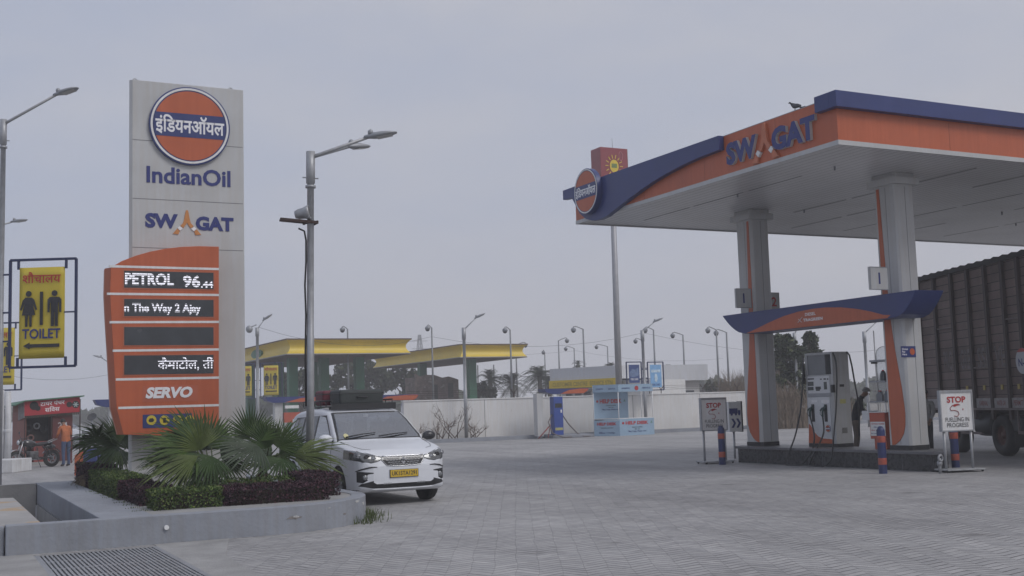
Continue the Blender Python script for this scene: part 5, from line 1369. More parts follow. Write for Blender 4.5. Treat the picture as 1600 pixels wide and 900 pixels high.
# front counter, slanted left counter, back panel, top sign band
def slab_between(nm, a, c, z0, z1, m=HB, d=.03):
    b = MB(); dx, dy = c[0]-a[0], c[1]-a[1]; l = sqrt(dx*dx+dy*dy); nx, ny = -dy/l*d, dx/l*d
    b.prism([a, c, (c[0]+nx,c[1]+ny), (a[0]+nx,a[1]+ny)], PZ, z0, z1); return b.build(nm, m, t)
A_, B_, C_ = (X0, .95), (XM, 0.0), (X1, .0)
fc = slab_between('front_counter', B_, C_, 0, .78); sc2 = slab_between('side_counter', A_, B_, 0, .72)
tb1 = slab_between('name_band', B_, C_, 2.04, 2.36); tb2 = slab_between('name_band', A_, B_, 2.04, 2.36)
bk = hface('back_panel', X0+.02, X0+1.95, .72, 2.04, .97, .03)
b = MB(); b.prism([A_, B_, C_, (X1,.5), (XM+.2,.5), (X0+.5,.97)], PZ, .781, .81); b.build('counter_top', WHITE, t)
b = MB(); b.prism([A_, B_, C_, (X1, 1.0), (X0, 1.0)], PZ, 2.362, 2.39); b.build('roof_panel', HB, t)
for p_ in ((XM,.02),(X1-.02,.02),(X0+.02,.95),(X1-.02,.98)):
    b = MB(); b.cyl((p_[0],p_[1]+.02,.0),(p_[0],p_[1]+.02,2.36), .022, n=8); b.build('post', WHITE, t)
def hd_words(par, x0, x1, y, z, full):
    w = x1-x0; c = (x0+x1)/2
    lettering("HELP DESK", RED_INK, par, (c,y-.004,z+.0), w*.66, .16 if not full else .20, bold=.05, ext=.002)
    for i, (ww, dz, m_) in enumerate(((.30,.20,BLACK_INK),(.14,.29,BLACK_INK))): lettering("Customers come first" if i == 0 else "for us", m_, par, (c,y-.004,z-dz), w*ww, .05, bold=.03, ext=.002)
    lettering("“May I help, Please wait”", NAVY_INK, par, (c,y-.004,z-.40), w*.55, .09, bold=.02, ext=.002)
    b = MB(); b.lathe([(0,.004),(.06,.004),(.06,-.004)], 14, Matrix.Translation((x0+w*.10, y-.002, z)) @ Matrix.Rotation(pi/2,4,'X'), 0, False); b.build('badge', RED_INK, par)
    b = MB(); b.prism([(0,.09),(-.03,.0),(-.07,-.05),(0,-.02),(.07,-.05),(.03,0)], lambda a, cc, tt: Vector((x1-w*.08+a, tt, z+cc)), y-.004, y-.001); b.build('hands_symbol', mat('symbol_green', (.08,.20,.10), .5, 0, 0), par)
hd_words(fc, XM, X1, 0, .58, False); hd_words(bk, X0+.05, X0+1.9, .97, 1.62, True)
M_ = Vector((B_[0]-A_[0], B_[1]-A_[1], 0)).normalized(); mid = Vector(((A_[0]+B_[0])/2, (A_[1]+B_[1])/2, 0)); nrm_ = M_.cross(Vector((0,0,1)))
lettering("HELP DESK", RED_INK, sc2, mid+Vector((0,0,.56))+nrm_*.004, .95, .14, M_, (0,0,1), .05, .002)
lettering("Customers come first", BLACK_INK, sc2, mid+Vector((0,0,.38))+nrm_*.004, .6, .05, M_, (0,0,1), .03, .002)
lettering("May I help", NAVY_INK, sc2, mid+Vector((0,0,.14))+nrm_*.004, .75, .09, M_, (0,0,1), .02, .002)
for par_, c, ax_ in ((tb1, Vector(((XM+X1)/2,-.004,2.2)), Vector((1,0,0))), (tb2, mid+Vector((0,0,2.2))+nrm_*.004, M_)):
    for s, dx in (("INFORMATION", -.55 if par_ is tb1 else -.3), ("SERVICE", .6 if par_ is tb1 else .3)): lettering(s, NAVY_INK, par_, c+ax_*dx, .45 if par_ is tb1 else .34, .07, ax_, (0,0,1), .02, .002)
b = MB(); b.lathe([(0,.004),(.11,.004),(.11,-.004)], 14, Matrix.Translation(((XM+X1)/2+.05, -.003, 2.2)) @ Matrix.Rotation(pi/2,4,'X'), 0, False); b.build('badge', RED_INK, tb1)

# ------------------------------------------------------------------ distant pump islands of this station
def small_beam_pump(label, u0, u1, v, z0, z1, cols, lens=(.35,.8)):
    """navy spreader beam with orange lens on slim white columns"""
    o = Vector(((u0+u1)/2, v, 0)); w = u1-u0; L0 = -w/2
    t = thing('pump_canopy', label, 'pump canopy', o)
    b = MB(); b.prism([(L0,z1),(L0+.10,z0+.1),(L0+.45,z0),(-L0-.3,z0),(-L0-.06,z0+.12),(-L0,z1)], PV, -.35, .35); bb = b.build('spreader_beam', NAVY, t)
    b = MB(); b.prism([(L0+w*lens[0],z0+.01),(L0+w*(lens[0]+.2),z0+(z1-z0)*.7),(L0+w*.8,z1-.02),(-L0-.02,z1-.03),(-L0-.1,z0+.12),(-L0-.3,z0+.01)], PV, -.36, -.351); b.build('orange_lens', ORANGE, bb)
    for cu, wd in cols:
        b = MB(); b.box(cu-o.x-wd/2, cu-o.x+wd/2, -.18, .18, .12, z0+.05); b.build('column', WHITE_PANEL, t)
    b = MB(); b.box(L0+.3, -L0+.1, -.5, .5, 0, .14); b.build('island', CONCRETE, t, .02)
    return t
small_beam_pump('distant pump canopy with one column and a blue dispenser by the wall', 25.37, 27.75, 47.2, 2.02, 2.27, [(25.95*47.2/48.6*1.0, .30)])
t = thing('fuel_dispenser', 'distant blue fuel dispenser with hoses before the white wall', 'fuel pump', (26.05, 47.0, .14))
b = MB(); b.box(-.24,.24,-.2,.2,.0,1.76); bd = b.build('cabinet', mat('dispenser_blue', (.03,.07,.30), .4, 0, .1, 2), t, .02)
b = MB(); b.box(-.18,.18,-.206,-.201,1.25,1.45); b.build('display', DARK, bd); b = MB(); b.box(-.2,.2,-.206,-.201,.22,.34); b.build('label_plate', mat('faded_yellow', (0,0,0)), bd); b = MB(); b.box(.10,.17,-.208,-.201,1.02,1.16); b.build('label_plate', WHITE, bd)
b = MB(); b.tube([(-.25,0,.95),(-.5,-.1,.6),(-.42,-.3,.1),(0,-.55,-.10),(.5,-.5,-.10)], .03, 7); b.build('hose', mat('grey_hose', (.16,.14,.14), .5, 0, .1), t)
b = MB(); b.tube([(.25,0,1.0),(.55,-.1,.5),(.95,-.2,.05),(1.25,-.3,-.11),(1.55,-.3,-.11)], .03, 7); b.build('hose', mat('grey_hose', (0,0,0)), t)
t = thing('air_hose', 'red air hose stand leaning by the distant white column', 'hose', (25.2, 46.9, .0))
b = MB(); b.tube([(.45,0,.62),(.2,-.05,.4),(-.25,-.1,.02)], .025, 6); b.tube([(.45,0,.62),(.35,-.05,.3),(.25,-.1,.02)], .02, 6); b.build('hose', mat('red_hose', (.30,.05,.05), .5, 0, .2), t)
# two more pump canopies behind the planter and the white car
q0 = dp(412, 622, 58); q1 = dp(540, 620, 58)
o = small_beam_pump('pump canopy behind the planter palms with an orange notice box', q0.x, q0.x+4.0, q0.y, 2.05, 2.34, [(q0.x+.72,.42),(q0.x+3.3,.42)], (.25,.8))
b = MB(); b.box(-1.05,-.22,-.3,.1,1.05,1.55); nb_ = b.build('notice_box', mat('stand_orange', (0,0,0)), o); b = MB(); b.box(-.62,-.42,-.306,-.301,1.08,1.22); b.build('label_plate', WHITE, nb_)
b = MB(); b.box(-1.0,-.3,-.34,-.2,1.75,1.9); b.build('name_plate', WHITE, o)
q0 = dp(586, 618, 60)
o = small_beam_pump('pump canopy with posters behind the luggage on the white car', q0.x, q0.x+2.3, q0.y, 2.0, 2.3, [(q0.x+2.0,.07)], (.02,.6))
b = MB(); b.box(.2,.95,-.2,-.16,.95,1.85); po_ = b.build('poster', mat('poster_pale', (.5,.52,.58), .5, 0, .2, 8), o); b = MB(); b.box(.22,.93,-.206,-.2,1.68,1.84); b.build('poster_heading', NAVY, po_); b = MB(); b.prism([(.5,1.0),(.9,1.0),(.9,1.45)], PV, -.206, -.2); b.build('poster_picture', ORANGE_DULL, po_)
q0 = dp(146, 632, 45)
o = small_beam_pump('pump canopy half hidden by the price sign with navy beam end', q0.x, q0.x+2.6, q0.y, 1.98, 2.28, [(q0.x+.75,.36)], (.6,.85))
b = MB(); b.box(-.73,-.37,-.185,-.181,.15,.75); b.build('blue_foot', NAVY, o)
q0 = gp(137, 742)
t = thing('litter_bin', 'orange and navy bin beyond the left fan palm', 'bin', (q0.x, q0.y, 0), -YAW)
b = MB(); b.box(-.06,.32,-.2,.2,0,.72); b.build('navy_side', NAVY, t, .02); b = MB(); b.prism([(-.30,.0),(-.062,.0),(-.062,.72),(-.30,.55)], PV, -.2, .2); b.build('orange_side', ORANGE, t, .01)

# ------------------------------------------------------------------ neighbouring filling station: yellow canopies on green columns
YEL = mat('canopy_yellow', (.72,.53,.035), .45, 0, .06, .5, streak=.06)
def yellow_canopy(label, A, du, dv, zb_=5.75, zt_=6.75, logo=False):
    t = thing('yellow_canopy', label, 'canopy', (A.x+du/2, A.y+dv/2, 0))
    b = MB(); rings_ = []
    for i in range(9):
        s = i/8; o = .28*(2*s-1)**2 + (.06 if s > .5 else 0)*(2*s-1)**2; z = zb_ + (zt_-zb_)*s
        rings_ += [(-du/2-o,-dv/2-o,z),(du/2+o,-dv/2-o,z),(du/2+o,dv/2+o,z),(-du/2-o,dv/2+o,z)]
    b.add(rings_, [(i*4+k, i*4+(k+1)%4, i*4+4+(k+1)%4, i*4+4+k) for i in range(8) for k in range(4)], 0, False)
    b.build('fascia', YEL, t)
    b = MB(); b.box(-du/2-.27,du/2+.27,-dv/2-.27,dv/2+.27,zb_-.06,zb_-.001); b.build('soffit', mat('soffit_pale', (.40,.40,.40), .6, 0, .05, .4), t)
    b = MB(); b.box(-du/2-.36,du/2+.36,-dv/2-.36,dv/2+.36,zt_+.001,zt_+.09); b.build('roof_edge', mat('roof_brown', (.09,.06,.045), .7, 0, .1), t)
    b = MB(); b.box(-du/2-.29,du/2+.29,-dv/2-.29,dv/2+.29,zb_-.10,zb_-.061); b.build('lower_trim', mat('roof_brown', (0,0,0)), t)
    if logo:
        b = MB(); b.prism([(-dv/2+9+1.6*cos(k*pi/8), zb_+.45+.36*sin(k*pi/8)) for k in range(16)], PU, -du/2-.16, -du/2+.1); b.build('logo', GREEN, t)
    return t
A1 = dp(453, 552, 83.5); C1 = yellow_canopy('nearer yellow canopy with a green oval badge', A1, 9.0, 22, logo=True)
A2 = dp(722, 557, 98); C2 = yellow_canopy('farther yellow canopy beside the date palms', A2, 5.8, 21)
def green_col(par, px, dep, w=.68, lab=None):
    q = dp(px, 600, dep); o = par.location
    b = MB(); b.box(q.x-o.x-w/2, q.x-o.x+w/2, q.y-o.y-w/2, q.y-o.y+w/2, 0, 5.69); b.build('column', GREEN, par)
for px, dep in ((391,99),(436,95),(457,88),(489,97),(506,90),(561,90.5)): green_col(C1, px, dep)
for px, dep in ((660,108),(737,101)): green_col(C2, px, dep)
# white station building with yellow band
def at2(px, py, d): return dp(px, py, d)
q0 = at2(864, 600, 83); q1 = at2(968, 600, 79)
e = Vector((q1.x-q0.x, q1.y-q0.y, 0)); L_ = e.length; rz_ = atan2(e.y, e.x)
t = thing('station_shop', 'low white station shop with a yellow name band above its windows', 'building', (q0.x, q0.y, 0), rz_)
b = MB(); b.box(0, L_+2, .9, 5, 0, 3.0); b.build('wall', WHITE, t)
b = MB(); b.box(-.1, L_+.1, -.2, 5.2, 3.15, 4.05); b.build('parapet', mat('parapet_white', (.62,.64,.68), .7, 0, .04, .4, streak=.08), t)
b = MB(); b.box(-.15, L_-.1, -.26, -.201, 2.62, 3.2); nb_ = b.build('name_band', YEL, t)
lettering("CUSTOMER CENTRE  SERVICE STN", mat('band_olive', (.30,.22,.03), .6, 0, 0), nb_, (L_/2-.1,-.265,2.9), L_*.9, .30, bold=.01, ext=.002)
b = MB(); b.box(-.1, L_, -.2, .899, 2.5, 2.62); b.build('porch_roof', mat('soffit_pale', (0,0,0)), t)
for k in range(6):
    xx = .5+k*(L_-1)/6; b = MB(); b.box(xx, xx+.5, .87, .899, 1.1, 2.35); w_ = b.build('window', mat('window_dark', (.06,.07,.08), .15, 0, .1), t); b = MB(); b.box(xx-.05, xx, .85, .9, 1.0, 2.4); b.box(xx+.5, xx+.55, .85, .9, 1.0, 2.4); b.build('frame', GREYMETAL, w_)
q0 = at2(1000, 600, 84); q1 = at2(1107, 600, 86); e = Vector((q1.x-q0.x, q1.y-q0.y, 0)); L_ = e.length
t = thing('annex', 'plain white flat roofed annex with barred windows behind the wall', 'building', (q0.x, q0.y, 0), atan2(e.y, e.x))
b = MB(); b.box(0, L_-.5, .5, 7, 0, 3.0); b.build('wall', mat('annex_wall', (.58,.58,.58), .8, 0, .05, .4, streak=.1), t)
b = MB(); b.box(-.1, L_, 0, 7.2, 2.98, 4.15); b.build('parapet', mat('parapet_white', (0,0,0)), t)
for px in (1048, 1070, 1082):
    xx = (px-1000)/107*L_; b = MB(); b.box(xx-.35, xx+.35, .46, .499, 1.35, 2.25); w_ = b.build('window', mat('window_dark', (0,0,0)), t)
    b = MB(); 
    for k in range(3): b.box(xx-.35, xx+.35, .44, .459, 1.5+.28*k, 1.54+.28*k)
    b.build('bars', WHITE, w_)
# roofless brick house
q = dp(690, 615, 104)
t = thing('ruined_house', 'roofless grey brown brick house with empty window holes', 'building', (q.x, q.y, 0), -.15)
BR = mat('ruin_brick', (.17,.13,.115), .95, 0, .35, 2, bump=.6, spots=(2.5,.6,(.26,.22,.20)))
b = MB()
prof_ = [(-2.4,0),(1.6,0),(1.6,4.0),(1.2,4.15),(.7,4.3),(.1,4.2),(-.6,4.45),(-1.4,4.5),(-1.9,4.35),(-2.4,4.6)]
b.prism(prof_, PV, 0, .3); b.box(-2.4,-2.1,.3,4,0,4.3); b.box(1.3,1.6,.301,4,0,3.9); b.prism([(x*.98,z*.95) for x, z in prof_], PV, 3.8, 4.1)
b.build('wall', BR, t)
for xx, z0 in ((-.6,2.3),(.85,2.4)):
    b = MB(); b.box(xx-.25, xx+.25, -.012, -.004, z0, z0+1.3); b.build('window', mat('hole_shade', (.04,.035,.035), .9, 0, .2), t)  # dark plates on the solid wall; shade of the empty openings put into colour

# ------------------------------------------------------------------ distant yard lamps with round heads
def ball_lamp(label, hx, hy, px, dirn, dep):
    top = dp(px, hy+1, dep); s = dep/86
    t = thing('yard_lamp', label, 'street lamp', (top.x, top.y, 0))
    H = top.z
    b = MB(); b.tube([(0,0,0),(0,0,H*.55),(0,0,H)], [.085,.075,.055], 8); b.build('pole', mat('far_steel', (.20,.21,.22), .5, .4, .1, 2), t)
    hd_ = dp(hx, hy+3, dep) - top
    hv = Vector((hd_.x, hd_.y, 0)); tip = hv + Vector((0,0,H-.02))
    b = MB(); b.tube([(0,0,H-.03), hv*.35+Vector((0,0,H+.10)), hv*.8+Vector((0,0,H+.22)), tip+Vector((0,0,.20)), tip+Vector((0,0,.05))], .035, 6); b.build('arm', mat('far_steel', (0,0,0)), t)
    b = MB(); b.lathe([(0,.15),(.10,.14),(.17,.07),(.20,0),(.19,-.07),(.16,-.12)], 14, Matrix.Translation(tip)); hh = b.build('lamp_head', mat('far_lamp_grey', (.22,.23,.25), .4, .3, .1), t)
    b = MB(); b.lathe([(.165,-.09),(.14,-.18),(.07,-.235),(0,-.25)], 14, Matrix.Translation(tip)); b.build('globe', mat('far_globe', (.04,.045,.05), .15, 0, .1), hh)
    return t
for lab, hx, hy, px, dep in (
    ('yard lamp rising above the nearer yellow canopy', 535, 513, 543, 86),
    ('yard lamp between the two yellow canopies', 668, 511, 674.5, 86),
    ('yard lamp before the right end of the farther yellow canopy', 789, 514, 797, 84),
    ('yard lamp peeping from behind the end of the farther yellow canopy', 821, 538, 806, 104),
    ('yard lamp above the bushy palm clump, its head on the pole top', 849, 549, 851, 122),
    ('yard lamp whose arm points right above the white shop', 886, 531, 872.5, 104),
    ('shortest yard lamp above the white shop, arm pointing left', 884, 543, 897, 118),
    ('tallest yard lamp before the yellow name band of the shop', 896, 513, 911, 86),
    ('yard lamp above the shop roof, left of the tall sign pole', 932, 540, 949, 118),
    ('yard lamp immediately left of the banner lamp post', 993, 531, 1004, 102),
    ('yard lamp immediately right of the banner lamp post', 1008, 514, 1021, 88),
    ('yard lamp above the roof of the plain annex', 1051, 522, 1067, 94),
    ('left one of the two yard lamps close together beyond the annex', 1106, 514, 1119, 85),
    ('right one of the two yard lamps close together beyond the annex', 1119, 518, 1135, 86)):
    ball_lamp(lab, hx, hy, px, 0, dep)
for lab, px, y, dep, tipx in (('street lamp before the tall tree seen through the pump bay', 1241, 520, 62, 1252), ('street lamp with a long arm seen between dispenser and column', 1350, 518, 56, 1377), ('distant street lamp left of the price panel', 172, 565, 64, 153)):
    q = dp(px, y, dep); d = dp(tipx, y, dep) - q
    street_lamp('street_lamp', lab, (q.x, q.y, 0), q.z, [((d.x, d.y), abs((tipx-px))/1802*dep*.75, .45 if px > 1000 else .25)], .085, head=1.0, collar=False)
for px, dep in ((746,112),(771,112)):
    q = dp(px, 560, dep); b = MB(); b.cyl((0,0,0),(0,0,5.5), .07, n=8); tag(b.build('pole', mat('far_steel', (0,0,0)), None, 0, (q.x, q.y, 0)), 'bare grey pole among the date palms under the farther yellow canopy', 'pole', 'bare poles among the date palms').name = 'bare_pole'
# tall sign of the next station: red box on a slim pole
q = dp(962, 480, 74)
base = dp(968.5, 645, 74)
t = thing('tower_sign', 'red square sign with a yellow sun on a tall slim pole', 'sign', (base.x, base.y, 0), 0)
zb1 = dp(953, 292, 74).z; zt1 = dp(953, 234, 74).z
lean = dp(957, 300, 74) - Vector((base.x, base.y, 0))
b = MB(); b.tube([(0,0,0),(lean.x*.5,lean.y*.5,zb1*.5),(lean.x,lean.y,zb1)], [.22,.20,.17], 12); b.build('pole', mat('far_pole_grey', (.34,.34,.36), .5, .3, .1), t)
w = 1.85
b = MB(); b.box(lean.x-w*.62, lean.x+w*.5, lean.y-.55, lean.y+.65, zb1-.1, zt1); bx = b.build('sign_box', mat('sign_crimson', (.24,.025,.035), .5, 0, .05), t, .02)
b = MB(); b.box(lean.x+w*.5+.001, lean.x+w*.5+.02, lean.y-.53, lean.y+.63, zb1-.08, zt1-.02); b.build('green_side', mat('sign_pale_green', (.25,.38,.28), .5, 0, .05), bx)
cx_, cz_ = lean.x-w*.08, (zb1+zt1)/2+.02
b = MB(); yv = lean.y-.56
b.prism([(cx_+.36*cos(k*pi/10)*(.92), cz_+.42*sin(k*pi/10)) for k in range(20)], PV, yv-.02, yv)
for k in range(14):
    a = 2*pi*k/14; b.bar((cx_+.44*cos(a), yv-.01, cz_+.5*sin(a)), (cx_+.66*cos(a), yv-.01, cz_+.74*sin(a)), .05, .02, upv=(0,1,0))
b.build('sun_emblem', YEL, bx)
b = MB(); b.box(cx_-.2, cx_+.2, yv-.03, yv-.021, cz_-.12, cz_+.16); b.build('emblem_mark', mat('mark_green', (.15,.22,.05), .5, 0, .2, 9), bx)
b = MB(); b.tube([(cx_+.42+.28*cos(k*pi/8)*.5+.1, yv-.012, cz_+.68+.3*sin(k*pi/8)) for k in range(17)], .018, 5); b.build('ring_mark', mat('mark_pink', (.55,.20,.22), .5, 0, 0), bx)
b = MB(); b.cyl((lean.x+.15,lean.y,zt1),(lean.x+.12,lean.y,zt1+.75), .015, n=5); b.build('lightning_rod', GREYMETAL, bx)
# power pylon and wires far off
q = dp(656, 545, 330)
t = thing('power_pylon', 'distant lattice power pylon above the gap between yellow canopies', 'power pylon', (q.x, q.y, 0))
zt1 = dp(656, 523, 330).z; b = MB()
for sx, sy in ((-1,-1),(1,-1),(1,1),(-1,1)): b.bar((sx*2.2,sy*2.2,0),(sx*.25,sy*.25,zt1), .22)
for i in range(10):
    z0 = zt1*i/10; z1 = zt1*(i+1)/10; w0 = 2.2-1.95*i/10; w1 = 2.2-1.95*(i+1)/10; b.bar((-w0,-w0,z0),(w1,-w1,z1), .12); b.bar((w0,-w0,z0),(-w1,-w1,z1), .12)
for k in (.72,.82,.92): b.bar((-2.4,0,zt1*k),(2.4,0,zt1*k), .15)
b.build('lattice', mat('far_steel', (0,0,0)), t)
def wire(label, pts, r=.02):
    P = [dp(*p_) for p_ in pts]; Q = []
    for i in range(len(P)-1):
        for k in range(8):
            s = k/8; c = P[i].lerp(P[i+1], s); c.z -= 4*s*(1-s)*.9; Q.append(c)
    Q.append(P[-1]); o = Q[0].copy(); b = MB(); b.tube([c-o for c in Q], r, 4)
    tag(b.build('overhead_wire', mat('wire_dark', (.05,.05,.055), .6, 0, 0), None, 0, o), label, 'wire')
wire('overhead wire sagging between the distant lamp posts above the yellow canopies', ((403,511,72),(674,526,86),(1005,520,90),(1390,545,100)), .009)
wire('lower overhead wire crossing the sky behind the date palms', ((560,545,170),(900,548,180),(1130,560,190)), .014)
wire('overhead wire low in the sky left of the price sign', ((-40,575,120),(172,585,130)), .015)
# ------------------------------------------------------------------ brown lorry behind the island
LR = gp(1565, 713); LD = Vector((.375, .927, 0)).normalized(); LRZ = atan2(-LD.x, LD.y)
lor = thing('lorry', 'tall brown lorry with a ribbed wooden cargo body behind the pump island', 'lorry', (LR.x, LR.y, 0), LRZ)
LN = Vector((-LD.y, LD.x, 0))
def LP(px, py, x=0):
    """a photo sight-line met with the lorry's near side: (y along it, z)"""
    d = ray(px, py); P0 = LR - LN*x; t_ = (P0-CAMP).dot(LN)/d.dot(LN); q = CAMP + d*t_
    return (q-LR).dot(LD), q.z
Y1 = LP(1436, 520)[0]; Y0 = -5.3; ZBED, ZTOP = 1.16, 4.80
def plank_mat(name, c1, c2):
    m = bpy.data.materials.new(name); m.use_nodes = True
    t = m.node_tree; N = t.nodes.new; L = t.links.new; p = t.nodes['Principled BSDF']
    c = N('ShaderNodeTexCoord'); s_ = N('ShaderNodeSeparateXYZ'); L(c.outputs['Object'], s_.inputs[0])
    fl = N('ShaderNodeMath'); fl.operation = 'SNAP'; fl.inputs[1].default_value = .21; L(s_.outputs['Z'], fl.inputs[0])
    f2 = N('ShaderNodeMath'); f2.operation = 'SNAP'; f2.inputs[1].default_value = 3.1; L(s_.outputs['Y'], f2.inputs[0])
    cb = N('ShaderNodeCombineXYZ'); L(fl.outputs[0], cb.inputs['X']); L(f2.outputs[0], cb.inputs['Y'])
    wn = N('ShaderNodeTexWhiteNoise'); L(cb.outputs[0], wn.inputs['Vector'])
    n = N('ShaderNodeTexNoise'); n.inputs['Scale'].default_value = 3; n.inputs['Detail'].default_value = 8; L(c.outputs['Object'], n.inputs['Vector'])
    ad = N('ShaderNodeMath'); ad.operation = 'MULTIPLY_ADD'; ad.inputs[1].default_value = .45; L(wn.outputs['Value'], ad.inputs[0]); L(n.outputs['Fac'], ad.inputs[2])
    r = N('ShaderNodeValToRGB'); r.color_ramp.elements[0].position = .35; r.color_ramp.elements[1].position = 1.0
    r.color_ramp.elements[0].color = (*c1,1); r.color_ramp.elements[1].color = (*c2,1); L(ad.outputs[0], r.inputs['Fac'])
    fr = N('ShaderNodeMath'); fr.operation = 'FRACT'; dv = N('ShaderNodeMath'); dv.operation = 'DIVIDE'; dv.inputs[1].default_value = .21
    L(s_.outputs['Z'], dv.inputs[0]); L(dv.outputs[0], fr.inputs[0])
    lt = N('ShaderNodeMath'); lt.operation = 'GREATER_THAN'; lt.inputs[1].default_value = .07; L(fr.outputs[0], lt.inputs[0])
    m1 = N('ShaderNodeMix'); m1.data_type = 'RGBA'; L(lt.outputs[0], m1.inputs['Factor']); m1.inputs['A'].default_value = (.012,.010,.010,1); L(r.outputs['Color'], m1.inputs['B'])
    L(m1.outputs['Result'], p.inputs['Base Color']); p.inputs['Roughness'].default_value = .7
    bp = N('ShaderNodeBump'); bp.inputs['Strength'].default_value = .5; bp.inputs['Distance'].default_value = .02; L(lt.outputs[0], bp.inputs['Height']); L(bp.outputs['Normal'], p.inputs['Normal'])
    return m
PLANK = plank_mat('lorry_planks', (.125,.092,.085), (.20,.148,.136))
b = MB(); b.box(.05, 2.5, Y0, Y1, ZBED, ZTOP-.06); cb_ = b.build('cargo_body', PLANK, lor)
DKB = mat('lorry_dark_brown', (.055,.040,.038), .6, .1, .2, 4)
ribs = [LP(px, 520)[0] for px in (1440,1463,1490,1516,1543.5,1571,1596)]
yy = ribs[-1]; step = (ribs[0]-ribs[-1])/6
while yy - step > Y0+.1: yy -= step; ribs.append(yy)
ribs.append(Y0+.03); ribs[0] = Y1-.04
for y in ribs:
    b = MB(); b.box(-.03, .049, y-.055, y+.055, ZBED-.28, ZTOP-.03); b.build('rib', DKB, cb_)
b = MB(); 
n_ = 44
pts = [(Y0 + (Y1-Y0)*i/n_, ZTOP - .02 + .045*((i % 2)*2-1)*.5) for i in range(n_+1)]
b.prism(pts + [(Y1, ZTOP-.14), (Y0, ZTOP-.14)], lambda a, c, tt: Vector((tt, a, c)), -.05, 2.55); b.build('tarpaulin', mat('tarpaulin_black', (.022,.022,.024), .7, 0, .3, 6), cb_)
b = MB()
for z in (2.15, 3.25):
    for k in range(len(ribs)-1):
        if (k*3+int(z*2)) % 4 == 1: b.box(-.012, .048, min(ribs[k],ribs[k+1])+.07, max(ribs[k],ribs[k+1])-.07, z, z+.03)
b.box(-.04, .048, Y0, Y1, ZBED-.05, ZBED-.0)
b.build('rail', mat('lorry_rail', (.16,.13,.13), .5, .3, .2), cb_)
b = MB()
srt = sorted(ribs)
for k in range(len(srt)-1): b.box(-.004, .048, srt[k]+.075, srt[k+1]-.075, 1.165, 1.40)
lb_ = b.build('lettered_board', mat('lorry_white_board', (.34,.32,.32), .6, 0, .2, 6), cb_)
ax_l, az_l = Vector((0,-1,0)), Vector((0,0,1))       # read from the left-hand side
words = ["NALA 1101", "HAUL", "KARNAL", "WATER CAR", "PERMIT"]
bays = [(srt[k]+srt[k+1])/2 for k in range(len(srt)-1)][::-1]
bays = [y for y in bays if y < Y1-.6][:5]
for s, y in zip(words, bays): lettering(s, mat('lorry_red_letter', (.22,.05,.05), .6, 0, .1), lb_, (-.0045, y, 1.28), .42, .12, ax_l, az_l, .02, .001)
FADE = mat('lorry_faded_letter', (.19,.17,.17), .7, 0, .35, 10)
for s, y in zip(("PRO", "GRE", "SSI", "VE"), [q for q in bays[0:4]]):
    lettering(s, FADE, cb_, (.044, y, 2.40), .50, .52, ax_l, az_l, .02, .003)
for y in bays[1:5]:
    b = MB(); b.box(.03, .048, y-.05, y+.05, 1.60, 1.72); b.build('reflector', mat('reflector_amber', (.40,.30,.04), .3, 0, .1), cb_)
yl, zl = LP(1600, 564)
b = MB(); M = Matrix.Translation((-.034, yl, zl)) @ Matrix.Rotation(-pi/2, 4, 'Y')
b.lathe([(0,.004),(.30,.004),(.30,-.004)], 28, M, 0, False); emb = b.build('round_emblem', mat('emblem_pale', (.42,.44,.48), .5, 0, .05), cb_)
b = MB(); b.prism([(yl+.30*cos(k*pi/12), zl+.30*sin(k*pi/12)) for k in range(3,10)], lambda a,c,tt: Vector((tt,a,c)), -.043, -.0385); b.build('emblem_red', RED_INK, emb)
lettering("N-1", NAVY_INK, emb, (-.0385, yl+.0, zl-.03), .36, .18, ax_l, az_l, .03, .002)
# running gear
b = MB(); b.box(.35,.55,Y0-1.5,Y1-.1,.78,1.02); b.box(1.95,2.15,Y0-1.5,Y1-.1,.78,1.02)
for y in np.linspace(Y0+.3, Y1-.3, 9): b.box(.1, 2.4, y-.05, y+.05, 1.02, 1.155)
b.build('chassis', DKB, lor)
def lorry_wheel(y, x=.16):
    M = Matrix.Translation((x, y, .50)) @ Matrix.Rotation(-pi/2, 4, 'Y')
    b = MB(); b.lathe([(.24,-.14),(.40,-.15),(.47,-.12),(.50,-.08),(.50,.08),(.47,.12),(.40,.15),(.26,.14),(.24,.10),(.24,-.14)], 36, M); w = b.build('wheel', BLACK, lor)
    b = MB(); b.lathe([(0,.10),(.08,.10),(.10,.03),(.22,.04),(.25,.12)], 24, M); b.build('rim', mat('lorry_rim', (.12,.05,.04), .6, .2, .3), w)
for x_ in (.16, 2.3): lorry_wheel(0, x_); lorry_wheel(2.35 if Y1 > 3 else 1.6, x_); lorry_wheel(Y0-.55, x_)
b = MB(); b.box(.1,.5,-.85,-.30,.6,.95); b.build('tool_box', mat('tank_grey', (.05,.055,.06), .5, .2, .2), lor, .03)
b = MB(); M = Matrix.Translation((.32,1.0,.74)) @ Matrix.Rotation(-pi/2, 4, 'X'); b.lathe([(0,-.42),(.27,-.42),(.29,-.4),(.29,.4),(.27,.42),(0,.42)], 20, M); b.build('fuel_tank', mat('tank_grey', (0,0,0)), lor)
b = MB(); b.box(.05,.4,-.62,-.60,.22,.62); b.build('mud_flap', BLACK, lor)
b = MB(); b.box(.0,.04,Y0+1.2,-.9,.55,.62); b.box(.0,.04,.9,2.0,.50,.56); b.box(.0,.04,-.9,-.86,.55,1.1); b.build('side_guard', mat('lorry_rail', (0,0,0)), lor)
b = MB(); prof_ = [(Y0-.12,.75),(Y0-.12,2.95),(Y0-1.5,2.95),(Y0-1.75,1.9),(Y0-1.8,.75)]
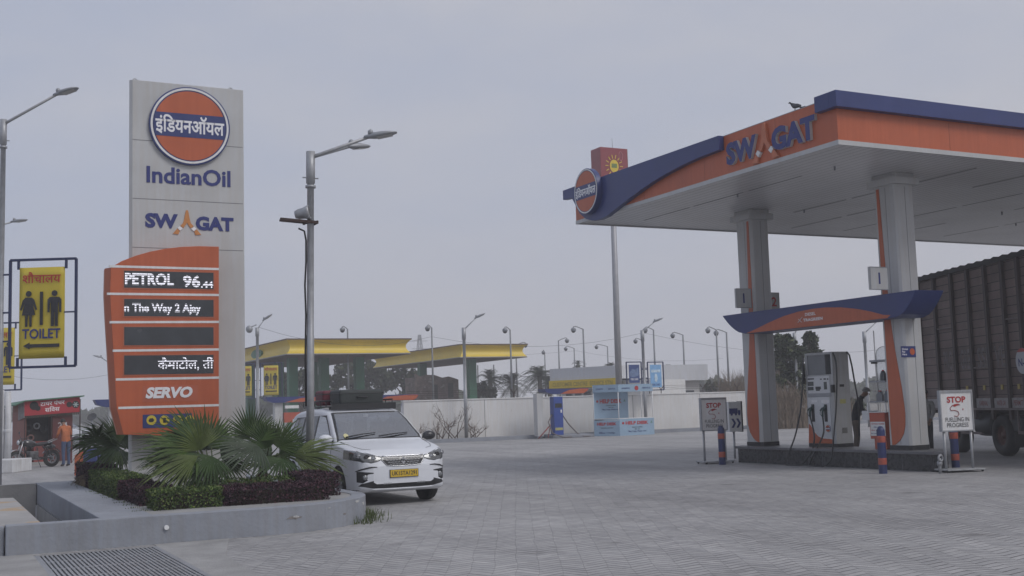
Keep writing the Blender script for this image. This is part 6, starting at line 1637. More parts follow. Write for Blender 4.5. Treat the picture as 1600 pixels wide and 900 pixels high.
b.prism(prof_, lambda a, c, tt: Vector((tt, a, c)), .08, 2.45); cabn = b.build('cab', mat('cab_orange_brown', (.30,.10,.05), .45, 0, .1, 2), lor, .06)
b = MB(); b.box(.066,.078,Y0-1.35,Y0-.55,1.95,2.6); b.box(.3,2.2,Y0-1.82,Y0-1.70,1.95,2.6); b.build('window', mat('window_dark', (0,0,0)), cabn)

# ------------------------------------------------------------------ people
def skin_body(name, joints, edges, rad, mats, zone, parent):
    me = bpy.data.meshes.new(name); keys = list(joints); ix = {k: i for i, k in enumerate(keys)}
    me.from_pydata([joints[k] for k in keys], [(ix[a], ix[c]) for a, c in edges], [])
    o = bpy.data.objects.new(name, me); COL.objects.link(o)
    bm = bmesh.new(); bm.from_mesh(me); ly = bm.verts.layers.skin.verify(); bm.verts.ensure_lookup_table()
    for k in keys:
        r = rad[k]; bm.verts[ix[k]][ly].radius = r if isinstance(r, tuple) else (r, r); bm.verts[ix[k]][ly].use_root = (k == 'pelvis')
    bm.to_mesh(me); bm.free()
    o.modifiers.new('skin', 'SKIN').use_smooth_shade = True
    sb = o.modifiers.new('sub', 'SUBSURF'); sb.levels = 2; sb.render_levels = 2
    dg = bpy.context.evaluated_depsgraph_get()
    m2 = bpy.data.meshes.new_from_object(o.evaluated_get(dg)); bpy.data.objects.remove(o); bpy.data.meshes.remove(me)
    m2.materials.clear()
    for mm in mats: m2.materials.append(mm)
    for p in m2.polygons: p.material_index = zone(p.center); p.use_smooth = True
    r_ = bpy.data.objects.new(name, m2); COL.objects.link(r_); r_.parent = parent
    return r_
def person(label, loc, rz, pose, top, legs, hair, skin=(.20,.11,.07), shoes=(.05,.04,.035), h=1.68):
    """facing local -Y; pose changes joints of a standing figure"""
    t = thing('person', label, 'person', loc, rz)
    k = h/1.70
    J = dict(pelvis=(0,0,.94), spine=(0,.01,1.10), chest=(0,.02,1.28), neck0=(0,.02,1.42), neck=(0,.0,1.49), head0=(0,-.01,1.56), head=(0,-.015,1.64),
        hipL=(-.09,0,.90), kneeL=(-.10,-.01,.50), ankL=(-.10,.02,.09), heelL=(-.10,.05,.045), toeL=(-.11,-.14,.035),
        hipR=(.09,0,.90), kneeR=(.10,-.01,.50), ankR=(.10,.02,.09), heelR=(.10,.05,.045), toeR=(.11,-.14,.035),
        shL=(-.175,.02,1.39), elL=(-.23,.03,1.12), wrL=(-.23,-.06,.88), haL=(-.23,-.09,.80),
        shR=(.175,.02,1.39), elR=(.23,.03,1.12), wrR=(.23,-.06,.88), haR=(.23,-.09,.80))
    J.update(pose)
    J = {a: tuple(x*k for x in v) for a, v in J.items()}
    Rd = dict(pelvis=(.155,.115), spine=(.145,.11), chest=(.165,.115), neck0=(.09,.075), neck=.052, head0=(.066,.078), head=(.074,.088),
        hipL=.098, kneeL=.064, ankL=.045, heelL=.04, toeL=.036, hipR=.098, kneeR=.064, ankR=.045, heelR=.04, toeR=.036,
        shL=.066, elL=.050, wrL=.034, haL=(.04,.022), shR=.066, elR=.050, wrR=.034, haR=(.04,.022))
    Rd = {a: (tuple(x*k for x in v) if isinstance(v, tuple) else v*k) for a, v in Rd.items()}
    E_ = [('pelvis','spine'),('spine','chest'),('chest','neck0'),('neck0','neck'),('neck','head0'),('head0','head')]
    for s in 'LR': E_ += [('pelvis','hip'+s),('hip'+s,'knee'+s),('knee'+s,'ank'+s),('ank'+s,'heel'+s),('ank'+s,'toe'+s),('chest','sh'+s),('sh'+s,'el'+s),('el'+s,'wr'+s),('wr'+s,'ha'+s)]
    nk = Vector(J['neck']); hd = Vector(J['head']); wl_, wr_ = Vector(J['wrL']), Vector(J['wrR'])
    hem = J['pelvis'][2] - .06*k
    def zone(c):
        c = Vector(c)
        if (c-wl_).length < .05*k or (c-Vector(J['haL'])).length < .075*k or (c-wr_).length < .05*k or (c-Vector(J['haR'])).length < .075*k: return 2
        if (c-hd).length < .17*k and (c-nk).length > .0 and c.z > nk.z - .01: return 2
        if c.z < .085*k: return 3
        arm = min((c-Vector(J['elL'])).length, (c-Vector(J['elR'])).length) < .14*k
        if c.z < hem and not arm: return 1
        return 0
    nm = lambda a, c: mat('cloth_%s_%d' % (a, int(sum(c)*1e4)), c, .85, 0, .2, 7, bump=.3)
    SK = mat('skin_%d' % int(sum(skin)*1e4), skin, .55, 0, .08, 9)
    body = skin_body('body', J, E_, Rd, [nm('top', top), nm('trousers', legs), SK, nm('shoe', shoes)], zone, t)
    # fingers, nose and ears welded into the same mesh
    b = MB()
    for s, sg in (('L',-1),('R',1)):
        wr, ha = Vector(J['wr'+s]), Vector(J['ha'+s]); d = (ha-wr).normalized(); sd = d.cross(Vector((0,-1,0)));
        if sd.length < .2: sd = Vector((1,0,0))
        sd.normalize(); pl_ = d.cross(sd)
        for i, (o, l) in enumerate(((-.030,.060),(-.010,.072),(.011,.068),(.030,.052))):
            p = ha + sd*o*k; b.tube([p, p+d*l*.5*k+pl_*.006*k, p+d*l*k*.95+pl_*.022*k], [.0095*k,.009*k,.007*k], 6)
        b.tube([wr+d*.03*k+sd*.03*k, wr+d*.065*k+sd*.055*k, wr+d*.10*k+sd*.058*k], [.012*k,.011*k,.008*k], 6)
    fz = Vector((0,-1,0)); hdir = (hd-Vector(J['head0'])).normalized(); fz = (fz - hdir*fz.dot(hdir)).normalized(); sx = hdir.cross(fz).normalized()
    hc_ = (hd+Vector(J['head0']))/2 + hdir*.01*k
    b.tube([hc_+fz*.075*k+hdir*.015*k, hc_+fz*.098*k-hdir*.015*k, hc_+fz*.082*k-hdir*.022*k], [.007*k,.012*k,.008*k], 6)
    for sg in (-1,1): b.ell(hc_+sx*sg*.078*k, .012*k, .022*k, .032*k, 8)
    fg = b.build('face_and_fingers', SK, None)
    bm = bmesh.new(); bm.from_mesh(body.data); n0 = len(bm.faces); bm.from_mesh(fg.data); bm.faces.ensure_lookup_table()
    for f in bm.faces[n0:]: f.material_index = 2
    bm.to_mesh(body.data); bm.free(); bpy.data.objects.remove(fg)
    b = MB()   # eyes and mouth line
    for sg in (-1,1): b.ell(hc_+fz*.080*k+sx*sg*.030*k+hdir*.018*k, .009*k, .006*k, .006*k, 8)
    b.bar(hc_+fz*.083*k-sx*.02*k-hdir*.045*k, hc_+fz*.083*k+sx*.02*k-hdir*.045*k, .006*k, .006*k); b.build('features', mat('feature_dark', (.03,.015,.012), .4, 0, 0), body)
    if hair:
        b = MB(); M = Matrix(((sx.x,fz.x,hdir.x),(sx.y,fz.y,hdir.y),(sx.z,fz.z,hdir.z)))
        b.ell((0,0,0), .089*k, .103*k, .098*k, 16); vv = []
        for x, y, z in b.v:
            if y > .045*k and z < .035*k: y = .02*k
            if z < -.05*k: z = -.05*k
            vv.append(tuple(hc_ + M @ Vector((x, y-.012*k, z+.028*k))))
        b.v = vv; b.build('hair', mat('hair_%d' % int(sum(hair)*1e4), hair, .7, 0, .3, 20), t)
    return t
q = dp(1339, 700, 30.0)
person('person in a dark jacket and brown trousers bending over the oil stand', (q.x, q.y, 0), radians(48),
    dict(spine=(0,-.03,1.10), chest=(0,-.10,1.28), neck0=(0,-.17,1.42), neck=(0,-.21,1.475), head0=(0,-.27,1.525), head=(0,-.31,1.585), shL=(-.175,-.13,1.38), shR=(.175,-.13,1.38),
         elL=(-.25,-.17,1.11), elR=(.25,-.19,1.11), wrL=(-.18,-.40,1.04), wrR=(.16,-.42,1.05), haL=(-.15,-.48,1.03), haR=(.13,-.50,1.04), kneeL=(-.10,-.04,.50), ankR=(.13,.05,.09), heelR=(.13,.08,.045), toeR=(.15,-.12,.035)),
    (.018,.020,.026), (.11,.085,.065), (.20,.19,.18), h=1.78)
q = gp(103, 729)
person('person in an orange shirt and blue jeans standing at the red kiosk', (q.x, q.y, 0), radians(205),
    dict(spine=(0,-.02,1.10), chest=(0,-.07,1.28), neck0=(0,-.12,1.41), neck=(0,-.16,1.465), head0=(0,-.20,1.52), head=(0,-.235,1.59), shL=(-.175,-.09,1.38), shR=(.175,-.09,1.38),
         elL=(-.26,-.12,1.12), elR=(.27,-.10,1.12), wrL=(-.17,-.33,1.05), wrR=(.19,-.32,1.02), haL=(-.13,-.41,1.06), haR=(.15,-.40,1.02)),
    (.42,.13,.05), (.06,.09,.17), (.015,.013,.012), h=1.60)
q = dp(1450, 700, 29.2)
person('person in a pale grey shirt standing by the lorry behind the column', (q.x, q.y, 0), radians(-70),
    dict(elL=(-.24,-.08,1.12), wrL=(-.16,-.30,1.02), haL=(-.13,-.38,1.0), elR=(.24,-.05,1.12), wrR=(.2,-.2,.93), haR=(.19,-.25,.86)),
    (.30,.30,.29), (.02,.02,.025), (.05,.045,.04), h=1.64)

# ------------------------------------------------------------------ red tyre-repair kiosk
KP = gp(38, 727.5); KR = radians(10)
ko = thing('kiosk', 'small red tyre repair kiosk with a Hindi signboard and open shutter', 'kiosk', (KP.x, KP.y, 0), KR)
kx = Vector((cos(KR), sin(KR), 0)); kn = Vector((sin(KR), -cos(KR), 0))
def K(px, py, off=0):
    d = ray(px, py); P0 = KP + kn*off; t_ = (P0-CAMP).dot(kn)/d.dot(kn); q = CAMP + d*t_
    return (q-KP).dot(kx), q.z
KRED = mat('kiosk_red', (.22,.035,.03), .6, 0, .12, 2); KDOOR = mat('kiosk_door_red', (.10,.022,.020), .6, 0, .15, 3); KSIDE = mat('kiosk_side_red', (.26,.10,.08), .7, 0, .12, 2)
kw = K(113, 700)[0]; kd = 1.7
zl_, zr_ = K(38, 627)[1]+.0, K(128, 619)[1]
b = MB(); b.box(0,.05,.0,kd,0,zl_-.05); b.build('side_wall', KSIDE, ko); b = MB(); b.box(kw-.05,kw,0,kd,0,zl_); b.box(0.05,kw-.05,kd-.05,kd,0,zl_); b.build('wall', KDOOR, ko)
b = MB(); b.box(.05,kw-.05,.02,kd-.05,.0,.10); b.build('floor_plinth', CEMENT, ko)
# shutter opening: dark inside with counter and hanging goods
xa, xb = .05, K(81,700)[0]
b = MB(); b.box(xa,xb,.5,.55,.1,zl_-.1); b.build('shade_board', mat('kiosk_inner_shade', (.025,.022,.022), .8, 0, .3, 5), ko)  # near-black board across the opening stands in for the shade inside the kiosk
ca = K(53,690); cb2 = K(80,690)
b = MB(); b.box(ca[0],cb2[0],.02,.35,.1,ca[1]); ct = b.build('counter', KRED, ko, .01); b = MB(); b.box(ca[0]+.06,cb2[0]-.06,.012,.019,.25,ca[1]-.12); b.build('counter_panel', mat('kiosk_panel', (.16,.04,.035), .6, 0, .1), ct)
for i, (x, z, r, m_) in enumerate(((.22,1.30,.15,DARK),(.5,1.36,.12,GREYMETAL),(.72,1.25,.15,BLACK),(.30,.95,.12,mat('goods_pinkish', (.25,.14,.13), .6, 0, .2)))):
    b = MB(); b.lathe([(r*.6,-.04),(r,-.03),(r,.03),(r*.6,.04),(r*.6,-.04)], 16, Matrix.Translation((x,.4,z)) @ Matrix.Rotation(pi/2,4,'X')); b.build('hanging_tyre', m_, ko)
for px in (38, 79.5, 124):
    x = K(px, 700)[0]; b = MB(); b.cyl((x,-.05,0),(x,-.05,zl_ if px < 100 else zr_-.1), .022, n=8); b.build('post', RUST, ko)
da, db = K(86,720), K(113,720)
b = MB(); b.box(xb+.02,kw-.051,.0,.05,.1,zl_-.05); dr = b.build('door', KDOOR, ko); lettering("24", mat('door_numeral', (.45,.45,.45), .5, 0, .1), dr, ((K(98,664)[0]), -.003, K(98,664)[1]), K(106,664)[0]-K(91,664)[0], .20, bold=.02, ext=.003)
# signboard with two tyre pictures
s0, s1, s2, s3 = K(37,627,.1), K(124.5,620,.1), K(124,643.5,.1), K(38,650,.1)
b = MB(); b.prism([s0,s1,s2,s3], lambda a, c, tt: Vector((a,tt,c)), -.12, -.08); sg_ = b.build('signboard', mat('signboard_red', (.36,.025,.035), .5, 0, .08, 2), ko)
azk = Vector((0,0,1)); axk = Vector((1,0,.07)).normalized()
def kword(s, l, t_, r_, bo, bold=.02):
    a = K((l+r_)/2,(t_+bo)/2,.1); lettering(s, WHITE_INK, sg_, (a[0],-.122,a[1]), K(r_,bo,.1)[0]-K(l,bo,.1)[0], K(l,t_,.1)[1]-K(l,bo,.1)[1], axk, azk, bold, .003)
kword("टायर पंचर", 63, 625.5, 101, 633, .012); kword("सिवस", 70, 634.5, 93, 643, .012)
for px, py, r, m_ in ((53,634,.15,BLACK),(59,638,.09,BLACK),(108,632,.10,BLACK),(118,632,.13,BLACK)):
    a = K(px,py,.1); b = MB(); b.lathe([(0,.004),(r,.004),(r,-.002)], 20, Matrix.Translation((a[0],-.122,a[1])) @ Matrix.Rotation(pi/2,4,'X'), 0, False); o_ = b.build('tyre_picture', m_, sg_)
    if px > 110: 
        b = MB()
        for k in range(6): b.bar((a[0],-.128,a[1]),(a[0]+r*.75*cos(k*pi/3),-.128,a[1]+r*.75*sin(k*pi/3)), .03, .004, upv=(0,1,0))
        b.build('wheel_picture', mat('picture_grey', (.35,.42,.42), .5, 0, .1), o_)
b = MB(); n = 26
for k in range(n):
    x = s3[0] + (s2[0]-s3[0])*k/n; z = s3[1] + (s2[1]-s3[1])*k/n; w_ = (s2[0]-s3[0])/n; b.prism([(x,z+.01),(x+w_*.9,z+.01),(x+w_*.75,z-.09),(x+w_*.15,z-.09)], lambda a,c,tt: Vector((a,tt,c)), -.10, -.09)
b.build('fringe', mat('fringe_dark', (.06,.05,.04), .8, 0, .3), sg_)
b = MB(); b.prism([(-.02,s0[1]-.02),(-.02,s3[1]-.06),(-.02,s3[1])][:2]+[(.78,s3[1]-.16),(.78,s0[1]-.14)], lambda a,c,tt: Vector((-.06+tt, a-.1, c)), 0, .02); b.build('side_sign', mat('side_sign_grey', (.22,.20,.20), .6, 0, .3, 9), ko)
xe0, xe1 = -.35, K(130,618,.1)[0]
b = MB(); za, zb2 = s0[1]+.03, s1[1]+.05
b.add([(-.06,-.25,za),(xe1,-.25,zb2),(xe1,kd+.1,zb2-.1),(-.06,kd+.1,za-.05),(xe0,-.15,za-.14),(xe0,kd+.1,za-.2)] + [(-.06,-.25,za-.04),(xe1,-.25,zb2-.04),(xe1,kd+.1,zb2-.14),(-.06,kd+.1,za-.09),(xe0,-.15,za-.18),(xe0,kd+.1,za-.24)],
    [(0,1,2,3),(0,3,5,4),(6,9,8,7),(6,10,11,9),(0,6,7,1),(1,7,8,2),(0,4,10,6),(4,5,11,10),(5,3,9,11),(3,2,8,9)]); b.build('roof', mat('kiosk_roof_green', (.07,.17,.11), .6, 0, .15, 3), ko)

# ------------------------------------------------------------------ motorcycle by the kiosk
q = gp(53, 731)
fw_ = (-.62*EX - .78*_fw); mrz = atan2(-fw_.x, fw_.y)       # local +Y points forward
mo = thing('motorcycle', 'black and silver motorcycle parked in front of the red kiosk', 'motorcycle', (q.x, q.y, 0), mrz)
MT = Matrix.Rotation(pi/2, 4, 'Y')
def mwheel(y, r, w):
    M = Matrix.Translation((0,y,r)) @ MT
    b = MB(); b.lathe([(r-w*1.1,-w*.5),(r-w*.3,-w*.6),(r,-w*.2),(r,w*.2),(r-w*.3,w*.6),(r-w*1.1,w*.5),(r-w*1.1,-w*.5)], 28, M); wh = b.build('wheel', BLACK, mo)
    b = MB(); b.lathe([(r-w*1.4,-.02),(r-w*1.05,-.03),(r-w*1.05,.03),(r-w*1.4,.02),(r-w*1.4,-.02)], 28, M); b.lathe([(0,-.06),(.06,-.06),(.07,0),(.06,.06),(0,.06)], 14, M)
    for k in range(5): a = 2*pi*k/5; b.bar((0,y,r),(0,y+(r-w)*cos(a),r+(r-w)*sin(a)), .03, .03, upv=(1,0,0))
    b.build('rim', GREYMETAL, wh)
mwheel(.62,.29,.085); mwheel(-.62,.29,.10)
SILV = mat('motor_silver', (.45,.46,.47), .3, .7, .1)
b = MB(); 
for s in (-1,1): b.tube([(s*.07,.62,.29),(s*.07,.50,.62),(s*.07,.42,.88)], [.025,.022,.02], 8)
b.build('fork', SILV, mo)
b = MB(); b.tube([(-.33,.30,.98),(-.2,.36,1.0),(0,.40,.96),(.2,.36,1.0),(.33,.30,.98)], .014, 8); b.build('handlebar', DARK, mo)
b = MB(); b.ell((0,.50,.86), .09,.08,.10, 14); hl = b.build('headlight_cowl', GLOSSB, mo); b = MB(); b.ell((0,.555,.85), .075,.04,.08, 14); b.build('lens', mat('motor_lens', (.55,.57,.6), .1, .4, 0), hl)
b = MB(); b.ell((0,.17,.80), .13,.26,.13, 16, 0, Matrix.Rotation(.18,3,'X')); b.build('fuel_tank', mat('motor_black', (.02,.02,.022), .2, 0, .05, coat=.8), mo)
b = MB(); b.ell((0,-.30,.78), .12,.36,.065, 16, 0, Matrix.Rotation(-.10,3,'X')); b.build('seat', mat('seat_black', (.03,.03,.035), .7, 0, .1), mo)
b = MB(); b.tube([(-.13,-.42,.80),(-.12,-.75,.92),(.12,-.75,.92),(.13,-.42,.80)], .014, 8); b.build('grab_rail', SILV, mo)
b = MB(); b.ell((0,-.55,.68), .09,.22,.09, 12); b.build('tail_panel', mat('motor_black', (0,0,0)), mo)
b = MB(); b.box(-.13,.13,-.10,.22,.30,.55); b.lathe([(.05,-.14),(.11,-.13),(.11,.13),(.05,.14)], 14, Matrix.Translation((0,.10,.42)) @ MT); b.build('engine', mat('motor_engine', (.12,.12,.125), .45, .5, .2, 12), mo, .03)
b = MB(); b.tube([(.12,.18,.36),(.15,.05,.27),(.16,-.3,.28),(.17,-.75,.36)], [.022,.025,.04,.045], 10); b.build('exhaust', SILV, mo)
b = MB()
for p_, q_ in (((0,.42,.88),(0,.1,.62)),((0,.40,.80),(0,.20,.32)),((0,-.1,.66),(0,-.15,.32)),((.08,-.15,.34),(.08,-.62,.29)),((-.08,-.15,.34),(-.08,-.62,.29)),((.10,-.35,.70),(.10,-.6,.36)),((-.10,-.35,.70),(-.10,-.6,.36))): b.cyl(p_, q_, .02, n=8)
b.build('frame', DARK, mo)
for y, r0 in ((.62,.335),(-.62,.345)):
    b = MB(); vs = []; a0, a1 = (.25, 2.3) if y > 0 else (.5, 2.6)
    for k in range(10):
        a = a0+(a1-a0)*k/9
        for x in (-.065,.065): vs.append((x, y+r0*cos(a), .29+r0*sin(a)))
    b.add(vs, [(2*k,2*k+1,2*k+3,2*k+2) for k in range(9)], 0, True); mg = b.build('mudguard', GLOSSB if y < 0 else SILV, mo); mg.modifiers.new('s','SOLIDIFY').thickness = .008
b = MB(); b.tube([(-.10,-.05,.32),(-.26,-.10,.015)], .012, 6); b.build('side_stand', DARK, mo)
for s in (-1,1):
    b = MB(); b.tube([(s*.25,.33,1.0),(s*.30,.36,1.14)], .007, 6); b.ell((s*.31,.355,1.17), .05,.012,.035, 10); b.build('mirror', DARK, mo)

# ------------------------------------------------------------------ parked cars and a dish beyond the kiosk
q = dp(152, 668, 62)
make_car('white car showing its roof behind the left fan palm', (q.x, q.y, 0), radians(70), rack=False, tint=DGLASS)
q = dp(2, 690, 62)
make_car('white car behind the pale posts left of the kiosk', (q.x, q.y, 0), radians(75), rack=False, tint=DGLASS)
q = dp(144, 652, 70)
t = thing('satellite_dish', 'satellite dish tilted on a post between kiosk and price sign', 'dish', (q.x, q.y, 0))
b = MB(); b.cyl((0,0,0),(0,0,q.z-.1), .05, n=8); b.build('post', GREYMETAL, t)
b = MB(); M = Matrix.Translation((0,0,q.z)) @ Matrix.Rotation(radians(-35),4,'Y') @ Matrix.Rotation(radians(40),4,'X'); b.lathe([(0,-.05),(.13,-.035),(.25,.015),(.29,.05),(.28,.05),(.23,.02),(0,-.035)], 20, M); b.build('dish', DARK, t)

# ------------------------------------------------------------------ pigeon on the canopy edge
q = up(1243, 170, U0+.05)
t = thing('pigeon', 'dark grey pigeon perched on the orange canopy edge', 'bird', (q.x, q.y, ZT+.012), radians(20))
b = MB(); secs = [(-.125,.055,.012,.010),(-.07,.075,.022,.022),(-.0,.10,.044,.050),(.05,.115,.046,.054),(.085,.145,.030,.034),(.10,.172,.024,.025),(.118,.187,.022,.021),(.136,.184,.013,.011),(.15,.178,.004,.004)]
vs = []; n = 12
for y, z, rx, rz2 in secs: vs += [(rx*cos(2*pi*k/n), -y if False else y, z + rz2*sin(2*pi*k/n)) for k in range(n)]
b.add(vs, [(i*n+k, i*n+(k+1)%n, (i+1)*n+(k+1)%n, (i+1)*n+k) for i in range(len(secs)-1) for k in range(n)] + [tuple(range(n)), tuple(reversed(range((len(secs)-1)*n, len(secs)*n)))], 0, True)
b.box(-.022,.022,-.22,-.10,.035,.052)
for s in (-1,1): b.cyl((s*.018,.01,.0),(s*.018,.01,.055), .005, n=6); b.box(s*.018-.012,s*.018+.012,.0,.045,.0,.006)
b.build('body', mat('pigeon_grey', (.045,.047,.055), .6, 0, .3, 30), t)
b = MB(); 
for s in (-1,1): b.ell((s*.042,-.03,.098), .010,.085,.035, 10)
b.build('wing', mat('pigeon_wing', (.08,.083,.095), .6, 0, .2, 30), t)

# ------------------------------------------------------------------ trees
BARK = mat('bark', (.10,.08,.065), .9, 0, .3, 6)
TREE_M = [leafmat('tree_leaf_dark', (.030,.045,.022)), leafmat('tree_leaf_mid', (.050,.068,.030)), leafmat('tree_leaf_pale', (.085,.10,.045))]
def tree(label, px, pyb, dep, blobs, trunk, seed, n=1500, leaf=.30, gz=0, thick=.28, cat='tree'):
    """blobs: crown clumps as (photo x, y, radius in pixels); all hung on limbs that leave one trunk"""
    rg = random.Random(seed); base = dp(px, pyb, dep); o = Vector((base.x, base.y, gz)); s = dep/FPX
    t = thing('tree', label, cat, o)
    C = []
    for bx, by, br in blobs:
        c = dp(bx, by, dep + rg.uniform(-1,1)*br*s*.8) - o; C.append((c, br*s))
    zt_ = trunk
    b = MB(); fork = Vector((rg.uniform(-.2,.2), rg.uniform(-.2,.2), zt_)); b.tube([(0,0,-.1),(.05,0,zt_*.5),fork], [thick,thick*.8,thick*.62], 9)
    for c, r in C:
        m1 = fork.lerp(c, .5) + Vector((rg.gauss(0,.15), rg.gauss(0,.15), .1))*r; b.tube([fork*.9, m1, c], [thick*.45,thick*.28,thick*.10], 6)
        for _ in range(3):
            e = c + Vector((rg.gauss(0,1), rg.gauss(0,1), rg.gauss(0,1))).normalized()*r*.8; b.tube([m1.lerp(c,.6), (m1+e)/2+Vector((0,0,r*.1)), e], [thick*.14,thick*.09,.02], 5)
    b.build('trunk', BARK, t)
    b = MB(); tot = sum(r**2 for _, r in C)
    for c, r in C:
        twigs = [Vector((rg.gauss(0,1), rg.gauss(0,1), rg.gauss(0,1))).normalized()*r*rg.uniform(.35,1.02) for _ in range(26)]
        k = int(n*r*r/tot)
        def pos():
            w = rg.choice(twigs); p = c + w + Vector((rg.gauss(0,1), rg.gauss(0,1), rg.gauss(0,.8)))*r*.17
            return p, (0 if rg.random() < .5 else 1 if rg.random() < .75 else 2)
        leaf_cloud(b, k, pos, leaf, 0, rg, .7)
    b.build('crown', TREE_M, t)
    return t
tree('dense dark tree behind the luggage of the white car', 545, 640, 120, [(535,590,20),(560,596,24),(588,586,22),(520,606,18),(600,602,18),(572,575,14),(545,572,13)], 2.2, 1, 3400, .42)
tree('dark tree between the green columns of the nearer canopy', 470, 640, 118, [(462,600,22),(484,592,20),(446,610,16),(495,606,16)], 2.2, 2, 2200, .42)
tree('loose tree beneath the farther yellow canopy', 632, 640, 122, [(625,584,15),(644,590,16),(612,596,13),(636,602,14),(655,604,10)], 2.2, 3, 1700, .40)
tree('small tree seen left of the lamp post with two toilet banners', 440, 640, 118, [(447,588,7),(452,604,9),(440,614,10)], 2.0, 4, 700, .36)
tree('broad tall tree seen through the pump bay', 1222, 700, 62, [(1224,540,17),(1240,552,17),(1216,562,16),(1236,580,18),(1220,592,13),(1246,600,13),(1252,620,11),(1228,530,11),(1236,640,12)], 3.0, 5, 4200, .26, thick=.22)
tree('narrower tree showing above the dispenser', 1270, 700, 64, [(1266,533,12),(1268,552,14),(1272,572,14),(1268,592,13),(1290,590,9),(1288,604,9),(1264,524,7),(1276,620,12)], 3.0, 6, 2700, .26, thick=.18)
tree('dark bushy trees beyond the right end of the annex', 1110, 640, 105, [(1108,605,9),(1120,603,9),(1130,606,8)], 1.2, 7, 900, .34)
tree('low scrub tree at the far right of the white wall', 1312, 660, 75, [(1302,640,12),(1318,636,12),(1330,628,9),(1345,640,10),(1312,650,10)], .8, 8, 1500, .24, thick=.1)
tree('bushy tree at the left foot of the date palms', 752, 640, 108, [(750,608,13),(764,614,12),(744,616,10)], 1.2, 9, 1300, .32)
def reeds(label, px, py, dep, wpx, hpx, seed, col=(.20,.155,.115), n=520):
    rg = random.Random(seed); q = dp(px, py, dep); o = Vector((q.x, q.y, 0)); s = dep/FPX; b = MB()
    H = dp(px, py-hpx, dep).z
    for _ in range(n):
        x = EX*rg.gauss(0, wpx*s*.42) + _fw*rg.gauss(0, wpx*s*.3); h = H*rg.uniform(.5,1.1); l = EX*rg.gauss(0,.22)*h + _fw*rg.gauss(0,.2)*h; w = EX*.022
        b.add([x-w, x+w, x+l*.5+Vector((0,0,h*.65))+w*.7, x+l*.5+Vector((0,0,h*.65))-w*.7, x+l*1.1+Vector((0,0,h))], [(0,1,2,3),(3,2,4)])
    return tag(b.build('reeds', mat('reed_dry', col, .9, 0, .35, 3), None, 0, o), label, 'reeds', None)
reeds('dry brown reeds beyond the wall right of the annex', 1152, 612, 80, 26, 32, 1)
reeds('dry reeds beneath the broad tall tree in the pump bay', 1230, 660, 58, 40, 60, 2)
reeds('dry reeds to the right of the dispenser behind the oil stand', 1300, 660, 60, 34, 40, 3)
def date_palm(label, px, py, dep, r, seed, nf=34, clump=1):
    """py: where the fronds spring; r: frond length in metres"""
    rg = random.Random(seed); c = dp(px, py, dep); o = Vector((c.x, c.y, 0)); t = thing('date_palm', label, 'palm', o); H = c.z
    b = MB(); b.tube([(0,0,-.1),(.05,0,H*.5),(0,0,H)], [.24,.20,.22], 10); b.build('trunk', mat('date_trunk', (.11,.085,.065), .95, 0, .4, 9, bump=.8), t)
    b = MB()
    for i in range(nf):
        az = rg.uniform(0,2*pi); el = rg.uniform(-.5,1.35); l = r*rg.uniform(.8,1.1)
        d = Vector((cos(az)*cos(el), sin(az)*cos(el), sin(el))); p0 = Vector((0,0,H)); P = []
        for k in range(9):
            s = k/8; P.append(p0 + d*l*s + Vector((0,0,-1))*l*.62*s*s*(1 if el > 0 else .5))
        b.tube(P, [.03*(1-k/10) for k in range(9)], 4, 0, False)
        for k in range(1,9):
            for f in (0,.5):
                c_ = P[k-1].lerp(P[k], f); dd = (P[k]-P[k-1]).normalized(); sd = dd.cross(Vector((0,0,1))).normalized(); ll = l*.26*(1-.55*abs(k/8-.4))
                for sg in (-1,1):
                    e = c_ + (dd*.75+sd*sg*.8+Vector((0,0,-.12))).normalized()*ll; w = dd*.035; b.add([c_-w, c_+w, e], [(0,1,2)], rg.choice((0,0,1)))
    b.build('fronds', [leafmat('date_leaf_dark', (.040,.052,.032)), leafmat('date_leaf_mid', (.062,.075,.045))], t)
    return t
date_palm('first date palm from the left under the farther yellow canopy', 766, 594, 108, 2.4, 1)
date_palm('second date palm, in front of a bare yard lamp pole', 800, 600, 104, 2.5, 2)
date_palm('bushiest date palm, left of the white shop', 843, 588, 112, 2.6, 3, 60)
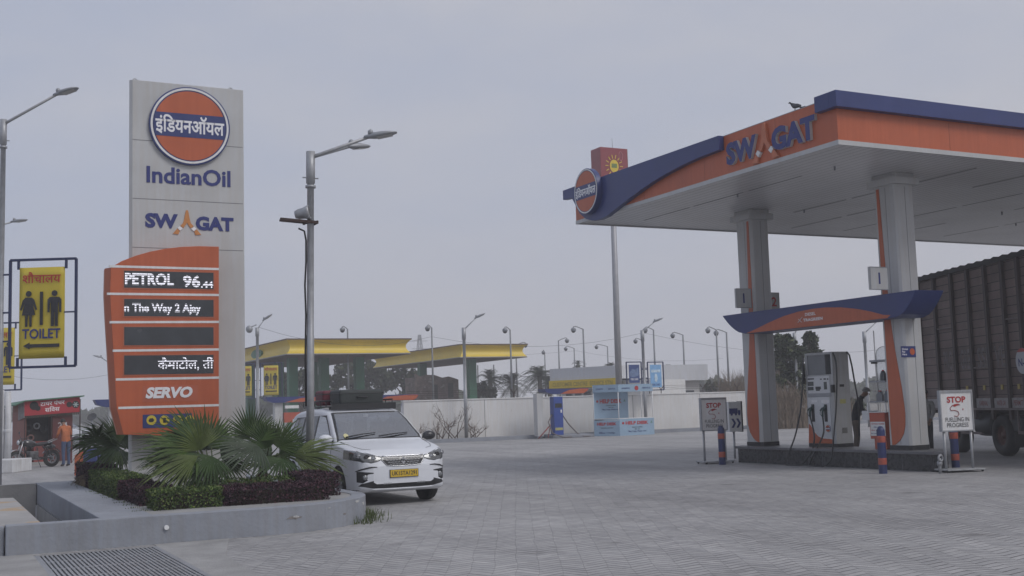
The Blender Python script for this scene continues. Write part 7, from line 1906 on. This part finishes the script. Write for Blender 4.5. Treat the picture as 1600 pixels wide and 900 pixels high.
date_palm('date palm leaning beside the bushiest one', 858, 600, 113, 2.2, 4, 44)
date_palm('date palm top showing above the shop roof by the tall sign pole', 953, 578, 118, 1.7, 5, 26)
date_palm('date palm top showing above the annex roof', 1044, 578, 118, 1.5, 6, 20)
date_palm('thin date palm behind the shop roof', 903, 570, 122, 1.2, 7, 14)
# far woodland that reads as one belt
def belt(name, label, spans, seed, leaf):
    rg = random.Random(seed); b = MB(); o = None
    for x0, x1, ytop, ybot, dep, n in spans:
        for _ in range(n):
            px = rg.uniform(x0, x1); hh = (ybot-ytop)*(.55+.45*abs(sin(px*.047+seed)*sin(px*.013+2)))
            p = dp(px, ybot - rg.random()**.8*hh, dep + rg.uniform(-18,18))
            if o is None: o = Vector((p.x, p.y, 0))
            a = Vector((rg.gauss(0,1), rg.gauss(0,1), rg.gauss(0,1))).normalized(); c = a.cross(Vector((rg.gauss(0,1),rg.gauss(0,1),rg.gauss(0,1)))).normalized(); s = leaf*rg.uniform(.6,1.5); p -= o
            b.add([p-a*s, p+c*s*.6, p+a*s, p-c*s*.6], [(0,1,2,3)], rg.choice((0,0,1)))
    return tag(b.build(name, TREE_M, None, 0, o), label, 'woodland', None, 'stuff')
belt('far_woodland', 'hazy belt of far trees along the horizon', [(-120,420,636,660,230,4200),(400,760,612,645,200,2600),(1080,1500,590,624,210,3600),(1400,2100,585,620,230,3000)], 3, 1.0)

# ------------------------------------------------------------------ haze
b = MB(); b.box(-595, 695, -495, 695, -2.0, 60)
hz = b.build('haze', [], None); hz['kind'] = 'stuff'; hz['label'] = 'thin grey haze over the whole station'
hm = bpy.data.materials.new('haze_air'); hm.use_nodes = True
ht = hm.node_tree; ht.nodes.remove(ht.nodes['Principled BSDF'])
pv = ht.nodes.new('ShaderNodeVolumePrincipled'); pv.inputs['Color'].default_value = (.97,.97,.99,1); pv.inputs['Density'].default_value = HAZE; pv.inputs['Anisotropy'].default_value = .0
ht.links.new(pv.outputs['Volume'], ht.nodes['Material Output'].inputs['Volume'])
hz.data.materials.clear(); hz.data.materials.append(hm)
